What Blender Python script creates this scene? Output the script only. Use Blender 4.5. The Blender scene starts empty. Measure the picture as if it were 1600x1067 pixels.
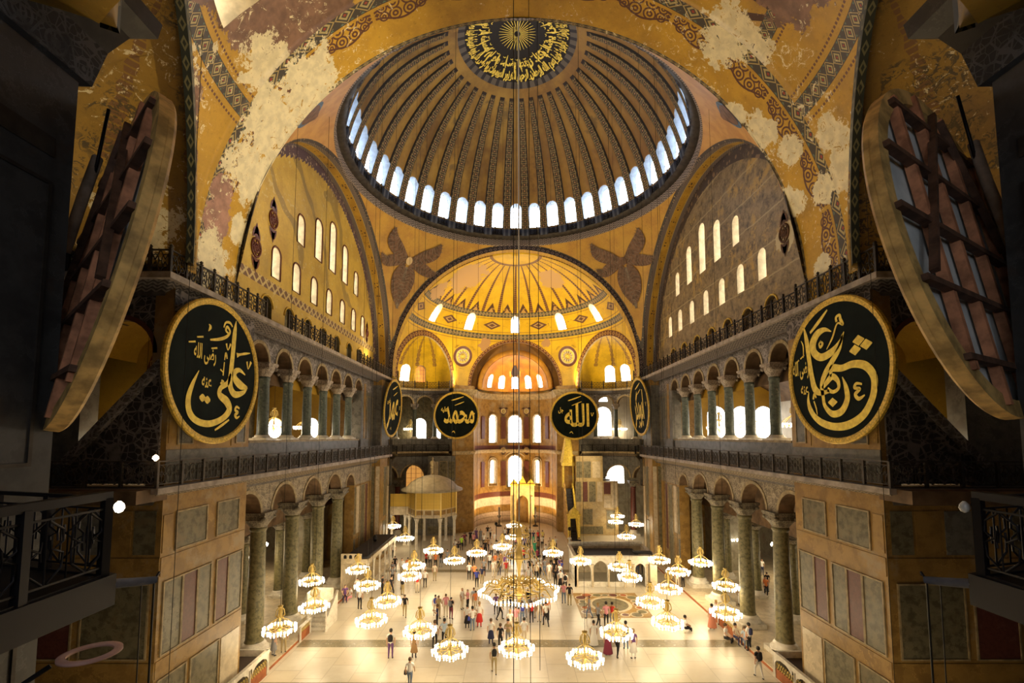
import bpy, bmesh, math, random
from mathutils import Vector, Matrix
from math import sin, cos, pi, radians as rad, sqrt, atan2, hypot
random.seed(7)
SC = bpy.context.scene
COL = SC.collection

# ---------------------------------------------------------------- camera
cam_d = bpy.data.cameras.new('camera')
cam = bpy.data.objects.new('camera', cam_d); COL.objects.link(cam)
cam.location = (-0.5, 0.0, 14.5)
cam.rotation_euler = (rad(90 + 4.2), 0, 0)
cam_d.sensor_width = 36.0
cam_d.lens = 36.0 * 712 / 1600
cam_d.shift_x = 0.0
cam_d.shift_y = (629.7 - 533.5) / 1600
cam_d.clip_start = 0.05; cam_d.clip_end = 400
SC.camera = cam

# ---------------------------------------------------------------- light and exposure
SC.view_settings.view_transform = 'Standard'
SC.view_settings.look = 'None'
SC.view_settings.gamma = 1.0
SC.view_settings.use_curve_mapping = False
SC.view_settings.exposure = 0.0
SC.cycles.max_bounces = 5
SC.cycles.diffuse_bounces = 3
SC.cycles.glossy_bounces = 2
SC.cycles.transmission_bounces = 2
SC.cycles.sample_clamp_indirect = 4.0
SC.cycles.use_light_tree = True
world = bpy.data.worlds.new('sky'); SC.world = world
world.use_nodes = True
world.node_tree.nodes['Background'].inputs[0].default_value = (0.62, 0.75, 1.0, 1)
world.node_tree.nodes['Background'].inputs[1].default_value = 0.02

WARM = (1.0, 0.72, 0.36)
def spot(name, loc, target, power, angle=70, blend=0.7, color=WARM, size=0.35):
    d = bpy.data.lights.new(name, 'SPOT'); d.energy = power; d.color = color
    d.spot_size = rad(angle); d.spot_blend = blend; d.shadow_soft_size = size
    o = bpy.data.objects.new(name, d); COL.objects.link(o); o.location = loc
    o.rotation_euler = (Vector(target) - Vector(loc)).to_track_quat('-Z', 'Y').to_euler()
    return o
def point(name, loc, power, color=WARM, size=0.5, parent=None):
    d = bpy.data.lights.new(name, 'POINT'); d.energy = power; d.color = color; d.shadow_soft_size = size
    o = bpy.data.objects.new(name, d); COL.objects.link(o); o.location = loc
    if parent: o.parent = parent
    return o
GOLDEN = (1.0, 0.76, 0.40)
LIGHTS = [  # name, loc, target, power, angle, colour   (floodlights, mostly on the cornices; added ones are marked)
    ('flood', (-13.0, 57.6, 23.2), (5, 69, 33), 10500, 110, GOLDEN),
    ('flood', (13.0, 57.6, 23.2), (-5, 69, 33), 10500, 110, GOLDEN),
    ('flood', (15.2, 39.0, 23.2), (-17.4, 41, 30), 11500, 62, GOLDEN),
    ('flood', (-16.2, 53.0, 22.6), (-17.4, 50.5, 29), 900, 120, GOLDEN),
    ('flood', (-15.2, 41.0, 23.2), (17.4, 41, 29), 7500, 62, (1.0, 0.74, 0.42)),
    ('flood', (15.2, 23.0, 23.2), (-12, 23.5, 31), 21000, 46, (1.0, 0.80, 0.48)),
    ('flood', (-15.2, 23.0, 23.2), (12, 23.5, 32), 6500, 50, GOLDEN),
    ('flood', (15.2, 36.0, 23.2), (-4, 46, 50), 4500, 75, GOLDEN),
    ('flood', (-15.2, 36.0, 23.2), (4, 46, 50), 4500, 75, GOLDEN),
    ('flood', (15.2, 43.0, 23.2), (-11, 52, 33), 5000, 55, GOLDEN),
    ('flood', (-15.2, 43.0, 23.2), (11, 52, 33), 4000, 55, GOLDEN),
    ('flood', (14.9, 26.0, 12.7), (-15.3, 22.7, 17.7), 3200, 17, GOLDEN),  # added to brighten the lettering of the near left roundel
    ('flood', (-14.9, 26.0, 12.7), (15.3, 22.2, 17.7), 3200, 17, GOLDEN),  # added to brighten the lettering of the near right roundel
    ('flood', (-5.5, 72.3, 1.0), (1, 79, 12), 5200, 120, (1.0, 0.64, 0.30)),
    ('flood', (5.5, 72.3, 1.0), (-1, 79, 12), 5200, 120, (1.0, 0.64, 0.30)),
    ('flood', (13.5, 58.5, 12.9), (8.0, 68.5, 9), 4500, 60, GOLDEN),
    ('flood', (-8.0, 68.4, 22.9), (-17, 67, 26), 1900, 130, GOLDEN),
    ('flood', (8.0, 68.4, 22.9), (17, 67, 26), 1900, 130, GOLDEN),
    ('flood', (-14.6, 57.9, 12.7), (-11, 62.4, 6), 1300, 90, GOLDEN),  # added to brighten the lattice pavilion
    ('flood', (0, 73.0, 21.5), (0, 78, 27), 1500, 130, (1.0, 0.55, 0.16)),
]
for n, l, t, p, a, c in LIGHTS:
    spot(n, l, t, p, a, 0.9, c)

# ---------------------------------------------------------------- mesh helpers
class MB:
    """collects faces; build() links them as ONE mesh object"""
    def __init__(s): s.v = []; s.f = []; s.m = []; s.uv = []; s.sm = []
    def face(s, pts, m=0, uv=None, smooth=False):
        n = len(s.v); s.v += [tuple(p) for p in pts]; s.f.append(tuple(range(n, n + len(pts))))
        s.m.append(m); s.uv.append(uv or [(0, 0)] * len(pts)); s.sm.append(smooth)
    def quadm(s, o, du, dv, m=0, su=None, sv=None, u0=0, v0=0):
        o, du, dv = Vector(o), Vector(du), Vector(dv)
        a = du.length if su is None else su; b = dv.length if sv is None else sv
        s.face([o, o + du, o + du + dv, o + dv], m, [(u0, v0), (u0 + a, v0), (u0 + a, v0 + b), (u0, v0 + b)])
    def grid(s, fn, us, vs, m=0, uvf=None, smooth=True, mf=None, flip=False):
        n = len(s.v); W = len(us)
        for v in vs:
            for u in us: s.v.append(tuple(fn(u, v)))
        for j in range(len(vs) - 1):
            for i in range(W - 1):
                q = [n + j * W + i, n + j * W + i + 1, n + (j + 1) * W + i + 1, n + (j + 1) * W + i]
                c = [(us[i], vs[j]), (us[i + 1], vs[j]), (us[i + 1], vs[j + 1]), (us[i], vs[j + 1])]
                if flip: q.reverse(); c.reverse()
                s.f.append(tuple(q)); s.uv.append([uvf(*k) for k in c] if uvf else c)
                s.m.append(mf(us[i], vs[j]) if mf else m); s.sm.append(smooth)
    def box(s, x0, x1, y0, y1, z0, z1, m=0):
        P = [(x0, y0, z0), (x1, y0, z0), (x1, y1, z0), (x0, y1, z0), (x0, y0, z1), (x1, y0, z1), (x1, y1, z1), (x0, y1, z1)]
        s.hexa(P, m)
    def hexa(s, P, m=0):
        P = [Vector(p) for p in P]
        for q in ((3, 2, 1, 0), (4, 5, 6, 7), (0, 1, 5, 4), (1, 2, 6, 5), (2, 3, 7, 6), (3, 0, 4, 7)):
            a = (P[q[1]] - P[q[0]]).length; b = (P[q[3]] - P[q[0]]).length
            s.face([P[i] for i in q], m, [(0, 0), (a, 0), (a, b), (0, b)])
    def obox(s, c, ax, ay, az, m=0):
        c, ax, ay, az = map(Vector, (c, ax, ay, az))
        s.hexa([c - ax - ay - az, c + ax - ay - az, c + ax + ay - az, c - ax + ay - az,
                c - ax - ay + az, c + ax - ay + az, c + ax + ay + az, c - ax + ay + az], m)
    def tube(s, pts, r, n=6, m=0, cap=True, closed=False, smooth=True):
        pts = [Vector(p) for p in pts]; N = len(pts); rs = r if isinstance(r, (list, tuple)) else [r] * N
        base = len(s.v); ref = None; L = 0
        for i, p in enumerate(pts):
            if closed: t = pts[(i + 1) % N] - pts[i - 1]
            else: t = pts[min(i + 1, N - 1)] - pts[max(i - 1, 0)]
            t.normalize()
            if ref is None:
                ref = Vector((0, 0, 1)) if abs(t.z) < 0.9 else Vector((1, 0, 0))
            a = t.cross(ref); 
            if a.length < 1e-6: a = t.orthogonal()
            a.normalize(); b = a.cross(t); b.normalize(); ref = b
            for k in range(n):
                w = 2 * pi * k / n
                s.v.append(tuple(p + a * (rs[i] * cos(w)) + b * (rs[i] * sin(w))))
        for i in range(N if closed else N - 1):
            j = (i + 1) % N
            for k in range(n):
                q = (base + i * n + k, base + i * n + (k + 1) % n, base + j * n + (k + 1) % n, base + j * n + k)
                s.f.append(q); s.m.append(m); s.sm.append(smooth); s.uv.append([(i, k), (i, k + 1), (i + 1, k + 1), (i + 1, k)])
        if cap and not closed:
            for off, rv in ((base, False), (base + (N - 1) * n, True)):
                q = list(range(off, off + n)); 
                if rv: q.reverse()
                s.f.append(tuple(q)); s.m.append(m); s.sm.append(False); s.uv.append([(0, 0)] * n)
    def bar(s, a, b, w, h, m=0):
        a, b = Vector(a), Vector(b); t = (b - a)
        L = t.length
        if L < 1e-6: return
        t.normalize(); up = Vector((0, 0, 1)) if abs(t.z) < 0.95 else Vector((1, 0, 0))
        x = t.cross(up).normalized(); y = x.cross(t)
        s.obox((a + b) / 2, t * (L / 2), x * (w / 2), y * (h / 2), m)
    def lathe(s, prof, c=(0, 0, 0), n=16, m=0, a0=0, a1=2 * pi, smooth=True, mf=None, sx=1, sy=1):
        c = Vector(c); full = abs(a1 - a0 - 2 * pi) < 1e-4
        base = len(s.v); W = n if full else n + 1
        for r, z in prof:
            for k in range(W):
                w = a0 + (a1 - a0) * k / n
                s.v.append((c.x + r * cos(w) * sx, c.y + r * sin(w) * sy, c.z + z))
        for j in range(len(prof) - 1):
            for k in range(n):
                k2 = (k + 1) % W if full else k + 1
                s.f.append((base + j * W + k, base + j * W + k2, base + (j + 1) * W + k2, base + (j + 1) * W + k))
                R = max(prof[j][0], prof[j + 1][0], .01)
                ua, ub = R * (a1 - a0) * k / n, R * (a1 - a0) * (k + 1) / n
                s.uv.append([(ua, prof[j][1]), (ub, prof[j][1]), (ub, prof[j + 1][1]), (ua, prof[j + 1][1])])
                s.m.append(mf(j) if mf else m); s.sm.append(smooth)
    def ngon_prism(s, poly, z0, z1, m=0, mside=None):
        P0 = [(x, y, z0) for x, y in poly]; P1 = [(x, y, z1) for x, y in poly]
        uv = [(x, y) for x, y in poly]
        s.face(P1, m, uv); s.face(P0[::-1], m, uv[::-1])
        for i in range(len(poly)):
            j = (i + 1) % len(poly); L = hypot(poly[j][0] - poly[i][0], poly[j][1] - poly[i][1])
            s.face([P0[i], P0[j], P1[j], P1[i]], m if mside is None else mside, [(0, z0), (L, z0), (L, z1), (0, z1)])
    def mesh(s, name, mats):
        me = bpy.data.meshes.new(name)
        me.from_pydata(s.v, [], s.f)
        for m in (mats if isinstance(mats, (list, tuple)) else [mats]): me.materials.append(m)
        me.polygons.foreach_set('material_index', s.m)
        me.polygons.foreach_set('use_smooth', s.sm)
        l = me.uv_layers.new(name='UVMap')
        l.data.foreach_set('uv', [c for f in s.uv for p in f for c in p])
        me.update()
        return me
    def build(s, name, mats, parent=None, loc=None, kind=None):
        o = bpy.data.objects.new(name, s.mesh(name, mats)); COL.objects.link(o)
        if parent: o.parent = parent
        if loc: o.location = loc
        if kind: o['kind'] = kind
        return o
def link_mesh(name, me, parent=None, loc=(0, 0, 0), rot=(0, 0, 0), scale=None):
    o = bpy.data.objects.new(name, me); COL.objects.link(o)
    o.location = loc; o.rotation_euler = rot
    if scale: o.scale = scale
    if parent: o.parent = parent
    return o
def tag(o, label, cat, group=None, kind=None):
    o['label'] = label; o['category'] = cat
    if group: o['group'] = group
    if kind: o['kind'] = kind
    return o
def empty(name, loc, rz=0, label=None, cat=None, group=None):
    o = bpy.data.objects.new(name, None); COL.objects.link(o); o.empty_display_size = 0.2
    o.location = loc; o.rotation_euler = (0, 0, rz)
    if label: tag(o, label, cat, group)
    return o
def struct(o, label=None):
    o['kind'] = 'structure'
    if label: o['label'] = label
    return o
def copy_tree(o, parent=None):
    c = o.copy(); COL.objects.link(c)
    if parent: c.parent = parent
    for ch in o.children: copy_tree(ch, c)
    return c
def apply_mods(o):
    bpy.context.view_layer.update()
    dg = bpy.context.evaluated_depsgraph_get()
    me = bpy.data.meshes.new_from_object(o.evaluated_get(dg))
    o.modifiers.clear(); o.data = me
    return o
def cut_with(o, cutter_mb):
    c = cutter_mb.build('cutter', o.data.materials[0] if len(o.data.materials) else None)
    bm = bmesh.new(); bm.from_mesh(c.data); bmesh.ops.remove_doubles(bm, verts=bm.verts, dist=1e-4)
    bmesh.ops.recalc_face_normals(bm, faces=bm.faces); bm.to_mesh(c.data); bm.free()
    md = o.modifiers.new('b', 'BOOLEAN'); md.operation = 'DIFFERENCE'; md.solver = 'EXACT'; md.object = c
    apply_mods(o)
    bpy.data.objects.remove(c, do_unlink=True)
def frange(a, b, n): return [a + (b - a) * i / n for i in range(n + 1)]
def arch_pts(w, h, n=10):
    """outline of a round-headed opening, centred, sill at 0"""
    r = w / 2
    return [(-r, 0), (r, 0)] + [(r * cos(a), h - r + r * sin(a)) for a in frange(0, pi, n)]
# ---------------------------------------------------------------- materials: a small node language
class S:
    def __init__(s, M, k): s.M = M; s.k = k
    def _o(s, op, b=None, c=None, rev=False):
        n = s.M.nt.nodes.new('ShaderNodeMath'); n.operation = op
        a = s
        if rev: a, b = b, s
        for i, x in enumerate((a, b, c)):
            if x is None: continue
            if isinstance(x, S): s.M.nt.links.new(x.k, n.inputs[i])
            else: n.inputs[i].default_value = x
        return S(s.M, n.outputs[0])
    def __add__(s, b): return s._o('ADD', b)
    __radd__ = __add__
    def __mul__(s, b): return s._o('MULTIPLY', b)
    __rmul__ = __mul__
    def __sub__(s, b): return s._o('SUBTRACT', b)
    def __rsub__(s, b): return s._o('SUBTRACT', b, rev=True)
    def __truediv__(s, b): return s._o('DIVIDE', b)
    def __lt__(s, b): return s._o('LESS_THAN', b)
    def __gt__(s, b): return s._o('GREATER_THAN', b)
    def abs(s): return s._o('ABSOLUTE')
    def fr(s): return s._o('FRACT')
    def fl(s): return s._o('FLOOR')
    def sin(s): return s._o('SINE')
    def cos(s): return s._o('COSINE')
    def max(s, b): return s._o('MAXIMUM', b)
    def min(s, b): return s._o('MINIMUM', b)
    def pow(s, b): return s._o('POWER', b)
    def step(s, a, b):
        n = s.M.nt.nodes.new('ShaderNodeMapRange'); n.interpolation_type = 'SMOOTHSTEP'
        s.M.nt.links.new(s.k, n.inputs[0]); n.inputs[1].default_value = a; n.inputs[2].default_value = b
        return S(s.M, n.outputs[0])
    def band(s, a, b): return (s > a) * (s < b)
class Mat:
    def __init__(s, name, rough=0.6, metal=0.0, spec=0.3):
        s.m = bpy.data.materials.new(name); s.m.use_nodes = True; s.nt = s.m.node_tree
        s.b = s.nt.nodes['Principled BSDF']
        s.b.inputs['Roughness'].default_value = rough; s.b.inputs['Metallic'].default_value = metal
        s.b.inputs['Specular IOR Level'].default_value = spec
        s._tc = None
    def uv(s, name='UVMap'):
        n = s.nt.nodes.new('ShaderNodeUVMap'); n.uv_map = name
        x = s.nt.nodes.new('ShaderNodeSeparateXYZ'); s.nt.links.new(n.outputs[0], x.inputs[0]); s.uvv = n.outputs[0]
        return S(s, x.outputs[0]), S(s, x.outputs[1])
    def pos(s):
        n = s.nt.nodes.new('ShaderNodeTexCoord')
        x = s.nt.nodes.new('ShaderNodeSeparateXYZ'); s.nt.links.new(n.outputs['Object'], x.inputs[0]); s.pv = n.outputs['Object']
        return S(s, x.outputs[0]), S(s, x.outputs[1]), S(s, x.outputs[2])
    def vec(s, x, y, z=0.0):
        n = s.nt.nodes.new('ShaderNodeCombineXYZ')
        for i, a in enumerate((x, y, z)):
            if isinstance(a, S): s.nt.links.new(a.k, n.inputs[i])
            else: n.inputs[i].default_value = a
        return n.outputs[0]
    def _v(s, v):
        if v is None:
            if s._tc is None: s._tc = s.nt.nodes.new('ShaderNodeTexCoord').outputs['Object']
            return s._tc
        return v
    def noise(s, scale, detail=4, rough=0.55, v=None, dist=0.0):
        n = s.nt.nodes.new('ShaderNodeTexNoise'); s.nt.links.new(s._v(v), n.inputs['Vector'])
        n.inputs['Scale'].default_value = scale; n.inputs['Detail'].default_value = detail
        n.inputs['Roughness'].default_value = rough; n.inputs['Distortion'].default_value = dist
        return S(s, n.outputs[0])
    def vor(s, scale, v=None, feature='F1', out='Distance', rnd=1.0, metric=None):
        n = s.nt.nodes.new('ShaderNodeTexVoronoi'); n.feature = feature; s.nt.links.new(s._v(v), n.inputs['Vector'])
        if metric: n.distance = metric
        n.inputs['Scale'].default_value = scale; n.inputs['Randomness'].default_value = rnd
        return S(s, n.outputs[out])
    def wave(s, scale, dist=4, detail=3, v=None, dscale=1.0, dirn='DIAGONAL'):
        n = s.nt.nodes.new('ShaderNodeTexWave'); s.nt.links.new(s._v(v), n.inputs['Vector']); n.bands_direction = dirn
        n.inputs['Scale'].default_value = scale; n.inputs['Distortion'].default_value = dist
        n.inputs['Detail'].default_value = detail; n.inputs['Detail Scale'].default_value = dscale
        return S(s, n.outputs['Fac'])
    def mix(s, f, a, b):
        n = s.nt.nodes.new('ShaderNodeMix'); n.data_type = 'RGBA'; n.clamp_factor = True
        for i, x in ((0, f), (6, a), (7, b)):
            if isinstance(x, S): s.nt.links.new(x.k, n.inputs[i])
            elif i == 0: n.inputs[0].default_value = x
            else: n.inputs[i].default_value = (x[0], x[1], x[2], 1)
        return S(s, n.outputs[2])
    def dist_to(s, p, nz=None, amp=0.0):
        """distance from a place in the building, roughened"""
        n = s.nt.nodes.new('ShaderNodeVectorMath'); n.operation = 'DISTANCE'
        s.nt.links.new(s._v(None), n.inputs[0]); n.inputs[1].default_value = p
        d = S(s, n.outputs['Value'])
        return d + (nz - 0.5) * amp if nz is not None else d
    def color(s, c):
        if isinstance(c, S): s.nt.links.new(c.k, s.b.inputs['Base Color'])
        else: s.b.inputs['Base Color'].default_value = (c[0], c[1], c[2], 1)
        return s
    def bump(s, h, st=0.3, dist=0.05):
        n = s.nt.nodes.new('ShaderNodeBump'); n.inputs['Strength'].default_value = st; n.inputs['Distance'].default_value = dist
        s.nt.links.new(h.k, n.inputs['Height']); s.nt.links.new(n.outputs[0], s.b.inputs['Normal'])
        return s
    def emit(s, c, st):
        s.b.inputs['Emission Color'].default_value = (c[0], c[1], c[2], 1); s.b.inputs['Emission Strength'].default_value = st
        return s
def plain(name, c, rough=0.6, metal=0.0, spec=0.3, var=0.0, vs=2.0):
    M = Mat(name, rough, metal, spec)
    if var:
        n = M.noise(vs, 4)
        M.color(M.mix(n.step(0.3, 0.7), [x * (1 - var) for x in c], [min(1, x * (1 + var)) for x in c]))
    else: M.color(c)
    return M.m
def glow(name, c, st):
    M = Mat(name); M.color(c); M.emit(c, st); return M.m
def marble(name, base, vein, scale=0.6, dist=6.0, spots=None, rough=0.35):
    M = Mat(name, rough)
    w = M.wave(scale, dist, 4, dscale=1.6); n = M.noise(scale * 4, 6, 0.65)
    lo = [a * 0.72 + b * 0.28 for a, b in zip(vein, base)]
    c = M.mix((w * 0.06 + n * 0.94).step(0.36, 0.62), lo, base)
    c = M.mix(((n - 0.5).abs() < 0.012) * M.noise(scale * 1.1, 3).step(0.45, 0.6) * 0.6, c, [min(1, a * 1.5) for a in base])
    if spots: c = M.mix(M.noise(scale * 1.3, 5, 0.7).step(0.54, 0.68) * 0.8, c, spots)
    M.color(c); return M.m
GOLD = (0.60, 0.36, 0.035); GOLD2 = (0.46, 0.25, 0.02); DARKP = (0.05, 0.035, 0.035); CREAM = (0.82, 0.72, 0.47); OCHRE = (0.62, 0.33, 0.08)
BROWN = (0.13, 0.075, 0.045)
def diamonds(M, u, v, per=1.0):
    """u along in periods, v 0..1 across -> a three-tone lozenge frieze"""
    a = (u / per).fr() - 0.5; b = v - 0.5
    d = a.abs() + b.abs()
    c = M.mix(d.band(0.17, 0.30), (0.06, 0.05, 0.04), (0.42, 0.34, 0.15))
    c = M.mix(d < 0.09, c, (0.30, 0.05, 0.03))
    c = M.mix(d.band(0.42, 0.50), c, (0.40, 0.30, 0.12))
    c = M.mix(((u / per * 2).fr() - 0.5).abs() + (b.abs() * 2 - 0.86).abs() < 0.18, c, (0.10, 0.16, 0.12))
    e = b.abs() > 0.45
    return M.mix(e, c, (0.07, 0.045, 0.035))
def scroll(M, u, v, per=3.0):
    """dark-red arabesque: pairs of curling leaves that repeat along a gold band"""
    t = (u / per).fr() - 0.5; b = v - 0.5; q = t.abs()
    out = None
    for cx, cy, r0, w in ((0.125, 0.17, 0.155, 0.036), (0.125, 0.17, 0.06, 0.04), (0.32, 0.13, 0.115, 0.034), (0.32, 0.13, 0.04, 0.03)):
        d = (((q - cx) * 1.55).pow(2.0) + ((b.abs() - cy) * 0.9).pow(2.0)).pow(0.5)
        m = (d - r0).abs() < w * 0.62
        out = m if out is None else out.max(m)
    env = (b.abs() - (q * 6.2832).cos() * 0.14 - 0.24).abs() < 0.034
    tip = (b.abs() * 0.8 + (q - 0.43).abs() * 1.2) < 0.055
    return out.max(env * (q < 0.47)).max(tip)
def gold_plaster(name, base=GOLD, alt=GOLD2, stain=BROWN, stain_amt=0.5, peels=(), browns=(), rough=0.5, peel_col=CREAM, spec=0.35, sc=1.0):
    """gilded plaster; peels / browns = places (point, radius) where the paint is lost"""
    M = Mat(name, rough, 0.0, spec)
    n1 = M.noise(0.55 * sc, 5, 0.6); n2 = M.noise(3.0 * sc, 6, 0.65); n3 = M.noise(0.25 * sc, 3)
    c = M.mix(n1.step(0.35, 0.65), alt, base)
    c = M.mix(n2.step(0.62, 0.72) * 0.6, c, [x * 1.25 for x in base])
    c = M.mix(n3.step(0.62 - 0.12 * stain_amt, 0.75) * stain_amt, c, stain)
    n4 = M.noise(5.0 * sc, 9, 0.8)
    c = M.mix(n4.step(0.54, 0.64) * 0.45, c, [x * 0.45 for x in alt])
    c = M.mix((n4 < 0.385) * 0.5, c, [min(1, x * 1.35 + .05) for x in base])
    M.c0 = c
    return M
def finish_plaster(M, c, peels=(), browns=(), peel_col=CREAM, brown_col=BROWN):
    if peels or browns:
        nz = M.noise(0.55, 8, 0.72); nf = M.noise(2.6, 8, 0.75); keep = M.noise(1.5, 7, 0.8, dist=1.5)
    for p, r in browns:
        d = M.dist_to(p, nz, r * 2.2)
        c = M.mix(d < r, c, M.mix(M.noise(1.6, 5, 0.6).step(0.35, 0.7), brown_col, [x * 1.7 for x in brown_col]))
    for p, r in peels:
        d = M.dist_to(p, nz, r * 3.6) + (nf - 0.5) * (r * 1.8)
        c = M.mix((d < r) * (keep > 0.40), c, M.mix(M.noise(2.2, 4).step(0.35, 0.65), [x * 0.8 for x in peel_col], peel_col))
    if peels: c = M.mix((keep > 0.585) * (M.noise(0.35, 4) > 0.50) * 0.85, c, peel_col)
    M.color(c)
    return M.m
# ---------------------------------------------------------------- the material set
m_floor = None
def mk_floor():
    M = Mat('floor_marble', 0.28, spec=0.4)
    x, y, z = M.pos()
    slab = ((x / 1.7).fr() - 0.5).abs().max(((y / 2.6 + (x / 1.7).fl() * 0.37).fr() - 0.5).abs())
    rnd = M.noise(1.0, 0, v=M.vec((x / 1.7).fl() * 3.7, (y / 2.6 + (x / 1.7).fl() * 0.37).fl() * 5.3))
    veins = M.noise(0.9, 6, 0.7)
    n = M.noise(0.35, 5, 0.65); n2 = M.noise(3.0, 5, 0.7)
    c = M.mix((veins * 0.5 + n * 0.5).step(0.3, 0.75), (0.58, 0.52, 0.41), (0.70, 0.65, 0.54))
    c = M.mix(rnd.step(0.3, 0.7) * 0.35, c, (0.60, 0.50, 0.34))
    c = M.mix((slab > 0.488) * 0.45, c, (0.30, 0.25, 0.17))
    c = M.mix(n2.step(0.60, 0.75) * 0.4, c, (0.36, 0.30, 0.20))
    stripe = (y.band(32.6, 33.75) + y.band(27.0, 28.1) + y.band(50.0, 51.0)) * (x.abs() < 15.4)
    c = M.mix(stripe * (n2.step(0.3, 0.45)), c, M.mix(n2.step(0.35, 0.65), (0.16, 0.135, 0.075), (0.28, 0.23, 0.13)))
    M.color(c); return M.m
m_floor = mk_floor()
m_marble_grey = marble('grey_marble', (0.20, 0.175, 0.105), (0.065, 0.055, 0.03), 0.7, 7, (0.20, 0.15, 0.08))
m_marble_dim = marble('dim_grey_marble', (0.20, 0.19, 0.165), (0.09, 0.085, 0.075), 0.5, 7, (0.13, 0.11, 0.09))
m_pierdark = marble('near_pier_marble', (0.055, 0.052, 0.05), (0.028, 0.026, 0.026), 0.5, 7, (0.05, 0.035, 0.028))  # near-black marble of the piers beside the camera
m_yellowm = marble('yellow_marble', (0.50, 0.38, 0.19), (0.36, 0.25, 0.10), 0.5, 5, (0.42, 0.34, 0.20))
m_marble_green = marble('verd_antique', (0.13, 0.155, 0.13), (0.045, 0.06, 0.055), 1.2, 9, (0.30, 0.30, 0.25), 0.3)
m_marble_grn2 = marble('weathered_green_marble', (0.20, 0.175, 0.085), (0.06, 0.058, 0.03), 1.1, 9, (0.24, 0.20, 0.11), 0.4)
m_porphyry = marble('porphyry', (0.135, 0.042, 0.03), (0.085, 0.025, 0.02), 1.6, 5, (0.16, 0.06, 0.045))
m_honey = marble('honey_marble', (0.36, 0.215, 0.058), (0.20, 0.11, 0.03), 0.4, 5, (0.36, 0.27, 0.15), 0.4)
m_cream = marble('cream_marble', (0.62, 0.52, 0.36), (0.42, 0.34, 0.22), 0.6, 5)
m_white = marble('white_marble', (0.72, 0.67, 0.57), (0.52, 0.47, 0.38), 0.8, 5)
m_pinkw = marble('pink_white_marble', (0.70, 0.56, 0.44), (0.52, 0.38, 0.28), 0.7, 5)
m_trim = plain('stone_trim', (0.35, 0.27, 0.15), 0.55, var=0.3, vs=3)
m_darktrim = plain('dark_stone_trim', (0.10, 0.085, 0.075), 0.6, var=0.35, vs=3)
m_iron = plain('wrought_iron', (0.018, 0.016, 0.018), 0.45, 0.6)
m_bronze = plain('dark_bronze', (0.05, 0.042, 0.035), 0.5, 0.5, var=0.3)
m_goldmetal = plain('gilded_metal', (0.74, 0.55, 0.18), 0.42, 0.45)
m_blackwood = plain('black_board', (0.006, 0.010, 0.009), 0.75, 0, .08, var=0.3, vs=1)
m_goldpaint = plain('gold_paint', (0.92, 0.66, 0.11), 0.5, 0.0, var=0.18, vs=4)
m_goldrim = plain('gilded_rim', (0.62, 0.42, 0.07), 0.45, 0.25, var=0.35, vs=9)
m_wood = plain('old_timber', (0.40, 0.17, 0.085), 0.7, var=0.4, vs=3)
m_wooddark = plain('dark_timber', (0.10, 0.05, 0.03), 0.7, var=0.4, vs=3)
m_woodgold = plain('gilded_timber', (0.50, 0.32, 0.11), 0.55, var=0.45, vs=2.5)
m_pole = plain('weathered_pole', (0.36, 0.28, 0.22), 0.7, var=0.3, vs=2)
m_canvas = plain('primed_canvas', (0.52, 0.55, 0.55), 0.8, var=0.2, vs=1)
m_black = plain('opening_black', (0.012, 0.011, 0.011), 0.8)  # shade of the loggia's parapet openings, put into the colour
m_cable = plain('cable', (0.02, 0.018, 0.015), 0.6)
m_lead = plain('lead_roof', (0.33, 0.28, 0.20), 0.55, var=0.15)
m_slate = plain('dark_roof_cloth', (0.045, 0.042, 0.05), 0.6, var=0.2)
m_redcarpet = plain('red_brown_carpet', (0.34, 0.11, 0.04), 0.8, var=0.2)
m_pane = glow('daylight_pane', (0.86, 0.93, 1.0), 11.0)
m_panewest = glow('west_daylight_pane', (0.88, 0.93, 1.0), 2.7)
m_panew = glow('warm_daylight_pane', (1.0, 0.95, 0.86), 4.5)
m_paneo = glow('orange_lit_pane', (1.0, 0.45, 0.10), 0.6)
m_bulb = glow('lamp_glass', (1.0, 0.93, 0.78), 5.5)
m_jamb = plain('window_jamb', (0.60, 0.50, 0.32), 0.6, var=0.2)
m_jambb = plain('pale_blue_jamb', (0.17, 0.205, 0.26), 0.6, var=0.2)
m_mull = plain('window_lead', (0.36, 0.35, 0.33), 0.6)
def mk_carved(name, ground, line, sc=1.0):
    """deep-cut lacy carving: pale tracery over a dark ground"""
    M = Mat(name, 0.6)
    v = M.vor(1.6 * sc, feature='DISTANCE_TO_EDGE', rnd=0.8)
    v2 = M.vor(3.6 * sc, feature='DISTANCE_TO_EDGE', rnd=1.0)
    r = M.vor(0.9 * sc, rnd=0.35)
    t = (v < 0.05).max(v2 < 0.045).max((r - 0.33).abs() < 0.035).max((r - 0.18).abs() < 0.03)
    n = M.noise(2.0, 4)
    c = M.mix(n.step(0.3, 0.7), [a * 0.7 for a in ground], [a * 1.25 for a in ground])
    M.color(M.mix(t * n.step(0.25, 0.55), c, line)); M.bump(t, 0.4, 0.04); return M.m
m_carved = mk_carved('carved_grey_spandrel', (0.13, 0.115, 0.11), (0.34, 0.31, 0.30))
m_carvedd = mk_carved('dark_carved_stone', (0.05, 0.042, 0.04), (0.24, 0.21, 0.20), 0.8)
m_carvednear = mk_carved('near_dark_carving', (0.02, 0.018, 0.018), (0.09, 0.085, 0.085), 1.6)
m_carvedlow = mk_carved('warm_carved_spandrel', (0.20, 0.16, 0.11), (0.42, 0.35, 0.24), 1.3)
m_capital = mk_carved('carved_capital', (0.25, 0.20, 0.16), (0.52, 0.45, 0.37), 2.4)
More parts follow.
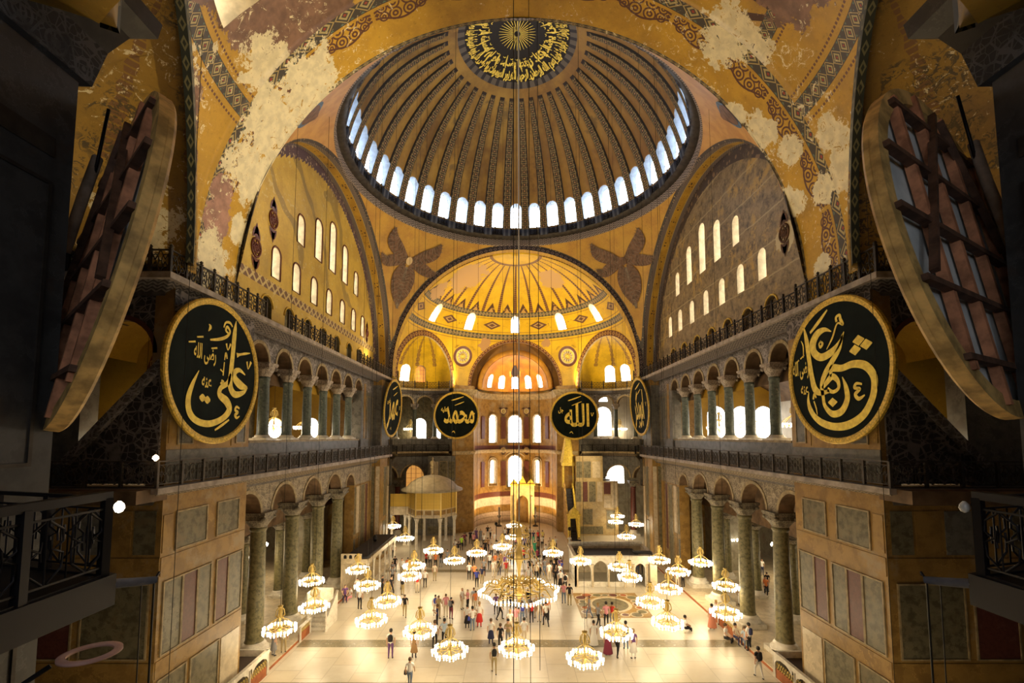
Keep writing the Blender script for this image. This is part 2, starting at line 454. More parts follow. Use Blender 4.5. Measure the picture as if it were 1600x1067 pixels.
m_capdark = mk_carved('dark_carved_capital', (0.12, 0.10, 0.075), (0.30, 0.26, 0.18), 2.4)
def mk_frieze(name, c0, c1, per=0.5, axis='uv'):
    """two-tone zigzag frieze on UV (metres along, metres up)"""
    M = Mat(name, 0.6); u, v = M.uv()
    z = ((u / per).fr() - 0.5).abs() * 2
    d = ((v * 2.2 / per).fr() - z).abs()
    n = M.noise(2.0, 4)
    c = M.mix((d < 0.28), c0, c1)
    M.color(M.mix(n.step(0.55, 0.75) * 0.5, c, [a * 0.6 for a in c0])); return M.m
m_corn = mk_frieze('cornice_frieze', (0.06, 0.05, 0.05), (0.22, 0.19, 0.17), 0.45)
m_cornl = mk_frieze('lower_cornice_frieze', (0.10, 0.075, 0.05), (0.26, 0.20, 0.13), 0.4)
m_ringband = mk_frieze('dome_ring_frieze', (0.08, 0.065, 0.06), (0.30, 0.24, 0.21), 0.5)
m_lip = plain('cornice_lip', (0.32, 0.27, 0.23), 0.55, var=0.3, vs=2)

def mk_dome():
    M = Mat('dome_painting', 0.55, spec=0.25); u, v = M.uv()       # u: 0..40 sectors, v: elevation in degrees
    x, y, z = M.pos()
    f = (u.fr() - 0.5).abs()                                        # 0 = middle of a panel, .5 = rib
    n1 = M.noise(0.28, 5, 0.6); n2 = M.noise(1.6, 6, 0.65); rn = M.noise(1.0, 0, v=M.vec(u.fl() * 7.7, 0.0))
    pan = M.mix(n1.step(0.35, 0.66), (0.19, 0.105, 0.035), (0.40, 0.25, 0.06))
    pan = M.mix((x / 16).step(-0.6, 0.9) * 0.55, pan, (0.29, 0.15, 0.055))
    pan = M.mix(rn.step(0.45, 0.6) * n2.step(0.4, 0.6) * 0.6, pan, (0.36, 0.20, 0.05))
    pan = M.mix(n1.step(0.63, 0.70) * 0.6, pan, (0.10, 0.075, 0.05))
    g = (0.5 - f)                                                  # distance from rib centre, in sectors
    w = 0.245
    a = (v / 2.9).fr() - 0.5; b = g / 0.34
    sq = a.abs().max(b.abs() * 0.9)
    rib = M.mix(n2.step(0.35, 0.65), (0.05, 0.04, 0.03), (0.11, 0.085, 0.05))
    rib = M.mix(((a.abs() + (b.abs() - 0.45).abs() * 1.2) - 0.42).abs() < 0.10, rib, (0.26, 0.20, 0.10))
    rib = M.mix(sq < 0.34, rib, (0.36, 0.24, 0.10)); rib = M.mix(sq < 0.27, rib, (0.02, 0.02, 0.02)); rib = M.mix(sq < 0.13, rib, (0.34, 0.19, 0.09))
    rib = M.mix(g > w - 0.055, rib, (0.022, 0.017, 0.016))
    c = M.mix((g < w) * (v < 62.0), pan, rib)
    c = M.mix((v.band(61.0, 62.2)) * (g < w), c, (0.03, 0.02, 0.02))
    base = M.mix(((u * 4).fr() - 0.5).abs() < 0.2, (0.016, 0.022, 0.05), (0.06, 0.07, 0.11))
    c = M.mix(v < 3.4, c, base)
    c = M.mix(v > 66.2, c, M.mix(((u / 1.0).fr() - 0.5).abs() < 0.3, (0.035, 0.03, 0.035), (0.12, 0.10, 0.085)))
    c = M.mix(v > 69.0, c, (0.016, 0.011, 0.009))
    M.color(c); return M.m
m_dome = mk_dome()
def mk_semidome(name, west):
    base = (0.68, 0.43, 0.012) if not west else (0.52, 0.30, 0.025)
    M = gold_plaster(name, base, [a * 0.8 for a in base], BROWN, 0.25 if not west else 0.75, rough=0.42)
    u, v = M.uv(); c = M.c0                                        # degrees of azimuth / elevation
    band = v.band(27.8, 31.0) + v.band(41.2, 44.2)
    vv = ((v - 27.8) / 3.2) * (v < 35) + ((v - 41.2) / 3.0) * (v > 35)
    dm = diamonds(M, u / 5.2, vv, 0.5)
    # ribs that run up to the crown, widest at the foot
    t = (u / 13.0 + 0.5).fr() - 0.5
    rib = (t.abs() < 0.095) * v.band(44.2, 77.5)
    ribc = M.mix(((v / 1.3).fr() - 0.5).abs() < 0.33, (0.05, 0.022, 0.012), (0.22, 0.10, 0.03))
    c = M.mix(rib, c, ribc)
    t2 = (u / 13.0).fr() - 0.5                                    # palmettes standing on the upper band
    pal = (v - 44.2 < (0.30 - t2.abs()) * 20.0)
    pal2 = (v - 44.2 < (0.17 - t2.abs()) * 16.0)
    palc = M.mix(M.vor(2.2, rnd=0.6) < 0.30, (0.07, 0.03, 0.015), (0.34, 0.18, 0.04))
    c = M.mix(pal * (v > 44.2), c, palc); c = M.mix(pal2 * (v > 44.2), c, (0.45, 0.27, 0.07))
    # lozenges between the windows
    t3 = ((u - 16.5) / 33.0 + 0.5).fr() - 0.5
    loz = (t3.abs() * 3.2 + ((v - 36.2) / 4.2).abs())
    if west: loz = loz + 9.0
    c = M.mix(loz < 0.62, c, (0.12, 0.055, 0.03)); c = M.mix((loz - 0.3).abs() < 0.07, c, (0.42, 0.28, 0.10))
    fl = ((t3.abs() - 0.26) * 14).pow(2.0) + ((v - 36.2) / 1.9).pow(2.0)
    c = M.mix((fl < 1.0) * (M.vor(2.6, rnd=0.8) < 0.24), c, (0.20, 0.10, 0.04))
    edge = (v - 32.2).abs().min((v - 40.2).abs()).min((v - 26.6).abs()) < 0.22
    c = M.mix(edge * (((u * 1.2).fr() - 0.5).abs() < 0.3), c, (0.14, 0.06, 0.03))
    c = M.mix(band, c, dm)
    c = M.mix(v.band(77.5, 79.0), c, (0.20, 0.10, 0.03))
    if not west:
        nz = M.noise(0.8, 6, 0.7)
        c = M.mix((M.dist_to((-6.5, 60.5, 36.2), nz, 5) < 2.6).max(M.dist_to((5.0, 62, 36.6), nz, 4) < 1.9).max(M.dist_to((-10, 59.5, 33.6), nz, 4) < 1.6), c, (0.50, 0.31, 0.12))
        c = M.mix((M.dist_to((-5.0, 71.2, 29.2), nz, 2) < 1.2).max(M.dist_to((5.2, 71.2, 29.4), nz, 2) < 1.1), c, (0.42, 0.24, 0.10))
        M.color(c); return M.m
    return finish_plaster(M, c, peels=[((-12.5, 20.6, 32.2), 1.2), ((12.6, 21.0, 34.0), 1.3), ((10.4, 21.0, 35.0), 1.2), ((15.0, 20.0, 26.5), 1.6), ((14.6, 20.4, 29.0), 1.0), ((14.0, 18.0, 31.0), .8), ((-14.5, 17.5, 30.5), 1.3), ((-15.3, 19.0, 24), 1.6)],
                          browns=[((-10.4, 19.6, 34.6), 3.6), ((-12.0, 16.0, 33.4), 2.4), ((11.5, 17.0, 34.2), 2.6), ((-14.6, 17.8, 28.6), 1.5), ((-15.2, 18.8, 27.0), 1.1)], brown_col=(0.155, 0.085, 0.055))
m_semiE = mk_semidome('east_semidome_painting', False)
m_semiW = mk_semidome('west_semidome_painting', True)
def mk_archW():
    M = gold_plaster('west_arch_painting', (0.58, 0.34, 0.028), (0.44, 0.25, 0.02), BROWN, 0.35, rough=0.45)
    u, v = M.uv()              # u metres west from the east edge, v metres along the arch
    c = M.c0
    s = scroll(M, v, (u - 1.45) / 1.75, 3.3)
    c = M.mix(s * u.band(0.35, 2.6), c, (0.11, 0.04, 0.022))
    c = M.mix(u < 0.22, c, diamonds(M, v, u / 0.22, 0.5))
    c = M.mix(u > 2.75, c, diamonds(M, v, (u - 2.75) / 0.9, 1.25))
    return finish_plaster(M, c, peels=[((-11.6, 23.6, 33.6), 1.9), ((-13.4, 23.6, 31.4), 2.3), ((-14.8, 23.6, 28.9), 1.6), ((-15.7, 24.2, 25.8), .8), ((-15.8, 22.8, 23.2), 1.5), ((13.4, 24.0, 31.2), 1.0), ((10.6, 22.2, 34.8), 1.1), ((15.0, 24.3, 27.6), .8), ((12.2, 24.6, 32.8), .6), ((15.8, 23.4, 23.4), .55), ((15.3, 22.2, 27.0), .7), ((14.2, 23.2, 29.6), .7)],
                          browns=[((-15.75, 22.6, 25.6), 1.1), ((-15.4, 22.4, 27.0), .8)], brown_col=(0.27, 0.15, 0.115), peel_col=(0.86, 0.77, 0.52))
m_archW = mk_archW()
def mk_archNS():
    M = gold_plaster('side_arch_painting', (0.55, 0.33, 0.04), (0.42, 0.24, 0.03)); u, v = M.uv(); c = M.c0  # u 0..1.7 depth, v along
    orn = (((v / 1.6).fr() - 0.5).abs() < 0.27) * (M.vor(3.2, rnd=0.5) < 0.30) * u.band(0.62, 1.12)
    c = M.mix(orn, c, (0.06, 0.03, 0.025))
    sc = ((u * 7).fr() - ((v * 3.0).fr() - 0.5).abs() * 2).abs() < 0.3
    bl = M.mix(sc, (0.055, 0.045, 0.06), (0.30, 0.25, 0.23))
    c = M.mix((u < 0.5).max(u > 1.28), c, bl)
    c = M.mix((u - 0.5).abs().min((u - 1.28).abs()) < 0.03, c, (0.5, 0.38, 0.16))
    M.color(c); return M.m
m_archNS = mk_archNS()
def mk_pend():
    M = gold_plaster('pendentive_gold', (0.52, 0.30, 0.045), (0.43, 0.225, 0.04), (0.20, 0.12, 0.05), 0.35); x, y, z = M.pos(); c = M.c0
    near = (y < 40.5)
    c = M.mix(near, c, M.mix(M.noise(0.8, 5, 0.6).step(0.35, 0.65), (0.46, 0.235, 0.075), (0.58, 0.32, 0.10)))
    ex = 15.8 - x.abs(); ey = 15.8 - (y - 40.5).abs()
    bnd = (ex.min(ey) < 0.20)
    c = M.mix(bnd, c, M.mix(M.vor(3.0, rnd=0.7) < 0.22, (0.05, 0.04, 0.035), (0.33, 0.24, 0.12)))
    M.color(c); return M.m
m_pend = mk_pend()
def mk_tymp(name, worn):
    M = gold_plaster(name, (0.60, 0.41, 0.075), (0.47, 0.31, 0.06), (0.20, 0.15, 0.07), 0.4, rough=0.5)
    u, v = M.uv(); c = M.c0; x, y, z = M.pos()
    r = ((y - 40.5).pow(2.0) + (z - 22.8).pow(2.0)).pow(0.5)
    if worn:
        n = M.noise(0.55, 6, 0.7); n2 = M.noise(1.8, 7, 0.75); wv = M.wave(0.35, 7, 4, dirn='Z')
        c = M.mix(n2.step(0.30, 0.62), (0.065, 0.045, 0.03), (0.27, 0.20, 0.11))
        c = M.mix(n.step(0.52, 0.62) * n2.step(0.42, 0.55), c, (0.40, 0.26, 0.08))
        c = M.mix((z + (y - 40.5).abs() * 0.2 + n * 3.0).step(27.0, 22.0) * n2.step(0.42, 0.58) * 0.8, c, (0.46, 0.33, 0.14))
        crack = (((z - y * 0.02) / 2.3 + n * 0.22).fr() - 0.5).abs() > 0.475
        c = M.mix(crack * 0.7, c, (0.40, 0.32, 0.18))
        bl = M.mix(M.vor(1.6, rnd=1.0) < 0.3, (0.05, 0.035, 0.03), (0.20, 0.13, 0.08))
        c = M.mix((r > 14.75) * (n2 > 0.42), c, bl)
        c = M.mix((M.dist_to((17.5, 29.2, 27.6), n2, 1.6) < 1.0), c, (0.48, 0.40, 0.24))
        M.color(c); return M.m
    sm = M.wave(0.09, 9, 3, dirn='DIAGONAL')
    c = M.mix((sm > 0.93) * (z > 28.0) * 0.55, c, (0.16, 0.12, 0.06))
    spike = ((y * 1.0 + z).fr())
    ang = ((y - 40.5) / (z - 21.0))
    sp = ((y * 0.9 - z * 0.9) * 1.6).fr()
    edge = r - 14.75 - (((y - z * 0.6) * 2.2).fr() - 0.5).abs() * 0.55
    bl = M.mix(M.vor(2.4, rnd=0.7) < 0.27, (0.09, 0.055, 0.075), (0.42, 0.33, 0.24))
    c = M.mix(edge > 0, c, bl)
    lat = (((y * 1.25 + z * 1.25).fr() - 0.5).abs() > 0.36).max(((y * 1.25 - z * 1.25).fr() - 0.5).abs() > 0.36)
    c = M.mix(z.band(24.75, 25.4), c, M.mix(lat, (0.16, 0.085, 0.05), (0.55, 0.42, 0.18)))
    c = finish_plaster(M, c, peels=[((-17.5, 28.6, 31.2), .6), ((-17.5, 52.6, 26.0), .6)], peel_col=(0.60, 0.50, 0.25))
    return M.m
m_tympL = mk_tymp('gold_tympanum', False); m_tympR = mk_tymp('worn_tympanum', True)
def mk_conch(name, bright, west=False):
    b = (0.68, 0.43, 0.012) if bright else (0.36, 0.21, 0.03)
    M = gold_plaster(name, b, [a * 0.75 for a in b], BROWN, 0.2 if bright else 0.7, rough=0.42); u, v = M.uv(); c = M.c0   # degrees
    t = (u / 26.0).fr() - 0.5
    rib = (t.abs() < 0.07 + ((v / 7).fr() - 0.5).abs() * 0.13) * v.band(26, 82) * ((v / 2.3).fr() > 0.25)
    c = M.mix(rib, c, (0.20, 0.10, 0.035))
    if west:
        c = M.mix((M.noise(2.2, 7, 0.72, dist=2.0) > 0.53) * M.noise(0.4).step(0.42, 0.55), c, (0.085, 0.06, 0.025))
    if west: return finish_plaster(M, c, peels=[((-17.2, 19.6, 24.0), 1.4), ((17.2, 19.6, 25.5), .8), ((-17.0, 19.0, 30), .8)])
    M.color(c); return M.m
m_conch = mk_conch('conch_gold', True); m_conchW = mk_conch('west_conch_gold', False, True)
m_archband = None
def mk_archband(name, a, b, per=0.6):
    M = Mat(name, 0.5); u, v = M.uv()
    M.color(M.mix((((v / per).fr() - 0.5).abs() + ((u).fr() - 0.5).abs()).band(0.2, 0.42), a, b)); return M.m
m_archband = mk_archband('blue_black_arch_band', (0.045, 0.035, 0.045), (0.20, 0.16, 0.15))
m_redband = mk_archband('red_gold_arch_band', (0.13, 0.045, 0.025), (0.42, 0.25, 0.07))
m_soffitE = gold_plaster('east_arch_soffit', (0.62, 0.40, 0.03), (0.5, 0.30, 0.03)); _u, _v = m_soffitE.uv(); m_soffitE.color(m_soffitE.mix((((_u * 3).fr() - .5).abs() < .10).max(((_v / .8).fr() - (_u * 3).fr()).abs() < .10), m_soffitE.c0, (0.16, 0.07, 0.02))); m_soffitE = m_soffitE.m
m_foldband = mk_archband('green_black_fold_band', (0.022, 0.028, 0.024), (0.16, 0.15, 0.08), 0.8)
m_apse = gold_plaster('apse_gold', (0.60, 0.30, 0.03), (0.42, 0.18, 0.02), BROWN, 0.6); m_apse = finish_plaster(m_apse, m_apse.c0)
m_bema = gold_plaster('bema_vault_brown', (0.26, 0.13, 0.03), (0.16, 0.08, 0.025), BROWN, 0.7); m_bema = finish_plaster(m_bema, m_bema.c0)
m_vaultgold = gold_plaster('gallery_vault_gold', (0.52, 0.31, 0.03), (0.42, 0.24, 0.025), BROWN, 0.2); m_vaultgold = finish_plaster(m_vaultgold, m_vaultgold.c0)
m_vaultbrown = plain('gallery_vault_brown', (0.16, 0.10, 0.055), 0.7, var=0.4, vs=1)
m_plasterwhite = plain('gallery_white_plaster', (0.62, 0.58, 0.50), 0.8, var=0.1, vs=1)
m_aislewall = marble('aisle_wall_marble', (0.40, 0.36, 0.26), (0.24, 0.21, 0.15), 0.4, 6, (0.30, 0.20, 0.15))
# ---------------------------------------------------------------- the building
YC, R, ZC = 40.5, 15.8, 22.8
WIN_N = [0]; WIN_MESH = {}
def window(c, nrm, w, h, up=(0, 0, 1), pane=None, bars=(2, 3), depth=0.0, frame=None, stained=False):
    """round-headed window: leaded frame with a lit pane; c = middle of the sill"""
    WIN_N[0] += 1
    key = (round(w, 2), round(h, 2), pane.name, bars)
    if key not in WIN_MESH:
        f = MB(); o = arch_pts(w, h, 12)
        path = [(x, 0.0, z) for x, z in o]
        f.tube(path, 0.035, 4, closed=True, smooth=False)
        for i in range(1, bars[0]):
            x = -w / 2 + w * i / bars[0]; r = w / 2
            f.bar((x, 0, 0), (x, 0, h - r + sqrt(max(0, r * r - x * x))), 0.035, 0.035)
        for j in range(1, bars[1]):
            z = h * j / bars[1]; r = w / 2; hw = r if z < h - r else sqrt(max(0, r * r - (z - h + r) ** 2))
            f.bar((-hw, 0, z), (hw, 0, z), 0.035, 0.035)
        p = MB(); p.face([(x, 0.02, z) for x, z in o][::1], 0, [(x, z) for x, z in o])
        WIN_MESH[key] = (f.mesh('window_frame', m_mull), p.mesh('pane', pane))
    fm, pm = WIN_MESH[key]
    n = Vector(nrm).normalized(); upv = Vector(up).normalized()
    x = upv.cross(n).normalized(); yv = -n; z = x.cross(yv)
    M = Matrix((x, yv, z)).transposed().to_4x4(); M.translation = Vector(c)
    o = bpy.data.objects.new('window_%d' % WIN_N[0], fm); COL.objects.link(o); o.matrix_world = M
    o['kind'] = 'structure'
    q = bpy.data.objects.new('pane', pm); COL.objects.link(q); q.parent = o
    return o
def prism_cut(mb, c, nrm, w, h, d0, d1, up=(0, 0, 1), m=1, splay=0.0):
    """arched cutter from d0 in front of c to d1 behind it"""
    n = Vector(nrm).normalized(); upv = Vector(up).normalized(); x = upv.cross(n).normalized(); z = n.cross(x)
    c = Vector(c); o = arch_pts(w, h, 10)
    A = [c + x * (a * (1 + splay)) + z * b + n * d0 for a, b in o]; B = [c + x * a + z * b - n * d1 for a, b in o]
    k = len(mb.v); N = len(o)
    mb.v += [tuple(p) for p in A + B]
    fs = [tuple(range(k, k + N)), tuple(range(k + 2 * N - 1, k + N - 1, -1))]
    for i in range(N):
        j = (i + 1) % N; fs.append((k + i, k + N + i, k + N + j, k + j))
    for f in fs:
        mb.f.append(f); mb.m.append(m); mb.uv.append([(0, 0)] * len(f)); mb.sm.append(False)

# floor
b = MB(); b.quadm((-34, 0, 0), (68, 0, 0), (0, 84, 0)); struct(b.build('floor', m_floor))
for sgn, side in ((-1, 'left'), (1, 'right')):
    b = MB(); x0, x1 = sorted((sgn * 15.6, sgn * 31)); b.box(x0, x1, 26.9, 54, 0, 0.22, 0)
    xe = sgn * 15.59
    b.quadm((xe, 26.9, 0.0), (0, 27.1, 0), (0, 0, 0.17), 1)
    struct(b.build('floor_aisle_' + side, [m_cream, m_redcarpet]))

# --- arcaded walls
def arcade(name, path, spans, s0, s1, zs, zt, thick, mats, back=0.0, seg=14):
    """wall strip over openings; path(s) -> (x, y, nx, ny) with the normal towards the nave; spans [(s, r)]"""
    b = MB()
    def P(s, z, d=0.0):
        x, y, nx, ny = path(s); return (x - nx * d, y - ny * d, z)
    def wall(a, c, za, zb, d):
        n = max(1, int(abs(c - a) / 0.6))
        ss = frange(a, c, n)
        b.grid(lambda s, z: P(s, z, d), ss, [za, zb], 0, lambda s, z: (s, z), smooth=False, flip=d > 0)
    cur = s0
    for s, r in spans + [(s1, 0)]:
        a = s - r
        if a - cur > 1e-3:
            for d in (0, thick): wall(cur, a, zs, zt, d)
            n = max(1, int((a - cur) / .6)); ss = frange(cur, a, n)
            b.grid(lambda q, d: P(q, zs, d), ss, [0, thick], 1, smooth=False)
        if r:
            th = frange(pi, 0, seg)
            for i in range(seg):
                A, B = th[i], th[i + 1]
                sa, za, sb, zb = s + r * cos(A), zs + r * sin(A), s + r * cos(B), zs + r * sin(B)
                b.face([P(sa, za), P(sb, zb), P(sb, zt), P(sa, zt)], 0, [(sa, za), (sb, zb), (sb, zt), (sa, zt)])
                b.face([P(sb, zb, thick), P(sa, za, thick), P(sa, zt, thick), P(sb, zt, thick)], 0)
                b.face([P(sa, za, thick), P(sb, zb, thick), P(sb, zb), P(sa, za)], 1, smooth=True)
                # raised archivolt
                r1 = r + 0.22
                ua, wa, ub, wb = s + r1 * cos(A), zs + r1 * sin(A), s + r1 * cos(B), zs + r1 * sin(B)
                b.face([P(sa, za, -.05), P(sb, zb, -.05), P(ub, wb, -.05), P(ua, wa, -.05)], 2)
                b.face([P(ua, wa, -.05), P(ub, wb, -.05), P(ub, wb, 0), P(ua, wa, 0)], 2)
                b.face([P(sb, zb, -.05), P(sa, za, -.05), P(sa, za, 0), P(sb, zb, 0)], 2)
            cur = s + r
    return struct(b.build(name, mats))
def sweep(name, path, prof, mats, close=False, mlist=None):
    """moulding: path [(x,y)], profile [(d, z)]; d = offset to the right-hand side of travel"""
    b = MB(); N = len(path); nrm = []
    for i in range(N):
        def dirn(a, c): v = Vector((c[0] - a[0], c[1] - a[1])); return v.normalized()
        if i == 0: t = dirn(path[0], path[1]); k = 1
        elif i == N - 1: t = dirn(path[-2], path[-1]); k = 1
        else:
            t1, t2 = dirn(path[i - 1], path[i]), dirn(path[i], path[i + 1]); t = (t1 + t2).normalized(); k = 1 / max(.35, t.dot(t1))
        nrm.append((t.y * k, -t.x * k))
    L = [0.0]
    for i in range(1, N): L.append(L[-1] + hypot(path[i][0] - path[i - 1][0], path[i][1] - path[i - 1][1]))
    for j in range(len(prof) - 1):
        (d0, z0), (d1, z1) = prof[j], prof[j + 1]; w = hypot(d1 - d0, z1 - z0)
        for i in range(N - 1):
            P = lambda k, d, z: (path[k][0] + nrm[k][0] * d, path[k][1] + nrm[k][1] * d, z)
            b.face([P(i, d0, z0), P(i + 1, d0, z0), P(i + 1, d1, z1), P(i, d1, z1)], mlist[j] if mlist else 0,
                   [(L[i], 0), (L[i + 1], 0), (L[i + 1], w), (L[i], w)])
    return struct(b.build(name, mats))

# exedra geometry at the east end (mirror with sgn)
EY = 57.2; CON_C = (12.6, 63.62); CON_R = 6.6
def exedra_path(sgn, r=CON_R, n=24, a0=-59.9, a1=119.9):
    # from the great pier (a=-119.9 side) round the back to the bema pier
    pts = []
    for a in frange(-116.96, -297.04, n):
        q = rad(a); pts.append((-CON_C[0] + r * cos(q), CON_C[1] + r * sin(q)))
    return [(x * (1 if sgn < 0 else -1), y) for x, y in pts]

# --- columns
def column_meshes(h, r, capz, capw, mats, base=0.7, seg=14):
    """base, shaft, capital; heights measured from the column's own foot"""
    m_shaft, m_cap, m_base = mats
    B = MB(); q = r * 1.75
    B.box(-q, q, -q, q, 0, base * 0.4)
    B.lathe([(q * .97, base * .4), (q * .97, base * .55), (r * 1.35, base * .62), (r * 1.42, base * .78), (r * 1.28, base * .9), (r * 1.1, base)], n=seg + 4)
    Sh = MB(); z1 = h - capz
    Sh.lathe([(r * 1.12, base), (r * 1.02, base + .12), (r, base + .3), (r * .99, h * .45), (r * .90, z1 - .35), (r * .90, z1 - .25), (r * 1.02, z1 - .2), (r * 1.02, z1 - .05), (r * .9, z1)], n=seg + 4)
    Cp = MB()
    n = 4; prof = [(r * .95, 0), (r * 1.15, capz * .22), (r * 1.45, capz * .5), (capw * .46, capz * .74)]
    ring = []
    for i, (rr, z) in enumerate(prof):   # circle that grows into a square
        t = i / (len(prof) - 1); lst = []
        for k in range(24):
            w = 2 * pi * k / 24 + pi / 24; cx, cy = cos(w), sin(w); m = max(abs(cx), abs(cy))
            f = (1 - t) + t / m
            lst.append((rr * cx * f, rr * cy * f, z1 + z))
        ring.append(lst)
    for i in range(len(ring) - 1):
        for k in range(24):
            k2 = (k + 1) % 24; Cp.face([ring[i][k], ring[i][k2], ring[i + 1][k2], ring[i + 1][k]], 0)
    a = capw / 2
    Cp.box(-a, a, -a, a, z1 + capz * .74, z1 + capz * .84); Cp.box(-a * 1.08, a * 1.08, -a * 1.08, a * 1.08, z1 + capz * .84, h)
    for sx in (-1, 1):
        for sy in (-1, 1):   # corner volutes
            Cp.lathe([(0.02, -.16 * capz), (.12 * capw, -.05 * capz), (.12 * capw, .05 * capz), (.02, .14 * capz)], (sx * a * .86, sy * a * .86, z1 + capz * .6), 8)
    return (B.mesh('base', m_base), Sh.mesh('shaft', m_shaft), Cp.mesh('capital', m_cap))
def column(ms, loc, label, group, cat='column', rz=0):
    o = empty('marble_column', loc, rz, label, cat, group); o['kind'] = 'thing'
    for n, me in zip(('base', 'shaft', 'capital'), ms): link_mesh(n, me, o)
    return o
ORD = ['nearest', 'second nearest', 'third nearest', 'fourth nearest', 'fifth nearest', 'sixth nearest', 'seventh nearest']
GC_Y = [31.1, 35.85, 40.55, 45.05]; UC_Y = [31.1, 34.4, 37.7, 40.9, 44.05, 47.25]
ms_ground = column_meshes(9.25, 0.53, 1.0, 1.5, (m_marble_grn2, m_capdark, m_white), 0.85)
ms_gal = column_meshes(5.27, 0.36, 0.95, 1.15, (m_marble_green, m_capital, m_white), 0.35)
ms_aisle = column_meshes(6.6, 0.36, 0.7, 1.1, (m_marble_grn2, m_capdark, m_white), 0.6)
ms_exg = column_meshes(8.0, 0.42, 0.9, 1.3, (m_porphyry, m_capdark, m_white), 0.8)
ms_exu = column_meshes(5.35, 0.30, 0.85, 1.0, (m_marble_green, m_capital, m_white), 0.35)

# --- marble revetment
def reveted(b, o, du, dn, layout, idx):
    """panels standing a little proud of a wall: o origin, du unit along, dn unit out; layout [(u0,u1,z0,z1,mat[,framed])]"""
    o, du, dn = Vector(o), Vector(du), Vector(dn); up = Vector((0, 0, 1))
    for L in layout:
        u0, u1, z0, z1, m = L[:5]; fr = len(L) > 5 and L[5]
        c = o + du * ((u0 + u1) / 2) + up * ((z0 + z1) / 2)
        b.obox(c + dn * .012, du * ((u1 - u0) / 2), dn * .018, up * ((z1 - z0) / 2), idx[m])
        if fr:
            w = .07
            for (a0, a1, b0, b1) in ((u0 - w, u1 + w, z0 - w, z0), (u0 - w, u1 + w, z1, z1 + w), (u0 - w, u0, z0, z1), (u1, u1 + w, z0, z1)):
                cc = o + du * ((a0 + a1) / 2) + up * ((b0 + b1) / 2)
                b.obox(cc + dn * .02, du * ((a1 - a0) / 2), dn * .045, up * ((b1 - b0) / 2), idx['t'])
PM = {'h': 0, 'g': 1, 'p': 2, 'c': 3, 't': 4, 'd': 5, 'k': 6}
PMATS = [m_honey, m_marble_grey, m_porphyry, m_cream, m_trim, m_marble_dim, m_marble_green]
def pier_layout(W, seed=0):
    """rows of panels as on the great piers"""
    L = []
    if W < 8:
        L += [(.08, W * .10, 9.35, 11.0, 'h'), (W * .14, W * .46, 9.35, 11.0, 'g', 1), (W * .60, W * .88, 9.35, 11.0, 'g', 1)]
        L += [(0.05, W - .05, 8.35, 9.15, 'h')]
        n = [('g', .05, .22), ('p', .24, .38), ('g', .40, .54), ('p', .62, .76), ('g', .78, .96)]
        L += [(W * a, W * c, 4.9, 8.0, m, 1) for m, a, c in n]
        L += [(0.05, W - .05, 4.0, 4.7, 'h')]
        L += [(W * .04, W * .30, .4, 3.8, 'g', 1), (W * .36, W * .68, .4, 3.8, 'g', 1), (W * .72, W * .97, .4, 3.8, 'c')]
    else:
        n = [('g', .02, .10), ('h', .11, .2), ('d', .22, .32), ('h', .33, .45), ('g', .47, .60), ('d', .62, .8), ('h', .82, .97)]
        L += [(W * a, W * c, 9.3, 11.2, m) for m, a, c in n]
        L += [(0, W, 8.35, 9.15, 'h')]
        n = [('g', .035, .27), ('p', .31, .46), ('g', .51, .86)]
        L += [(W * a, W * c, 4.9, 8.0, m, 1) for m, a, c in n]
        L += [(0, W, 4.0, 4.7, 'h'), (W * .04, W * .2, .4, 3.8, 'g', 1), (W * .25, W * .6, .4, 3.8, 'd', 1), (W * .65, W * .95, .4, 3.8, 'g', 1)]
    return L
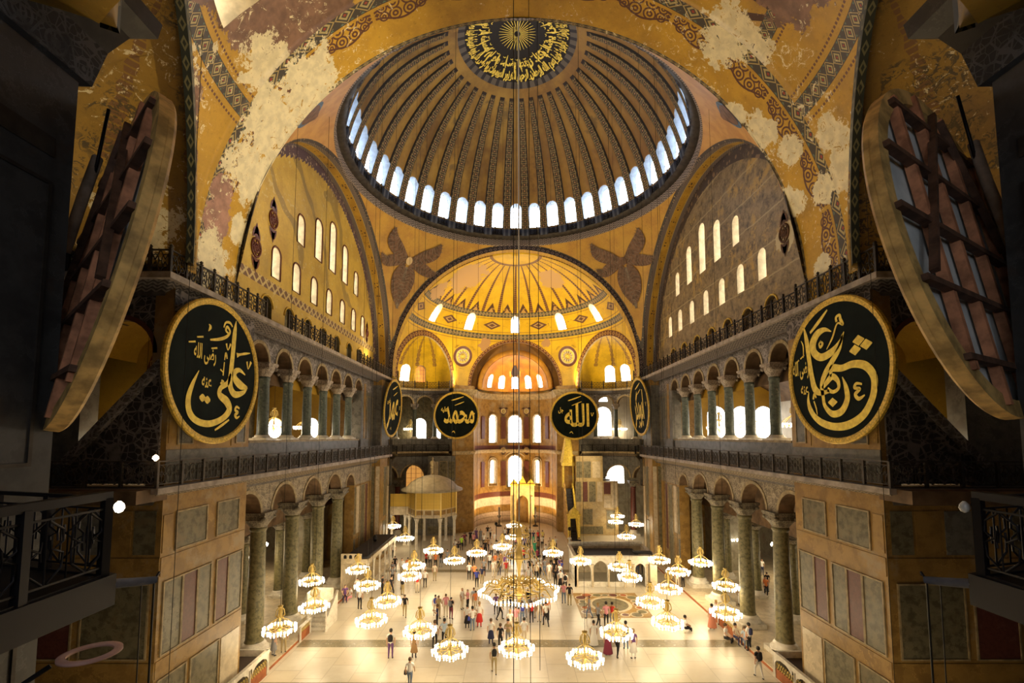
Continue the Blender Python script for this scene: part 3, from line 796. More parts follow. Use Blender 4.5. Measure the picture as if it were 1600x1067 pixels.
for sgn, side in ((-1, 'left'), (1, 'right')):
    # west great pier: nave face and west face
    b = MB(); x0, x1 = sorted((sgn * 16, sgn * 21.5)); b.box(x0, x1, 20.5, 26.9, 0, 12.2, 0); b.box(*sorted((sgn * 16, sgn * 16.84)), 20.5, 26.9, 12.2, 21.4, 0); b.box(*sorted((sgn * 16.84, sgn * 21.5)), 23.7, 26.9, 12.2, 21.4, 0)
    xa, xb = sorted((sgn * 21.5, sgn * 30)); b.box(xa, xb, 20.5, 21.4, 0, 12.0, 0)
    lay = pier_layout(6.4)
    reveted(b, (sgn * 16, 20.5, 0), (0, 1, 0), (-sgn, 0, 0), lay, PM)
    reveted(b, (sgn * 16, 20.5, 0), (sgn, 0, 0), (0, -1, 0), pier_layout(12), PM)
    # gallery storey: pilaster strips and a dark panel
    reveted(b, (sgn * 16, 20.5, 0), (0, 1, 0), (-sgn, 0, 0), [(0.1, .5, 14.2, 20.0, 'h'), (.7, 1.6, 14.2, 19.0, 'd', 1), (4.7, 5.0, 14.0, 19.5, 'h'), (5.15, 5.9, 14.2, 19.4, 'd', 1), (.0, 6.4, 12.4, 13.9, 'd')], PM)
    struct(b.build('wall_%s_west_pier' % side, PMATS))
    # carved frieze under the upper cornice
    b = MB(); b.quadm((sgn * 15.95, 20.5, 20.2), (0, 6.4, 0), (0, 0, 1.1)); struct(b.build('trim_%s_pier_frieze' % side, m_carvedd))
    # east great pier
    b = MB(); x0, x1 = sorted((sgn * 16, sgn * 22)); b.box(x0, x1, 50.6 + 3.4, 58.0, 0, 21.4, 0)
    reveted(b, (sgn * 16, 54, 0), (0, 1, 0), (-sgn, 0, 0), [(.2, 1.3, .5, 11, 'h'), (1.5, 2.6, 5, 10.8, 'g', 1), (1.5, 2.6, .5, 4.4, 'g', 1), (2.9, 3.7, .5, 10.8, 'c', 1), (.2, 3.6, 12.4, 20.6, 'd')], PM)
    reveted(b, (sgn * 16, 54, 0), (sgn, 0, 0), (0, -1, 0), [(.05, .5, .5, 11, 'c'), (.65, 1.1, .5, 11, 'g'), (0, 1.2, 12.4, 20.6, 'd')], PM)
    struct(b.build('wall_%s_east_pier' % side, PMATS))
    # wall pieces at the ends of the arcades
    b = MB(); x0, x1 = sorted((sgn * 17.0, sgn * 18.0))
    b.box(x0, x1, 48.2, 54.0, 0, 9.39, 0); b.box(x0 - .001, x1 + .001, 54, 54.01, 0, 9.3, 0); b.box(x0, x1, 49.75, 54, 12.3, 19.54, 5); b.box(x0, x1, 26.9, 27.3, 0, 9.39, 0); b.box(x0, x1, 26.9, 28.4, 12.3, 19.54, 5)
    reveted(b, (sgn * 17, 47.3, 0), (0, 1, 0), (-sgn, 0, 0), [(1.0, 1.35, 4.3, 9.2, 'g'), (1.0, 1.35, .5, 3.8, 'd'), (1.5, 2.6, 4.3, 9.2, 'c', 1), (1.5, 2.6, .5, 3.8, 'h', 1), (2.9, 4.1, .5, 9.2, 'g', 1), (4.4, 5.2, 2, 9.2, 'p', 1), (5.4, 6.5, .5, 9.2, 'h')], PM)
    reveted(b, (sgn * 17, 49, 0), (0, 1, 0), (-sgn, 0, 0), [(1.6, 2.2, 14.3, 20.4, 'h'), (2.6, 4.6, 14.3, 19, 'd', 1)], PM)
    struct(b.build('wall_%s_arcade_ends' % side, PMATS))
    # ground arcade and gallery arcade
    pth = lambda s, sgn=sgn: (sgn * 17.0, s, -sgn, 0)
    g = [(28.95, 1.45)] + [((GC_Y[i] + GC_Y[i + 1]) / 2, 1.66) for i in range(3)] + [(46.4, .62)]
    g = [(28.85, 1.52), (33.47, 1.68), (38.2, 1.66), (42.8, 1.6), (46.95, 1.2)]
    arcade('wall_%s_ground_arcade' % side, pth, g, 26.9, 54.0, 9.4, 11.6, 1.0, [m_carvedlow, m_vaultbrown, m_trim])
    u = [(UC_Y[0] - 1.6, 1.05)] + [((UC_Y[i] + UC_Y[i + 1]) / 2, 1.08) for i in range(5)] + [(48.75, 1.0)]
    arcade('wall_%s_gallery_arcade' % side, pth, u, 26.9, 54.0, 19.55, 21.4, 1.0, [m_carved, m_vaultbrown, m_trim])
    for i, y in enumerate(GC_Y):
        column(ms_ground, (sgn * 17.5, y, .22), 'tall weathered green marble column, %s on the %s side of the ground floor' % (ORD[i], side), 'ground floor columns')
    for i, y in enumerate(UC_Y):
        column(ms_gal, (sgn * 17.5, y, 14.26), 'slim green gallery column with pale capital, %s on the %s side upstairs' % (ORD[i], side), 'gallery columns')
    b = MB(); x0, x1 = sorted((sgn * 17.05, sgn * 17.95))
    ys = [29.0] + [y for y in UC_Y] + [49.2]
    b.box(x0, x1, 28.6, 49.2, 12.3, 14.2, 0); b.box(*sorted((sgn * 16.95, sgn * 18.05)), 28.6, 49.2, 14.1, 14.25, 1)
    struct(b.build('wall_%s_gallery_parapet' % side, [m_marble_dim, m_trim]))
    # aisle and gallery behind
    b = MB(); x0, x1 = sorted((sgn * 17.9, sgn * 31)); b.box(x0, x1, 21.4, 72, 11.6, 12.3, 0); b.box(*sorted((sgn * 16.2, sgn * 17.95)), 26.9, 54, 11.7, 12.25, 0)
    b.box(*sorted((sgn * 15.9, sgn * 22)), 18.9, 20.6, 11.7, 12.25, 0)
    struct(b.build('floor_gallery_' + side, m_vaultbrown))
    b = MB(); b.box(x0, x1, 21.4, 72, 21.5, 22.0, 0); struct(b.build('ceiling_gallery_' + side, m_vaultbrown))
    b = MB(); b.box(*sorted((sgn * 31, sgn * 31.6)), 12, 74, 0, 11.8, 0)
    b.box(*sorted((sgn * 31, sgn * 31.6)), 12, 74, 12.2, 21.8, 1)
    b.box(*sorted((sgn * 9, sgn * 31.5)), 72, 72.6, 0, 11.8, 0); b.box(*sorted((sgn * 9, sgn * 31.5)), 72, 72.6, 12.2, 21.8, 1)
    b.box(*sorted((sgn * 21, sgn * 31.5)), 20.6, 21.3, 12.2, 21.8, 1)
    struct(b.build('wall_%s_aisle' % side, [m_aislewall, m_plasterwhite if sgn > 0 else m_marble_grey]))
    # inner cross walls of the aisle (the buttress piers)
    b = MB(); b.box(*sorted((sgn * 22, sgn * 26)), 50, 54, .0, 11.7, 0); b.box(*sorted((sgn * 22, sgn * 31)), 54, 55, 12.3, 21.6, 1); b.box(*sorted((sgn * 23, sgn * 26)), 38, 41, .0, 11.7, 0)
    struct(b.build('wall_%s_buttress' % side, [m_aislewall, m_vaultgold]))
    for i, y in enumerate((31, 36.5, 42, 47.5)):
        column(ms_aisle, (sgn * 21.5, y, .22), 'green aisle column standing behind the %s arcade, %s to the camera' % (side, ORD[i]), 'inner aisle columns')
    b = MB()
    for y in (33.7, 39.2, 44.7): b.lathe([(2.75, 0), (2.75, .9)], (sgn * 21.5, y, 0), 4)
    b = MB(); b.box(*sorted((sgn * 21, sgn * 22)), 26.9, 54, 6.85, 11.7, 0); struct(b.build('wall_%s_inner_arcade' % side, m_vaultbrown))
    # brown gallery vault, gold further in
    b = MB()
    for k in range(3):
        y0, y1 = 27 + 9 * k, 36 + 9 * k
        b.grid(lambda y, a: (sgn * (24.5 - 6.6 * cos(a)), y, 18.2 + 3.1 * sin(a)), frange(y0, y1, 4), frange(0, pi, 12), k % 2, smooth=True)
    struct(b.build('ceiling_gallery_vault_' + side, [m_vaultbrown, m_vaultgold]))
# windows of the galleries and aisles
for y in (29.5, 33, 36.5, 40, 43.5, 47): window((30.95, y, 13.6), (-1, 0, 0), 2.6, 4.2, pane=m_panew, bars=(3, 5))
for x in (23.7, 26.6, 29.3): window((x, 53.95, 13.5), (0, -1, 0), 2.2, 4.6, pane=m_panew, bars=(3, 5))
for x in (-24.2, -28.5): window((x, 53.95, 13.5), (0, -1, 0), 1.6, 3.2, pane=m_panew, bars=(3, 5))
for y in (33, 40, 47): window((-30.95, y, 14.0), (1, 0, 0), 1.8, 3.0, pane=m_panew, bars=(3, 4))
for y in (34, 44): window((30.95, y, 5.0), (-1, 0, 0), 1.8, 3.4, pane=m_panew, bars=(3, 4))

# --- cornices
lowprof = [(0.0, 11.45), (.12, 11.45), (.18, 11.6), (.55, 11.85), (.75, 12.0), (.95, 12.02), (.95, 12.28), (0.0, 12.3), (-1.2, 12.3)]
lowm = [0, 0, 1, 1, 2, 2, 2, 2]
upprof = [(0.0, 20.95), (.12, 20.95), (.2, 21.1), (.55, 21.3), (.85, 21.45), (1.05, 21.47), (1.05, 21.75), (0.0, 21.8), (-2.0, 21.8)]
for sgn, side in ((-1, 'left'), (1, 'right')):
    def order(p): return p if sgn < 0 else p[::-1]
    ex = exedra_path(sgn)
    nave = [(sgn * 28, 20.6), (sgn * 16.55, 20.6), (sgn * 16.55, 57.8)]
    mir = lambda p: p if sgn < 0 else p[::-1]
    sweep('trim_%s_lower_cornice' % side, mir(nave), lowprof, [m_darktrim, m_cornl, m_lip], mlist=lowm)
    sweep('trim_%s_upper_cornice' % side, mir(nave), upprof, [m_darktrim, m_corn, m_lip], mlist=lowm)
    sweep('trim_%s_exedra_lower_cornice' % side, mir(ex), lowprof, [m_darktrim, m_cornl, m_trim], mlist=lowm)
    sweep('trim_%s_exedra_upper_cornice' % side, mir(ex), upprof, [m_darktrim, m_corn, m_trim], mlist=lowm)

# --- west pier, west face: gallery arch with a golden vault behind it
for sgn, side in ((-1, 'left'), (1, 'right')):
    pth = (lambda s: (-s, 20.55, 0, -1)) if sgn < 0 else (lambda s: (s, 20.55, 0, -1))
    arcade('wall_%s_west_gallery_arch' % side, pth, [(18.4, 1.55)], 16.0, 30, 18.3, 21.4, 0.9, [m_carvedd, m_vaultbrown, m_redband])
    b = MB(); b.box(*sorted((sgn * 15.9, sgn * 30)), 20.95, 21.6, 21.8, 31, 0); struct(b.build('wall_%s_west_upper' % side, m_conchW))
    b = MB(); b.box(*sorted((sgn * 19.95, sgn * 30)), 20.5, 21.4, 12.3, 18.3, 0)
    struct(b.build('wall_%s_west_gallery' % side, m_marble_dim))
    # the raking carved slab in front of the vault
    b = MB(); xs = (16.2, 20.3)
    P = [(sgn * 16.25, 20.4, 12.4), (sgn * 20.4, 20.4, 12.4), (sgn * 20.4, 20.4, 13.2), (sgn * 16.25, 20.4, 17.8)]
    Q = [(x, 20.9, z) for x, y, z in P]
    b.face(P, 0); b.face(Q[::-1], 0)
    for i in range(4): b.face([P[i], P[(i + 1) % 4], Q[(i + 1) % 4], Q[i]], 1)
    b.bar((sgn * 16.2, 20.35, 17.85), (sgn * 20.4, 20.35, 13.2), .35, .35, 1)
    struct(b.build('trim_%s_raking_slab' % side, [m_carvedd, m_carved]))
    b = MB(); b.box(*sorted((sgn * 16.85, sgn * 26)), 23.4, 23.65, 12.3, 21.4, 0)
    b.grid(lambda y, a: (sgn * (18.4 - 1.55 * cos(a)), y, 18.3 + 1.55 * sin(a)), frange(20.9, 23.4, 3), frange(0, pi, 12), 0)
    b.grid(lambda t, a: (sgn * (18.4 - (1.2 - .35 * t) * cos(a)), 23.3, 15.5 + (3.9 - .35 * t) * sin(a)), [0, 1], frange(0, pi, 16), 1, lambda t, a: (t, a * 3))
    struct(b.build('wall_%s_west_gallery_vault' % side, [m_vaultgold, m_redband]))

# --- great arches
def ring_face(b, cx, cy, cz, r0, r1, plane, m, a0=0, a1=pi, n=64, uvk=1.0):
    """flat annulus; plane 'y' faces along y, plane 'x' along x"""
    def P(r, a): return (cx + r * cos(a), cy, cz + r * sin(a)) if plane == 'y' else (cx, cy + r * cos(a), cz + r * sin(a))
    b.grid(lambda r, a: P(r, a), [r0, r1], frange(a0, a1, n), m, lambda r, a: ((r - r0) / (r1 - r0), a * r0), smooth=False)
b = MB()
b.grid(lambda u, a: (R * cos(a), 24.8 - u, ZC + R * sin(a)), [0, .22, .9, 1.8, 2.75, 3.65], frange(-.08, pi + .08, 90), 0, lambda u, a: (u, a * R))
struct(b.build('ceiling_west_great_arch', m_archW))
b = MB()
ring_face(b, 0, 56.2, ZC, 15.35, 15.85, 'y', 0, -.05, pi + .05)
b.grid(lambda u, a: (15.35 * cos(a), 56.2 + u, ZC + 15.35 * sin(a)), [0, .5, 1.3], frange(-.05, pi + .05, 80), 1, lambda u, a: (u / 1.3, a * R))
struct(b.build('ceiling_east_great_arch', [m_archband, m_soffitE]))
for sgn, side in ((-1, 'left'), (1, 'right')):
    b = MB()
    b.grid(lambda u, a: (sgn * (15.8 + u), YC + R * cos(a), ZC + R * sin(a)), [0, .5, 1.28, 1.75], frange(-.06, pi + .06, 90), 0, lambda u, a: (u, a * R))
    struct(b.build('ceiling_%s_great_arch' % side, m_archNS))
# --- pendentives
RP = R * sqrt(2)
for i, (dx, dy, nm) in enumerate(((-1, -1, 'west_left'), (1, -1, 'west_right'), (-1, 1, 'east_left'), (1, 1, 'east_right'))):
    b = MB()
    def P(a, t):
        cx, cy = cos(a), sin(a); rmax = R / max(cx, cy)
        lo = sqrt(max(0, RP * RP - rmax * rmax)); dz = lo + (R - lo) * t
        r = sqrt(RP * RP - dz * dz); return (dx * r * cx, YC + dy * r * cy, ZC + dz)
    b.grid(P, frange(0, pi / 2, 48), frange(0, 1, 24), 0)
    struct(b.build('wall_pendentive_' + nm, m_pend))
# --- dome
ZR, RD, HD = 39.6, 15.1, 13.0
RS = (RD * RD + HD * HD) / (2 * HD); ZS = ZR + HD - RS
EL0 = math.degrees(math.asin((ZR - ZS) / RS))
def dome_p(u, el, off=0.0):
    a = 2 * pi * u / 40 + pi / 2 - pi / 40; e = rad(el)
    f = abs(u % 1 - .5); g = .5 - f
    rib = 0.22 * max(0, min(1, (.24 - g) / .05)) if g < .24 and el < 64 else 0
    rr = RS - rib + off
    return (rr * cos(e) * cos(a), YC + rr * cos(e) * sin(a), ZS + rr * sin(e))
us = []
for k in range(40): us += [k + t for t in (0, .1, .2, .25, .5, .75, .8, .9)]
us.append(40)
els = [EL0 + (90 - EL0) * t for t in frange(0, 1, 44)]; els[-1] = 89.9
b = MB(); b.grid(dome_p, us, els, 0, lambda u, e: (u, (e - EL0) / (90 - EL0) * 90))
o = b.build('ceiling_dome', [m_dome, m_jambb])
bm = bmesh.new(); bm.from_mesh(o.data); bmesh.ops.remove_doubles(bm, verts=bm.verts, dist=1e-3)
for f in bm.faces:
    if f.normal.dot(f.calc_center_median() - Vector((0, YC, ZS))) > 0: f.normal_flip()
bm.to_mesh(o.data); bm.free()
md = o.modifiers.new('s', 'SOLIDIFY'); md.thickness = 1.1; md.offset = -1
apply_mods(o)
bm = bmesh.new(); bm.from_mesh(o.data); bmesh.ops.remove_doubles(bm, verts=bm.verts, dist=1e-3); bmesh.ops.recalc_face_normals(bm, faces=bm.faces); bm.to_mesh(o.data); bm.free()
cb = MB(); ZW = 40.55
for k in range(40):
    a = 2 * pi * (k + .5) / 40 + pi / 2 - pi / 40; n = Vector((-cos(a), -sin(a), 0))
    prism_cut(cb, Vector((15.6 * cos(a), YC + 15.6 * sin(a), ZW)), n, 1.36, 2.75, 1.8, 1.9)
cut_with(o, cb)
struct(o)
for k in range(40):
    a = 2 * pi * (k + .5) / 40 + pi / 2 - pi / 40; n = Vector((-cos(a), -sin(a), 0))
    if sin(a) < -0.55: continue            # those behind the western arch cannot be seen
    window(Vector((15.02 * cos(a), YC + 15.02 * sin(a), ZW)), n, 1.36, 2.75, pane=m_pane, bars=(2, 4))
b = MB()
b.lathe([(15.95, -1.05), (15.72, -1.0), (15.66, -.85), (15.66, -.25)], (0, YC, ZR), 96, 0)
b.lathe([(15.66, -.25), (15.35, -.2), (14.95, 0.0), (14.95, .1), (15.3, .12)], (0, YC, ZR), 96, 1)
struct(b.build('trim_dome_cornice', [m_ringband, m_bronze]))

# --- half domes
def sphere_shell(name, c, r, az0, az1, el0, el1, mat, cuts=(), cutters=None, thick=0.9, naz=96, nel=48, pole_y=1):
    """inside of a sphere; azimuth 0 points along +y*pole_y; UV in degrees"""
    b = MB()
    b.grid(lambda a, e: (c[0] + r * cos(rad(e)) * sin(rad(a)), c[1] + pole_y * r * cos(rad(e)) * cos(rad(a)), c[2] + r * sin(rad(e))),
           frange(az0, az1, naz), frange(el0, el1, nel), 0)
    o = b.build(name, [mat, m_jamb])
    bm = bmesh.new(); bm.from_mesh(o.data)
    bmesh.ops.remove_doubles(bm, verts=bm.verts, dist=1e-4)
    for p, n in cuts:   # n points to the side that is taken away
        bmesh.ops.bisect_plane(bm, geom=bm.verts[:] + bm.edges[:] + bm.faces[:], plane_co=p, plane_no=n, clear_outer=True)
    for f in bm.faces:
        if f.normal.dot(f.calc_center_median() - Vector(c)) > 0: f.normal_flip()
    bm.to_mesh(o.data); bm.free()
    md = o.modifiers.new('s', 'SOLIDIFY'); md.thickness = thick; md.offset = -1
    apply_mods(o)
    if cutters: cut_with(o, cutters)
    return struct(o)
def circle_trim(name, c, nrm, r, w, depth, mats, a0=0, a1=pi, n=48):
    """archivolt along a circle in the plane through c; spans the upper half"""
    nrm = Vector(nrm).normalized(); up = Vector((0, 0, 1)); x = up.cross(nrm).normalized(); c = Vector(c)
    b = MB()
    P = lambda rr, a, d: c + x * (rr * cos(a)) + up * (rr * sin(a)) + nrm * d
    th = frange(a0, a1, n)
    for (r0, d0, r1, d1, m) in ((r - w, depth, r + w, depth, 0), (r - w, -depth * 2, r - w, depth, 1), (r + w, depth, r + w, -depth * .5, 1)):
        b.grid(lambda t, a: P(r0 + (r1 - r0) * t, a, d0 + (d1 - d0) * t), [0, 1], th, m, lambda t, a: (t, a * r), smooth=False)
    return struct(b.build(name, mats))
C0 = Vector((0, 57.2, 22.4)); R0 = 15.6
def half_dome(pole, c0, nm, mat, mconch, wins):
    cuts = []; conc = []; CA, HA = (63, 25) if pole > 0 else (60, 28)
    for s in (-1, 1):
        d = Vector((s * sin(rad(CA)), pole * cos(rad(CA)), 0)); cc = Vector(c0) + d * (R0 * cos(rad(HA))); rr = R0 * sin(rad(HA))
        cuts.append((cc, d)); conc.append((s, d, cc, rr))
    rb = 7.2; db = sqrt(R0 * R0 - rb * rb)
    if pole > 0: cuts.append((Vector(c0) + Vector((0, db, 0)), Vector((0, 1, 0))))
    cut_b = MB()
    if wins:
        for az in ((0, 33, -33, 63.5, -63.5) if pole > 0 else (-71.5,)):
            n = Vector((-sin(rad(az)), -pole * cos(rad(az)), 0)); p = Vector(c0) - n * (R0 * cos(rad(31.6))) + Vector((0, 0, R0 * sin(rad(31.6 if pole > 0 else 33)) + .15))
            prism_cut(cut_b, p, n, 1.35, 2.2, 2.2, 3.6)
            if wins == 1: window(p - n * .15, n, 1.35, 2.2, pane=m_pane, bars=(2, 3))
            else: window(p - n * .3, n, 1.35, 2.2, pane=m_panew, bars=(2, 3))
    sphere_shell('ceiling_%s_half_dome' % nm, c0, R0, -90, 90, -2, 89, mat, cuts, cut_b if wins else None, thick=1.9, pole_y=pole)
    for s, d, cc, rr in conc:
        side = 'left' if s < 0 else 'right'
        b = MB(); az0 = math.degrees(atan2(d.x, d.y))
        cb = MB()
        n_w = 0
        if pole > 0:
            for k, az in enumerate((23, 45, -3)):
                a = rad(az0 - s * az); n = Vector((-sin(a), -cos(a), 0)); p = cc - n * (rr - .9) + Vector((0, 0, .55)); p = cc - n * (rr * .985) + Vector((0, 0, .5))
                prism_cut(cb, p, n, 1.5, 2.5, 1.6, 2.0)
                window(p - n * .35, n, 1.5, 2.5, pane=(m_paneo if (s < 0 and k == 1) else m_pane), bars=(2, 4)); n_w += 1
        bb = MB(); bb.grid(lambda a, e: tuple(cc + Vector((sin(rad(a + az0)), cos(rad(a + az0)), 0)) * (rr * cos(rad(e))) + Vector((0, 0, rr * sin(rad(e))))), frange(-92, 92, 56), frange(-4, 89, 30), 0)
        o = bb.build('ceiling_%s_%s_conch' % (nm, side), [mconch, m_jamb])
        bm = bmesh.new(); bm.from_mesh(o.data); bmesh.ops.remove_doubles(bm, verts=bm.verts, dist=1e-4)
        for f in bm.faces:
            if f.normal.dot(f.calc_center_median() - cc) > 0: f.normal_flip()
        bm.to_mesh(o.data); bm.free()
        md = o.modifiers.new('s', 'SOLIDIFY'); md.thickness = .8; md.offset = -1; apply_mods(o)
        if n_w: cut_with(o, cb)
        struct(o)
        circle_trim('trim_%s_%s_conch_arch' % (nm, side), cc - d * .12, -d, rr, .38, .10, [m_redband if pole > 0 else m_foldband, m_trim if pole > 0 else m_foldband], -.05, pi + .05)
half_dome(1, C0, 'east', m_semiE, m_conch, 1)
half_dome(-1, Vector((0, 21.25, 22.8)), 'west', m_semiW, m_conchW, 2)

# --- bema and apse
AP = Vector((0, 72.3, 22.4)); RA = 6.5
b = MB()
b.grid(lambda y, a: (7.2 * cos(a), y, 22.4 + 7.2 * sin(a)), [71.0, 71.6, 72.4, 73.2], frange(0, pi, 40), 0, lambda y, a: (y - 71, a * 7.2))
ring_face(b, 0, 73.2, 22.4, 5.3, 7.2, 'y', 0, 0, pi, 40)
struct(b.build('ceiling_bema_vault', [m_bema, m_redband]))
circle_trim('trim_bema_arch', (0, 71.02, 22.4), (0, -1, 0), 7.3, .35, .1, [m_redband, m_trim])
cb = MB()
for az in (-54, -26, 0, 26, 54):
    a = rad(az); n = Vector((-sin(a), -cos(a), 0)); p = Vector((0, 73.2, 22.75)) - n * 5.2
    prism_cut(cb, p, n, 1.15, 2.2, 1.6, 2.0); window(p - n * .5, n, 1.15, 2.2, pane=m_pane, bars=(2, 3))
sphere_shell('ceiling_apse_conch', Vector((0, 73.2, 22.4)), 5.35, -92, 92, -2, 89, m_apse, (), cb, .8, 48, 24)
# apse wall with six tall windows
b = MB(); rA = 6.45
def apse_bands(z): return 0
zs = [0, .9, 1.0, 1.7, 1.8, 2.8, 2.9, 4.2, 4.3, 5.1, 11.9, 12.3, 13.0, 20.8, 22.4]
mm = [2, 1, 2, 1, 3, 1, 2, 1, 4, 0, 1, 4, 0, 0]
b.grid(lambda a, z: (rA * sin(a), 73.2 + rA * cos(a), z), frange(-pi / 2, pi / 2, 40), zs, 0, lambda a, z: (a * rA, z), mf=lambda a, z: mm[zs.index(z)])
for s in (-1, 1): 
    b.quadm((s * rA, 71.0, 0), (0, 2.2, 0), (0, 0, 22.4), 0)
o = b.build('wall_apse', [m_honey, m_trim, m_pinkw, m_honey, m_porphyry, m_jamb])
bm = bmesh.new(); bm.from_mesh(o.data); bmesh.ops.remove_doubles(bm, verts=bm.verts, dist=1e-3)
for f in bm.faces:
    if f.normal.dot(f.calc_center_median() - Vector((0, 73.2, f.calc_center_median().z))) > 0: f.normal_flip()
bm.to_mesh(o.data); bm.free()
md = o.modifiers.new('s', 'SOLIDIFY'); md.thickness = .9; md.offset = -1; apply_mods(o)
cb = MB(); tr = MB()
for az, w in ((-37, 1.35), (0, 2.3), (37, 1.35)):
    a = rad(az); n = Vector((-sin(a), -cos(a), 0)); c = Vector((0, 73.2, 0)) - n * (rA - .05)
    for z0, h in ((5.9, 5.3), (13.5, 4.7)):
        if z0 < 9 and az: w, h, z0 = .85, 3.9, 6.6
        elif az: w = 1.35
        p = c + Vector((0, 0, z0)); prism_cut(cb, p, n, w, h, 1.0, 2.0, m=5)
        window(p - n * .45, n, w, h, pane=m_pane, bars=(3 if w < 2 else 5, 9))
        x = Vector((0, 0, 1)).cross(n)
        q = arch_pts(w + .35, h + .18, 14)
        if z0 < 9: tr.tube([p + x * (u * 1.45) + Vector((0, 0, v * 1.16 - .45)) + n * .1 for u, v in q], .10, 6, closed=True)
        tr.tube([p + x * u + Vector((0, 0, v - .05)) + n * .12 for u, v in q], .13, 6, closed=True)
cut_with(o, cb); struct(o)
struct(tr.build('trim_apse_window_frames', m_cream))
b = MB()
for az in (-58, -18.5, 18.5, 58):
    a = rad(az); n = Vector((-sin(a), -cos(a), 0)); x = Vector((0, 0, 1)).cross(n); c = Vector((0, 73.2, 0)) - n * (rA - .12)
    b.obox(c + Vector((0, 0, 8.2)), x * .42, n * .08, (0, 0, 2.1), 0); b.obox(c + Vector((0, 0, 16.0)), x * .42, n * .08, (0, 0, 1.9), 0)
struct(b.build('trim_apse_porphyry_panels', m_porphyry))
bema = [(-15.4 + 7.0, 70.3), (-7.2, 70.9), (-7.2, 71.0)]
apath = [(-9.6, 69.45), (-8.5, 69.95), (-7.0, 70.8), (-6.5, 71.2), (-6.45, 73.2)] + [(6.45 * sin(a), 73.2 + 6.45 * cos(a)) for a in frange(-pi / 2, pi / 2, 24)][1:-1] + [(6.45, 73.2), (6.5, 71.2), (7.0, 70.8), (8.5, 69.95), (9.6, 69.45)]
ap_l = [(0.0, 11.7), (.15, 11.75), (.35, 12.1), (.35, 12.3), (-.3, 12.32)]; ap_u = [(0.0, 20.8), (.2, 20.95), (.55, 21.5), (.6, 21.8), (-.6, 21.85)]
sweep('trim_apse_lower_cornice', apath, ap_l, m_trim); sweep('trim_apse_upper_cornice', apath, ap_u, m_trim)
for sgn, side in ((-1, 'left'), (1, 'right')):
    # bema pier between exedra and apse
    poly = [(sgn * 9.62, 69.45), (sgn * 8.6, 69.9), (sgn * 6.48, 71.05), (sgn * 6.48, 74.5), (sgn * 10.5, 74.5), (sgn * 10.5, 70.9)]
    if sgn > 0: poly = poly[::-1]
    b = MB(); b.ngon_prism(poly, 0, 22.4, 0)
    struct(b.build('wall_%s_bema_pier' % side, m_honey))
    # exedra storeys
    Lx = pi * CON_R
    def pth(s, sgn=sgn):
        q = rad(-116.96 - 180.08 * s / Lx); x, y = -CON_C[0] + CON_R * cos(q), CON_C[1] + CON_R * sin(q)
        nx, ny = -cos(q), -sin(q)
        return (x, y, nx, ny) if sgn < 0 else (-x, y, -nx, ny)
    sp = [(Lx * (i + .5) / 7, 1.12) for i in range(7)]
    arcade('wall_%s_exedra_gallery_arcade' % side, pth, sp, 0, Lx, 19.5, 22.4, .6, [m_carved, m_vaultbrown, m_trim])
    for i in range(1, 7):
        x, y, nx, ny = pth(Lx * i / 7)
        if 1 <= i <= 6: column(ms_exu, (x - nx * .3, y - ny * .3, 14.15), 'slim exedra gallery column at the far %s end, %s to the side pier' % (side, ORD[i - 1]), 'exedra gallery columns')
    b = MB(); ss = frange(0, Lx, 24)
    for d, fl in ((0, False), (.6, True)):
        b.grid(lambda s, z: (pth(s)[0] - pth(s)[2] * d, pth(s)[1] - pth(s)[3] * d, z), ss, [12.3, 14.15], 0, lambda s, z: (s, z), smooth=False, flip=fl)
    b.grid(lambda s, d: (pth(s)[0] - pth(s)[2] * d, pth(s)[1] - pth(s)[3] * d, 14.15), ss, [-.05, .65], 1, smooth=False)
    struct(b.build('wall_%s_exedra_parapet' % side, [m_marble_dim, m_trim]))
    sp = [(Lx * (i + .5) / 5, 1.75) for i in range(5)]
    arcade('wall_%s_exedra_ground_arcade' % side, pth, sp, 0, Lx, 8.4, 11.7, .7, [m_marble_dim, m_vaultbrown, m_trim])
    for i in range(1, 5):
        x, y, nx, ny = pth(Lx * i / 5); column(ms_exg, (x - nx * .35, y - ny * .35, 0), 'dark red porphyry column of the far %s exedra, %s to the side pier' % (side, ORD[i - 1]), 'porphyry exedra columns')
    # flat marble-clad wall beside the apse
    b = MB(); x0, x1 = sorted((sgn * 9.0, sgn * 13.0)); b.box(x0, x1, 68.3, 69.0, 0, 11.6, 0); b.box(*sorted((sgn * 13, sgn * 15.2)), 68.3, 69, 0, 7.9, 0); reveted(b, (sgn * 13, 68.3, 0), (sgn, 0, 0), (0, -1, 0), [(.1, 1.1, 6.0, 7.7, 'p'), (1.2, 2.1, 4, 7.7, 'c'), (.1, 1.1, 4, 5.8, 'c'), (.5, 1.7, 1, 3.6, 'g', 1)], PM)
    lay = [(.2, 1.2, 8.4, 10.8, 'g'), (1.5, 2.7, 8.4, 10.8, 'g', 1), (3.0, 4.4, 8.4, 10.8, 'c'), (.1, 1.0, 4.9, 7.8, 'g', 1), (1.3, 2.1, 4.9, 7.8, 'p', 1), (2.4, 3.5, 4.9, 7.8, 'g', 1), (3.8, 4.7, 4.9, 7.8, 'c'), (.1, 4.7, 4.0, 4.7, 'h'), (1.3, 2.9, 1.6, 3.8, 'g', 1), (.1, 4.7, .2, 1.3, 'g')]
    reveted(b, (sgn * 8.9, 68.3, 0), (sgn, 0, 0), (0, -1, 0), lay[:-4] + [(.1, 4.0, 4.0, 4.7, 'h'), (1.3, 2.9, 1.6, 3.8, 'g', 1), (.1, 4.0, .2, 1.3, 'g')] if False else [tuple([q[0] * .85, q[1] * .85] + list(q[2:])) for q in lay], PM)
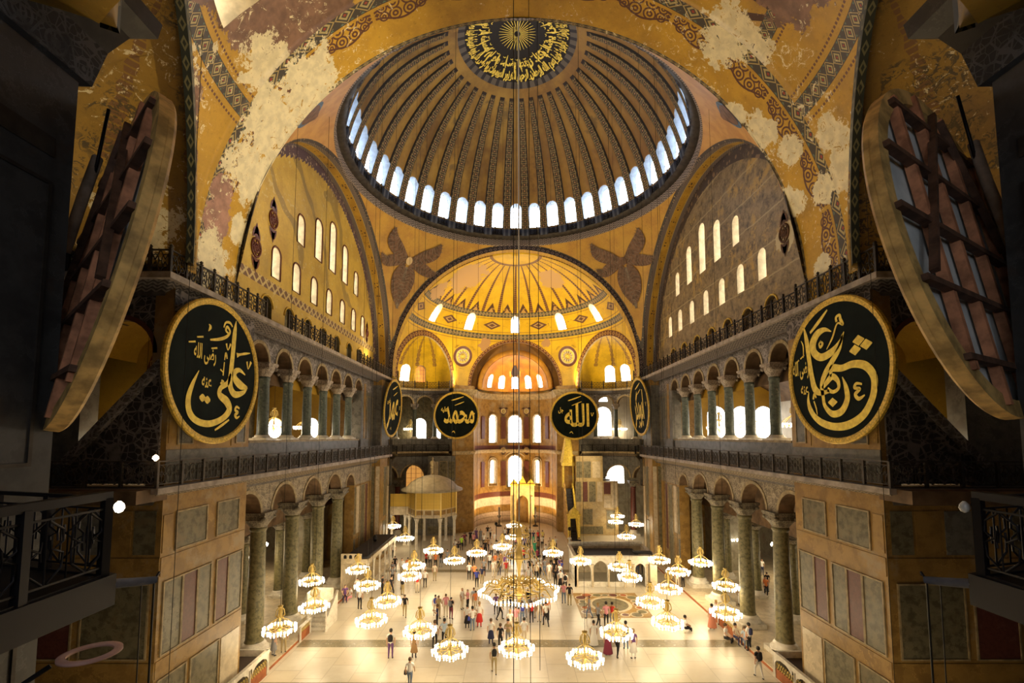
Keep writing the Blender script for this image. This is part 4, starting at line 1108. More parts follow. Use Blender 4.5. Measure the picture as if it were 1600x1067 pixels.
    struct(b.build('wall_%s_apse_side' % side, [m_yellowm if sgn > 0 else m_marble_dim] + PMATS[1:]))
    # gallery floor behind the exedra
    ex = [(x - (nx * .6), y - ny * .6) for x, y, nx, ny in [pth(s) for s in frange(0, Lx, 16)]]
    outer = [(sgn * 31, 72), (sgn * 31, 57.5)]
    poly = ex + [(sgn * 9, 72)] + outer + [(sgn * 17, 57.5)]
    b = MB(); b.ngon_prism(poly, 11.75, 12.25, 0); struct(b.build('floor_exedra_gallery_' + side, m_vaultbrown))
    b = MB(); b.ngon_prism(poly, 20.9, 21.2, 0); struct(b.build('ceiling_exedra_gallery_' + side, m_vaultgold))
window((13.9, 71.95, 14.6), (0, -1, 0), 2.6, 4.6, pane=m_panew, bars=(4, 6)); window((13.9, 71.95, 20.0), (0, -1, 0), 1.5, 1.0, pane=m_panew, bars=(2, 2))
window((-15.0, 71.95, 14.2), (0, -1, 0), 2.0, 3.2, pane=m_panew, bars=(3, 4)); window((-12.3, 71.95, 14.2), (0, -1, 0), 1.2, 3.0, pane=m_panew, bars=(3, 4))
window((15.6, 71.95, 7.2), (0, -1, 0), 2.9, 3.4, pane=m_panew, bars=(3, 4)); window((-15.5, 71.95, 6.6), (0, -1, 0), 3.2, 3.6, pane=m_paneo, bars=(4, 5))

# --- tympana
TYW = [(32.0, 25.8, 1.05, 2.25), (35.1, 25.8, 1.05, 2.25), (38.3, 25.8, 1.05, 2.25), (41.5, 25.8, 1.05, 2.25), (44.8, 25.8, 1.05, 2.25), (48.0, 25.8, 1.05, 2.25), (51.0, 25.8, 1.05, 2.25),
       (35.6, 29.9, 1.05, 2.35), (38.9, 29.9, 1.25, 3.6), (42.0, 30.0, 1.3, 4.7), (45.2, 30.0, 1.25, 3.8), (48.5, 29.8, 1.05, 2.5)]
for sgn, side in ((-1, 'left'), (1, 'right')):
    b = MB(); pts = [(YC + R * 1.0 * cos(a), ZC + R * 1.0 * sin(a)) for a in frange(0, pi, 64)]; pts += [(YC - R, 21.5), (YC + R, 21.5)]
    for x, fl in ((sgn * 17.5, sgn < 0), (sgn * 18.7, sgn > 0)):
        f = [(x, y, z) for y, z in pts]; 
        b.face(f[::-1] if fl else f, 0, [(y, z) for y, z in (pts[::-1] if fl else pts)])
    n = len(pts)
    for i in range(n):
        j = (i + 1) % n; b.face([(sgn * 17.5, *pts[i]), (sgn * 17.5, *pts[j]), (sgn * 18.7, *pts[j]), (sgn * 18.7, *pts[i])], 1)
    o = b.build('wall_%s_tympanum' % side, [m_tympL if sgn < 0 else m_tympR, m_jamb, m_marble_grey if sgn < 0 else m_tympR])
    bm = bmesh.new(); bm.from_mesh(o.data); bmesh.ops.remove_doubles(bm, verts=bm.verts, dist=1e-4); bmesh.ops.recalc_face_normals(bm, faces=bm.faces); bm.to_mesh(o.data); bm.free()
    cb = MB(); nn = (-sgn, 0, 0)
    for y, z, w, h in TYW:
        prism_cut(cb, (sgn * 17.5, y, z), nn, w, h, .5, 2.0)
        window((sgn * 18.15, y, z), nn, w, h, pane=m_panew, bars=(2, 4))
    for y in (31.0, 34.2, 37.4, 40.5, 43.7, 47.0, 50.2): prism_cut(cb, (sgn * 17.5, y, 21.9), nn, 1.35, 2.3, .5, .35, m=2)
    cut_with(o, cb); struct(o)
    # painted leaded jamb borders and arch hoods of the niches
    b = MB()
    for y in (31.0, 34.2, 37.4, 40.5, 43.7, 47.0, 50.2):
        q = [(sgn * 17.47, y + .8 * cos(a), 23.5 + .8 * sin(a)) for a in frange(0, pi, 12)]; b.tube(q, .07, 5)
    struct(b.build('trim_%s_niche_hoods' % side, m_goldrim))
    if sgn < 0:
        b = MB()
        for y, z, w, h in TYW:
            q = [(sgn * 17.48, y + u, z + v) for u, v in arch_pts(w + .18, h + .1, 12)]; b.tube(q, .07, 4, closed=True)
        struct(b.build('trim_left_window_borders', m_porphyry))

# --- the dark piers beside the camera
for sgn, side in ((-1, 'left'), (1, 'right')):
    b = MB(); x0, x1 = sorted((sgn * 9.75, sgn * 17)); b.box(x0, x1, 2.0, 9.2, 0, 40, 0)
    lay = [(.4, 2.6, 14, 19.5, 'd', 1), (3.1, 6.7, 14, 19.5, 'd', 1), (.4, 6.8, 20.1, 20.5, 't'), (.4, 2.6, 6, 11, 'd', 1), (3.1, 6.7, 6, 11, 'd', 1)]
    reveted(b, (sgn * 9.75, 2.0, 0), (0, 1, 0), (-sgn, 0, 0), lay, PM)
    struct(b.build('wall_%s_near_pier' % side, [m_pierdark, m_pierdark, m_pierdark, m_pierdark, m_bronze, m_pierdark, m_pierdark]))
    nave = [(sgn * 9.8, 2.0), (sgn * 9.8, 9.25), (sgn * 17, 9.25)]
    if sgn > 0: nave = nave[::-1]; 
    p = [(0.0, 22.0), (.15, 22.1), (.3, 23.0), (.55, 23.6), (.9, 23.9), (.95, 24.3), (0, 24.4)]
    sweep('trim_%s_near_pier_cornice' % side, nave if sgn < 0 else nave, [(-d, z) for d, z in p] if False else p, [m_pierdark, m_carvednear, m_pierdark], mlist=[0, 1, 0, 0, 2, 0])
for x in (-5.2, 0, 5.2): window((x, -6.3, 15.5), (0, 1, 0), 3.4, 7.0, pane=m_panewest, bars=(4, 7))
b = MB(); b.box(-31, 31, 1.2, 2.0, 0, 12, 0); b.box(-31, -9.7, 1.2, 2, 12, 40, 0); b.box(9.7, 31, 1.2, 2, 12, 40, 0)
b.box(-10, 10, -7.2, -6.4, 12, 40, 0); b.box(-10, -9.7, -7, 2, 12, 40, 0); b.box(9.7, 10, -7, 2, 12, 40, 0); b.box(-10, 10, -7.2, 3.4, 11.8, 12.25, 0)
struct(b.build('wall_west', m_marble_dim))
# ---------------------------------------------------------------- Arabic lettering (built-in font glyphs, shaped here)
FORMS = {}
for ch, base, n in (('ا', 0xFE8D, 2), ('ب', 0xFE8F, 4), ('ة', 0xFE93, 2), ('ت', 0xFE95, 4), ('ث', 0xFE99, 4), ('ج', 0xFE9D, 4), ('ح', 0xFEA1, 4), ('خ', 0xFEA5, 4),
                    ('د', 0xFEA9, 2), ('ذ', 0xFEAB, 2), ('ر', 0xFEAD, 2), ('ز', 0xFEAF, 2), ('س', 0xFEB1, 4), ('ش', 0xFEB5, 4), ('ص', 0xFEB9, 4), ('ض', 0xFEBD, 4),
                    ('ط', 0xFEC1, 4), ('ظ', 0xFEC5, 4), ('ع', 0xFEC9, 4), ('غ', 0xFECD, 4), ('ف', 0xFED1, 4), ('ق', 0xFED5, 4), ('ك', 0xFED9, 4), ('ل', 0xFEDD, 4),
                    ('م', 0xFEE1, 4), ('ن', 0xFEE5, 4), ('ه', 0xFEE9, 4), ('و', 0xFEED, 2), ('ى', 0xFEEF, 2), ('ي', 0xFEF1, 4)):
    FORMS[ch] = (base, n)
def shape(txt):
    out = []; i = 0; L = len(txt)
    joins = lambda c: c in FORMS and FORMS[c][1] == 4
    while i < L:
        c = txt[i]
        if c not in FORMS: out.append(c); i += 1; continue
        base, n = FORMS[c]; prev = i > 0 and joins(txt[i - 1])
        if c == 'ل' and i + 1 < L and txt[i + 1] == 'ا':
            out.append(chr(0xFEFC if prev else 0xFEFB)); i += 2; continue
        nxt = i + 1 < L and txt[i + 1] in FORMS
        if n == 2: k = 1 if prev else 0
        else: k = {(0, 0): 0, (1, 0): 1, (0, 1): 2, (1, 1): 3}[(int(prev), int(nxt))]
        out.append(chr(base + k)); i += 1
    return ''.join(out[::-1])
def text_faces(txt, bold=0.012, res=3):
    """triangles of a line of text: centred on x, cap height about 0.7"""
    cu = bpy.data.curves.new('letters', 'FONT'); cu.body = shape(txt); cu.size = 1; cu.resolution_u = res; cu.offset = bold; cu.align_x = 'CENTER'
    o = bpy.data.objects.new('letters', cu); COL.objects.link(o); bpy.context.view_layer.update()
    me = bpy.data.meshes.new_from_object(o.evaluated_get(bpy.context.evaluated_depsgraph_get()))
    vs = [v.co.copy() for v in me.vertices]; fs = [list(p.vertices) for p in me.polygons]
    bpy.data.objects.remove(o, do_unlink=True); bpy.data.meshes.remove(me); bpy.data.curves.remove(cu)
    return vs, fs
def text_onto(b, txt, fn, m=0, bold=0.012):
    vs, fs = text_faces(txt, bold)
    for f in fs: b.face([fn(vs[i].x, vs[i].y) for i in f], m)
def cr(P, k=8):
    """smooth curve through (x, y, w) points"""
    out = []
    for i in range(len(P) - 1):
        p0, p1, p2, p3 = P[max(i - 1, 0)], P[i], P[i + 1], P[min(i + 2, len(P) - 1)]
        for j in range(k):
            t = j / k
            out.append(tuple(.5 * ((2 * p1[d]) + (-p0[d] + p2[d]) * t + (2 * p0[d] - 5 * p1[d] + 4 * p2[d] - p3[d]) * t * t + (-p0[d] + 3 * p1[d] - 3 * p2[d] + p3[d]) * t ** 3) for d in range(3)))
    out.append(tuple(P[-1])); return out
def stroke(b, P, fn, m=0, k=8):
    Q = cr(P, k) if k > 1 else P; L = []
    for i, (x, y, w) in enumerate(Q):
        a, c = Q[max(i - 1, 0)], Q[min(i + 1, len(Q) - 1)]; dx, dy = c[0] - a[0], c[1] - a[1]; d = hypot(dx, dy) or 1
        L.append((x - dy / d * w / 2, y + dx / d * w / 2, x + dy / d * w / 2, y - dx / d * w / 2))
    for i in range(len(L) - 1):
        p, q = L[i], L[i + 1]; b.face([fn(p[0], p[1]), fn(p[2], p[3]), fn(q[2], q[3]), fn(q[0], q[1])], m)

# ---------------------------------------------------------------- great calligraphy roundels
RR = 3.62
def roundel(name, c, yaw, label, draw, tilt=4, r=RR, rim=None):
    """local x to the right, local z up, front faces local -y; yaw turns it about z"""
    o = empty(name, c, rad(yaw), label, 'roundel', 'calligraphy roundels'); o.rotation_euler = (rad(tilt), 0, rad(yaw))
    b = MB(); n = 72
    b.lathe([(0, 0), (r * .95, 0)], n=n); 
    disc = MB(); disc.face([(r * .96 * cos(a), -.03, r * .96 * sin(a)) for a in frange(0, 2 * pi, n)[:-1]], 0)
    disc.face([(r * .96 * cos(a), .05, r * .96 * sin(a)) for a in frange(0, 2 * pi, n)[:-1]][::-1], 1)
    disc.build('board', [m_blackwood, m_canvas], o)
    rmat = rim or m_goldrim; rim = MB(); th = frange(0, 2 * pi, n)
    for (r0, d0, r1, d1) in ((r * .915, -.03, r * .93, -.09), (r * .93, -.09, r * .985, -.11), (r * .985, -.11, r, -.06), (r, -.06, r, .06), (r, .06, r * .93, .06), (r * .93, .06, r * .93, .05)):
        rim.grid(lambda t, a: ((r0 + (r1 - r0) * t) * cos(a), d0 + (d1 - d0) * t, (r0 + (r1 - r0) * t) * sin(a)), [0, 1], th, 0, smooth=False)
    rim.build('gilded_rim', rmat, o)
    if draw:
        l = MB(); fn = lambda x, y: (x * r, -.055, y * r)
        draw(l, fn); l.build('lettering', m_goldpaint, o)
    return o
def PX(pts, cx, cy, ax, ay): return [((x - cx) / ax * .96, (cy - y) / ay * .96, w * 1.28) for x, y, w in pts]
def draw_ali(b, fn):
    q = lambda pts: PX(pts, 930, 655, 232, 335)
    S_ = lambda *p: stroke(b, q(p), fn)
    S_((1018, 372, .01), (1012, 440, .07), (1006, 560, .075), (1000, 660, .08), (1002, 720, .085), (1030, 752, .08), (1080, 735, .05), (1104, 705, .012))
    S_((1086, 640, .015), (1050, 622, .05), (1022, 640, .075), (1026, 672, .09), (1062, 700, .10), (1102, 706, .03))
    S_((1000, 650, .03), (985, 700, .06), (950, 730, .06), (945, 765, .075), (985, 795, .10), (1000, 835, .09), (965, 880, .07), (900, 908, .07), (840, 898, .07), (805, 860, .075), (797, 800, .07), (812, 735, .05), (838, 668, .01))
    S_((1030, 548, .06), (1048, 540, .03), (1080, 527, .03), (1112, 516, .01))
    S_((1094, 566, .035), (1103, 605, .01), (1120, 562, .04))
    S_((884, 512, .02), (930, 495, .035), (968, 470, .035), (985, 440, .03), (970, 420, .03), (962, 440, .03), (978, 452, .02))
    S_((950, 430, .02), (960, 402, .025), (982, 395, .03), (998, 410, .02))
    S_((962, 590, .01), (968, 555, .03), (976, 580, .02)); S_((968, 505, .03), (978, 535, .012), (992, 500, .03))
    S_((962, 600, .015), (958, 668, .02))
    S_((942, 640, .02), (958, 652, .012))
    for x, y in ((860, 790), (884, 797)): stroke(b, q([(x - 14, y, .02), (x, y, .085), (x + 14, y, .02)]), fn, k=3)
    S_((874, 440, .01), (882, 452, .04), (873, 474, .01))
    S_((928, 938, .02), (965, 912, .03), (1002, 884, .02))
    S_((945, 708, .02), (962, 700, .03), (950, 692, .02))
    S_((1060, 822, .02), (1042, 815, .03), (1034, 832, .03), (1050, 842, .035), (1036, 858, .04), (1046, 872, .03), (1062, 862, .012))
    text_onto(b, 'رضى الله', lambda x, y: fn(-.27 + x * .125, .13 + y * .27), bold=.02)
    text_onto(b, 'عنه', lambda x, y: fn(-.22 + x * .15, -.24 + y * .25), bold=.02)
    for (x, y) in ((800, 545), (835, 512), (905, 545)): S_((x - 14, y + 6, .015), (x + 16, y - 4, .02))
def draw_osman(b, fn):
    q = lambda pts: PX(pts, 808, 660, 262, 345)
    S_ = lambda *p: stroke(b, q(p), fn)
    S_((648, 392, .01), (662, 470, .065), (672, 570, .07), (684, 670, .075), (700, 738, .085), (735, 762, .06), (780, 758, .04))
    S_((806, 468, .01), (770, 448, .05), (728, 458, .09), (700, 500, .11), (706, 550, .095), (745, 582, .085), (800, 570, .08), (845, 535, .05), (870, 488, .01))
    S_((862, 498, .02), (842, 560, .06), (800, 618, .07), (762, 668, .07), (740, 720, .06), (744, 780, .05), (752, 830, .05), (790, 872, .07), (838, 862, .075), (868, 810, .07), (866, 755, .06), (850, 700, .01))
    S_((742, 740, .04), (770, 712, .06), (800, 690, .07), (826, 715, .055), (828, 750, .04), (800, 765, .04), (770, 748, .05))
    S_((790, 690, .02), (800, 650, .08), (850, 658, .07), (905, 650, .075), (958, 668, .085), (990, 715, .085), (992, 770, .075), (975, 830, .075), (935, 890, .08), (870, 928, .085), (800, 935, .08), (735, 915, .08), (690, 880, .07), (664, 835, .065), (656, 790, .04), (662, 750, .01))
    for x, y in ((935, 548), (968, 575), (917, 588)): stroke(b, q([(x - 26, y, .01), (x, y, .11), (x + 26, y, .01)]), fn, k=1)
    stroke(b, q([(770, 814, .01), (794, 816, .10), (818, 816, .01)]), fn, k=1)
    S_((686, 440, .03), (740, 398, .045), (790, 354, .02))
    S_((836, 430, .03), (834, 408, .03), (852, 402, .03), (856, 425, .04), (866, 452, .03), (838, 440, .02), (810, 500, .025), (776, 550, .01))
    S_((742, 500, .02), (756, 515, .03), (742, 530, .03), (736, 512, .02), (748, 498, .02))
    S_((628, 466, .008), (640, 500, .02), (638, 560, .01)); S_((686, 790, .03), (694, 764, .03), (704, 784, .02)); S_((690, 800, .02), (702, 840, .02), (706, 872, .008))
    S_((940, 748, .02), (915, 742, .03), (906, 760, .035), (930, 768, .03), (908, 790, .04), (922, 812, .04), (950, 798, .015))
    text_onto(b, 'رضى الله', lambda x, y: fn(-.70 + x * .105, .03 + y * .30), bold=.02)
    text_onto(b, 'عنه', lambda x, y: fn(-.63 + x * .13, -.27 + y * .24), bold=.02)
    for (x, y) in ((595, 575), (630, 555)): S_((x - 12, y + 8, .015), (x + 14, y - 8, .02))
def draw_font(main, small, sw=.55, sh=.8, dx=0.0, dy=-.28, extra=()):
    def d(b, fn):
        text_onto(b, main, lambda x, y: fn(dx + x * sw, dy + y * sh), bold=.022)
        if small: text_onto(b, small, lambda x, y: fn(-.55 + x * .16, .16 + y * .26), bold=.03)
        for P in extra: stroke(b, P, fn)
    return d
EX = ([(-.25, .62, .03), (.0, .70, .05), (.28, .80, .02)], [(-.1, .42, .02), (.1, .50, .04), (.3, .58, .02)], [(-.2, -.72, .02), (-.12, -.66, .04), (-.06, -.74, .02)], [(.68, .12, .03), (.72, -.02, .02), (.78, .12, .04)])
roundel('calligraphy_roundel', (-15.35, 22.75, 17.75), 90, 'large black and gold calligraphy roundel hung on the near left pier', draw_ali, tilt=0)
roundel('calligraphy_roundel', (15.35, 22.2, 17.75), -90, 'large black and gold calligraphy roundel with three square dots hung on the near right pier', draw_osman, tilt=0)
roundel('calligraphy_roundel', (-15.3, 56.6, 18.0), 88, 'steeply foreshortened calligraphy roundel on the far left pier under the cornice', draw_font('عمر', 'رضى', .75, 1.5, 0, -.35, EX))
roundel('calligraphy_roundel', (15.35, 56.6, 18.2), -88, 'steeply foreshortened calligraphy roundel on the far right pier under the cornice', draw_font('ابوبكر', '', .46, 1.3, 0, -.4, EX))
roundel('calligraphy_roundel', (-8.9, 69.2, 17.7), 24, 'black calligraphy roundel hanging just left of the apse windows', draw_font('محمد', 'عليه', .60, 1.35, .12, -.30, EX))
roundel('calligraphy_roundel', (8.8, 68.0, 17.6), -8, 'black calligraphy roundel hanging just right of the apse windows', draw_font('الله', 'جل', .82, 1.25, .12, -.42, EX))
def roundel_back(c, yaw, tilt, label, sgn):
    """seen from behind: timber lattice over the canvas, props to the pier"""
    o = roundel('calligraphy_roundel', c, yaw, label, None, tilt, 3.75, rim=m_woodgold)
    r = 3.6
    def bars(xs, name, mat, w, vert):
        for x in xs:
            h = sqrt(max(0.01, r * r - x * x)); b = MB()
            if vert: b.bar((x, .18, -h), (x, .18, h), w, .16)
            else: b.bar((-h, .22, x), (h, .22, x), w, .12)
            b.build(name, mat, o)
    bars((-2.1, -.75, .75, 2.1), 'timber_stud', m_wood, .17, True)
    bars((-2.7, -1.35, 0, 1.35, 2.7), 'cross_batten', m_wooddark, .15, False)
    for s in (-1, 1):
        b = MB(); b.bar((s * 3.0, .3, -1.2), (s * .2, .3, 3.2), .13, .1); b.build('diagonal_brace', m_wooddark, o)
    b = MB(); th = frange(0, 2 * pi, 64)
    for (r0, d0, r1, d1) in ((3.40, .06, 3.40, .19), (3.40, .19, 3.76, .19), (3.76, .19, 3.76, .04)):
        b.grid(lambda t, a: ((r0 + (r1 - r0) * t) * cos(a), d0 + (d1 - d0) * t, (r0 + (r1 - r0) * t) * sin(a)), [0, 1], th, 0, smooth=False)
    b.build('timber_hoop', m_woodgold, o)
    b = MB(); b.tube([(1.4 * sgn, .5, 2.9), (1.15 * sgn, .55, 1.7), (1.5 * sgn, .55, .4)], .11, 8); b.build('prop_pole', m_pole, o)
    b = MB(); b.tube([(.8 * sgn, .6, 3.9), (1.2 * sgn, .5, 2.8), (1.3 * sgn, .45, 2.0)], .035, 6); b.build('chain', m_iron, o)
    return o
roundel_back((-9.45, 9.75, 18.3), 141, 9, 'large roundel seen from behind with timber framing, beside the dark left pier', 1)
roundel_back((9.3, 9.75, 18.55), -150, 9, 'large roundel seen from behind with timber framing, beside the dark right pier', -1)

# dome medallion: the verse of light round a gilded sun
def dome_xy(r, a):          # r = distance from the axis; text runs with its head towards the crown
    z = ZS + sqrt(max(0, RS * RS - r * r)) - .06
    return (r * cos(a), YC + r * sin(a), z)
b = MB()
rows = (('بسم الله الرحمن الرحيم', 0), ('الله نور السموات والارض', 1), ('مثل نوره كمشكوة فيها مصباح', 2), ('المصباح فى زجاجة الزجاجة', 3), ('كانها كوكب درى يوقد من شجرة', 4), ('مباركة زيتونة لا شرقية ولا غربية', 5))
rows2 = ('يكاد زيتها', 'يضىء ولو لم', 'تمسسه نار نور', 'على نور يهدى', 'الله لنوره', 'من يشاء')
for t, k in rows:
    a0 = pi / 2 - pi / 6 + k * pi / 3
    vs, fs = text_faces(t, .05, 2); xm = max(v.x for v in vs)
    for f in fs: b.face([dome_xy(3.85 + (.66 - vs[i].y) * 1.15, a0 - vs[i].x / xm * pi / 6.2) for i in f], 0)
    vs, fs = text_faces(rows2[k], .05, 2); xm = max(v.x for v in vs)
    for f in fs: b.face([dome_xy(2.75 + (.66 - vs[i].y) * 1.0, a0 - vs[i].x / xm * pi / 6.2) for i in f], 0)
    for j in range(0, 7, 2):      # long upright strokes and vowel marks between the lines
        a = a0 + (j - 3) * pi / 22; r0 = 2.65 + .3 * sin(j * 2.1 + k)
        stroke(b, [(r0, a, .02), (r0 + .7, a - .02, .05), (r0 + 1.3, a - .05, .012)], dome_xy, k=4)
        stroke(b, [(4.55, a + .03, .01), (4.8, a + .07, .05), (4.7, a + .11, .01)], dome_xy, k=3)
        stroke(b, [(2.6, a + .05, .012), (2.75, a + .10, .06), (2.65, a + .15, .012)], dome_xy, k=3)
for j in range(32):
    a = 2 * pi * j / 32; stroke(b, [(.3, a, .10), (1.1, a, .06), (1.75, a, .02)], dome_xy, k=2)
tag(b.build('dome_inscription', m_goldpaint), 'gold inscription circling a sunburst at the crown of the dome', 'inscription')

# small ornament painted or carved on the walls
def medallion_x(x, y, z, s, mat, label):
    sg = -1 if x < 0 else 1; b = MB(); X = x - sg * .03; P = lambda u, v: (X, y + u, z + v)
    ringp = lambda r: [P(r * cos(a), r * 1.15 * sin(a)) for a in frange(0, 2 * pi, 24)]
    b.tube(ringp(.52 * s), .09 * s, 4); b.tube(ringp(.27 * s), .07 * s, 4); b.tube(ringp(.1 * s), .06 * s, 4)
    for k in range(8):
        a = k * pi / 4; b.tube([P(.14 * s * cos(a), .16 * s * sin(a)), P(.48 * s * cos(a), .55 * s * sin(a))], .05 * s, 4)
    for d in (-1, 1):
        stroke(b, [(-.42 * s, d * .62 * s, .1), (-.3 * s, d * .95 * s, .28 * s), (0, d * 1.2 * s, .5 * s), (.3 * s, d * .95 * s, .28 * s), (.42 * s, d * .62 * s, .1)], P, k=4)
        stroke(b, [(0, d * .7 * s, .7 * s), (0, d * 1.15 * s, .42 * s), (0, d * 1.7 * s, .04)], P, k=4)
    tag(b.build('painted_medallion', mat), label, 'painted ornament', 'wall medallions')
medallion_x(-17.5, 31.4, 29.9, 1.0, m_porphyry, 'dark red painted medallion near the top of the gold wall, beside the windows')
medallion_x(-17.5, 29.4, 27.0, 1.0, m_porphyry, 'dark red painted medallion low on the gold wall above the lattice band')
medallion_x(17.5, 29.2, 27.9, .95, m_wooddark, 'dark painted medallion on the worn grey brown wall')
medallion_x(-17.5, 52.6, 26.6, .8, m_porphyry, 'faint red painted medallion at the far end of the gold wall')
def roundel_flat(c, n, r, label, group):
    n = Vector(n).normalized(); x = Vector((0, 0, 1)).cross(n).normalized(); z = n.cross(x); c = Vector(c); b = MB()
    P = lambda rr, a, d=.03: c + x * rr * cos(a) + z * rr * sin(a) + n * d
    for r0, r1, m in ((0, r * .3, 0), (r * .3, r * .5, 1), (r * .5, r * .66, 0), (r * .66, r * .75, 1), (r * .75, r, 2)):
        b.grid(lambda t, a: P(t, a), [r0, r1], frange(0, 2 * pi, 32), m, smooth=False)
    for k in range(12):
        a = k * pi / 6; b.bar(P(r * .15, a, .05), P(r * .6, a + .12, .05), .07, .02, 2)
    for a in (pi / 4, 3 * pi / 4, -pi / 2):
        for j in (-.14, 0, .14): b.lathe([(.28, -.02), (.0, .02)], P(r * 1.22, a + j, .02), 6, 2)
    tag(b.build('painted_rosette', [m_goldpaint, m_cream, m_porphyry]), label, 'painted ornament', group)
for s, w in ((-1, 'left'), (1, 'right')):
    a, e = rad(33 * s), rad(16.7); d = Vector((cos(e) * sin(a), cos(e) * cos(a), sin(e)))
    roundel_flat(C0 + d * (R0 - .06), -d, 1.6, 'round painted rosette on the gold half dome, %s of the apse arch' % w, 'half dome rosettes')
for az, z in ((-18.5, 18.9), (18.5, 18.9), (-18.5, 12.15), (18.5, 12.15)):
    n = Vector((-sin(rad(az)), -cos(rad(az)), 0)); roundel_flat(Vector((0, 73.2, z)) - n * 6.3, n, .62, 'small round plaque %s the apse windows, %s of the middle one' % ('above' if z > 15 else 'between the two rows of', 'left' if az < 0 else 'right'), 'apse plaques')
# seraphs on the eastern pendentives
def seraph(sx, label, face, sy=1):
    b = MB(); o = Vector((0, YC, ZC)); az = rad(45)
    cdir = Vector((sx * sin(az) * cos(rad(34.5)), sy * cos(az) * cos(rad(34.5)), sin(rad(34.5))))
    up = (Vector((0, 0, 1)) - cdir * cdir.z).normalized(); rt = cdir.cross(up) * -1
    if sy > 0: rt = rt * -1
    rt = cdir.cross(up)
    def P(u, v):
        d = (cdir * RP + rt * u + up * v).normalized(); return o + d * (RP - .10)
    def wing(pts, m=0, rows=7):
        Q = cr(pts, 8)
        stroke(b, pts, P, m)
        for i in range(1, len(Q) - 1):     # feather barbs
            if i % 2: continue
            x, y, w = Q[i]; dx, dy = Q[i + 1][0] - Q[i - 1][0], Q[i + 1][1] - Q[i - 1][1]; L = hypot(dx, dy); dx /= L; dy /= L
            for s in (-1, 1):
                P2 = lambda u, v: o + ((cdir * RP + rt * u + up * v).normalized()) * (RP - .14)
                stroke(b, [(x, y, .05), (x - dy * s * w * .5 + dx * .35, y + dx * s * w * .5 + dy * .35, .07)], P2, 1, k=1)
    wing([(.2, .3, .4), (1.6, 1.0, 1.5), (2.9, 2.1, 1.5), (3.3, 3.4, .2)])
    wing([(-.2, .3, .4), (-1.6, 1.0, 1.5), (-2.9, 2.1, 1.5), (-3.2, 3.5, .2)])
    wing([(.2, .0, .4), (1.8, -.2, 1.4), (3.2, -.5, 1.1), (4.1, -.2, .1)])
    wing([(-.2, .0, .4), (-1.8, -.2, 1.4), (-3.0, -.5, 1.1), (-3.8, .2, .1)])
    wing([(.45, -.3, .5), (.75, -1.8, 1.5), (.5, -3.6, 1.5), (.1, -5.4, .3)])
    wing([(-.45, -.3, .5), (-.75, -1.8, 1.5), (-.5, -3.6, 1.5), (-.1, -5.4, .3)])
    wing([(0, -.6, .3), (0, -2.2, .8), (-.05, -4.2, .6), (.1, -5.9, .3)], 1)
    c = P(0, .15)
    b.face([P(.42 * cos(a), .2 + .5 * sin(a)) - cdir * .08 for a in frange(0, 2 * pi, 16)[:-1]], 2)
    tag(b.build('painted_seraph', [m_seraph, m_seraph2, face]), label, 'painted figure', 'seraphs on the pendentives')
m_seraph = plain('seraph_wing', (0.15, 0.08, 0.05), 0.6, var=.45, vs=2.2); m_seraph2 = plain('seraph_feather', (0.19, 0.145, 0.11), 0.6, var=.4, vs=2)
m_seraphface = plain('seraph_mask', (0.62, 0.46, 0.25), 0.5); m_serblue = plain('seraph_blue', (0.09, 0.15, 0.24), 0.6, var=.4)
seraph(-1, 'six-winged painted seraph with a pale face mask left of the half dome', m_seraphface)
seraph(1, 'six-winged brown painted seraph right of the half dome', m_seraph)
def wing_w(sx, label):
    b = MB(); o = Vector((0, YC, ZC)); cd = Vector((sx * .62, -.58, .53)).normalized(); up = (Vector((0, 0, 1)) - cd * cd.z).normalized(); rt = cd.cross(up)
    P = lambda u, v: o + ((cd * RP + rt * u * sx + up * v).normalized()) * (RP - .12)
    for k, (w, m) in enumerate(((2.2, 1), (1.6, 0))):
        stroke(b, [(-1.8, 2.3, .3), (-.6, 1.2, w), (.8, .2, w * .9), (2.2, -.2, .2)], lambda u, v: P(u, v) - cd * .03 * k, m)
    tag(b.build('painted_seraph', [m_seraph, m_serblue]), label, 'painted figure', 'seraphs on the pendentives')
wing_w(-1, 'blue-edged painted wing showing past the left of the gold arch'); wing_w(1, 'blue-edged painted wing showing past the right of the gold arch')
# apse mosaic: a small enthroned figure, kept as a simple dark patch of robes
b = MB(); P = lambda u, v: (u, 73.2 + sqrt(max(0, 5.3 ** 2 - u * u - (v - 22.4) ** 2)) - .05, v)
stroke(b, [(0, 24.7, .6), (0, 25.3, 1.2), (0, 26.0, .9), (0, 26.5, .4)], P); stroke(b, [(-.8, 24.8, .2), (-.8, 25.6, .25)], P, 1); stroke(b, [(.8, 24.8, .2), (.8, 25.6, .25)], P, 1)
tag(b.build('apse_mosaic', [plain('mosaic_robe', (.06, .05, .07), .5), m_goldmetal]), 'dark seated figure in the gold mosaic above the apse windows', 'mosaic')
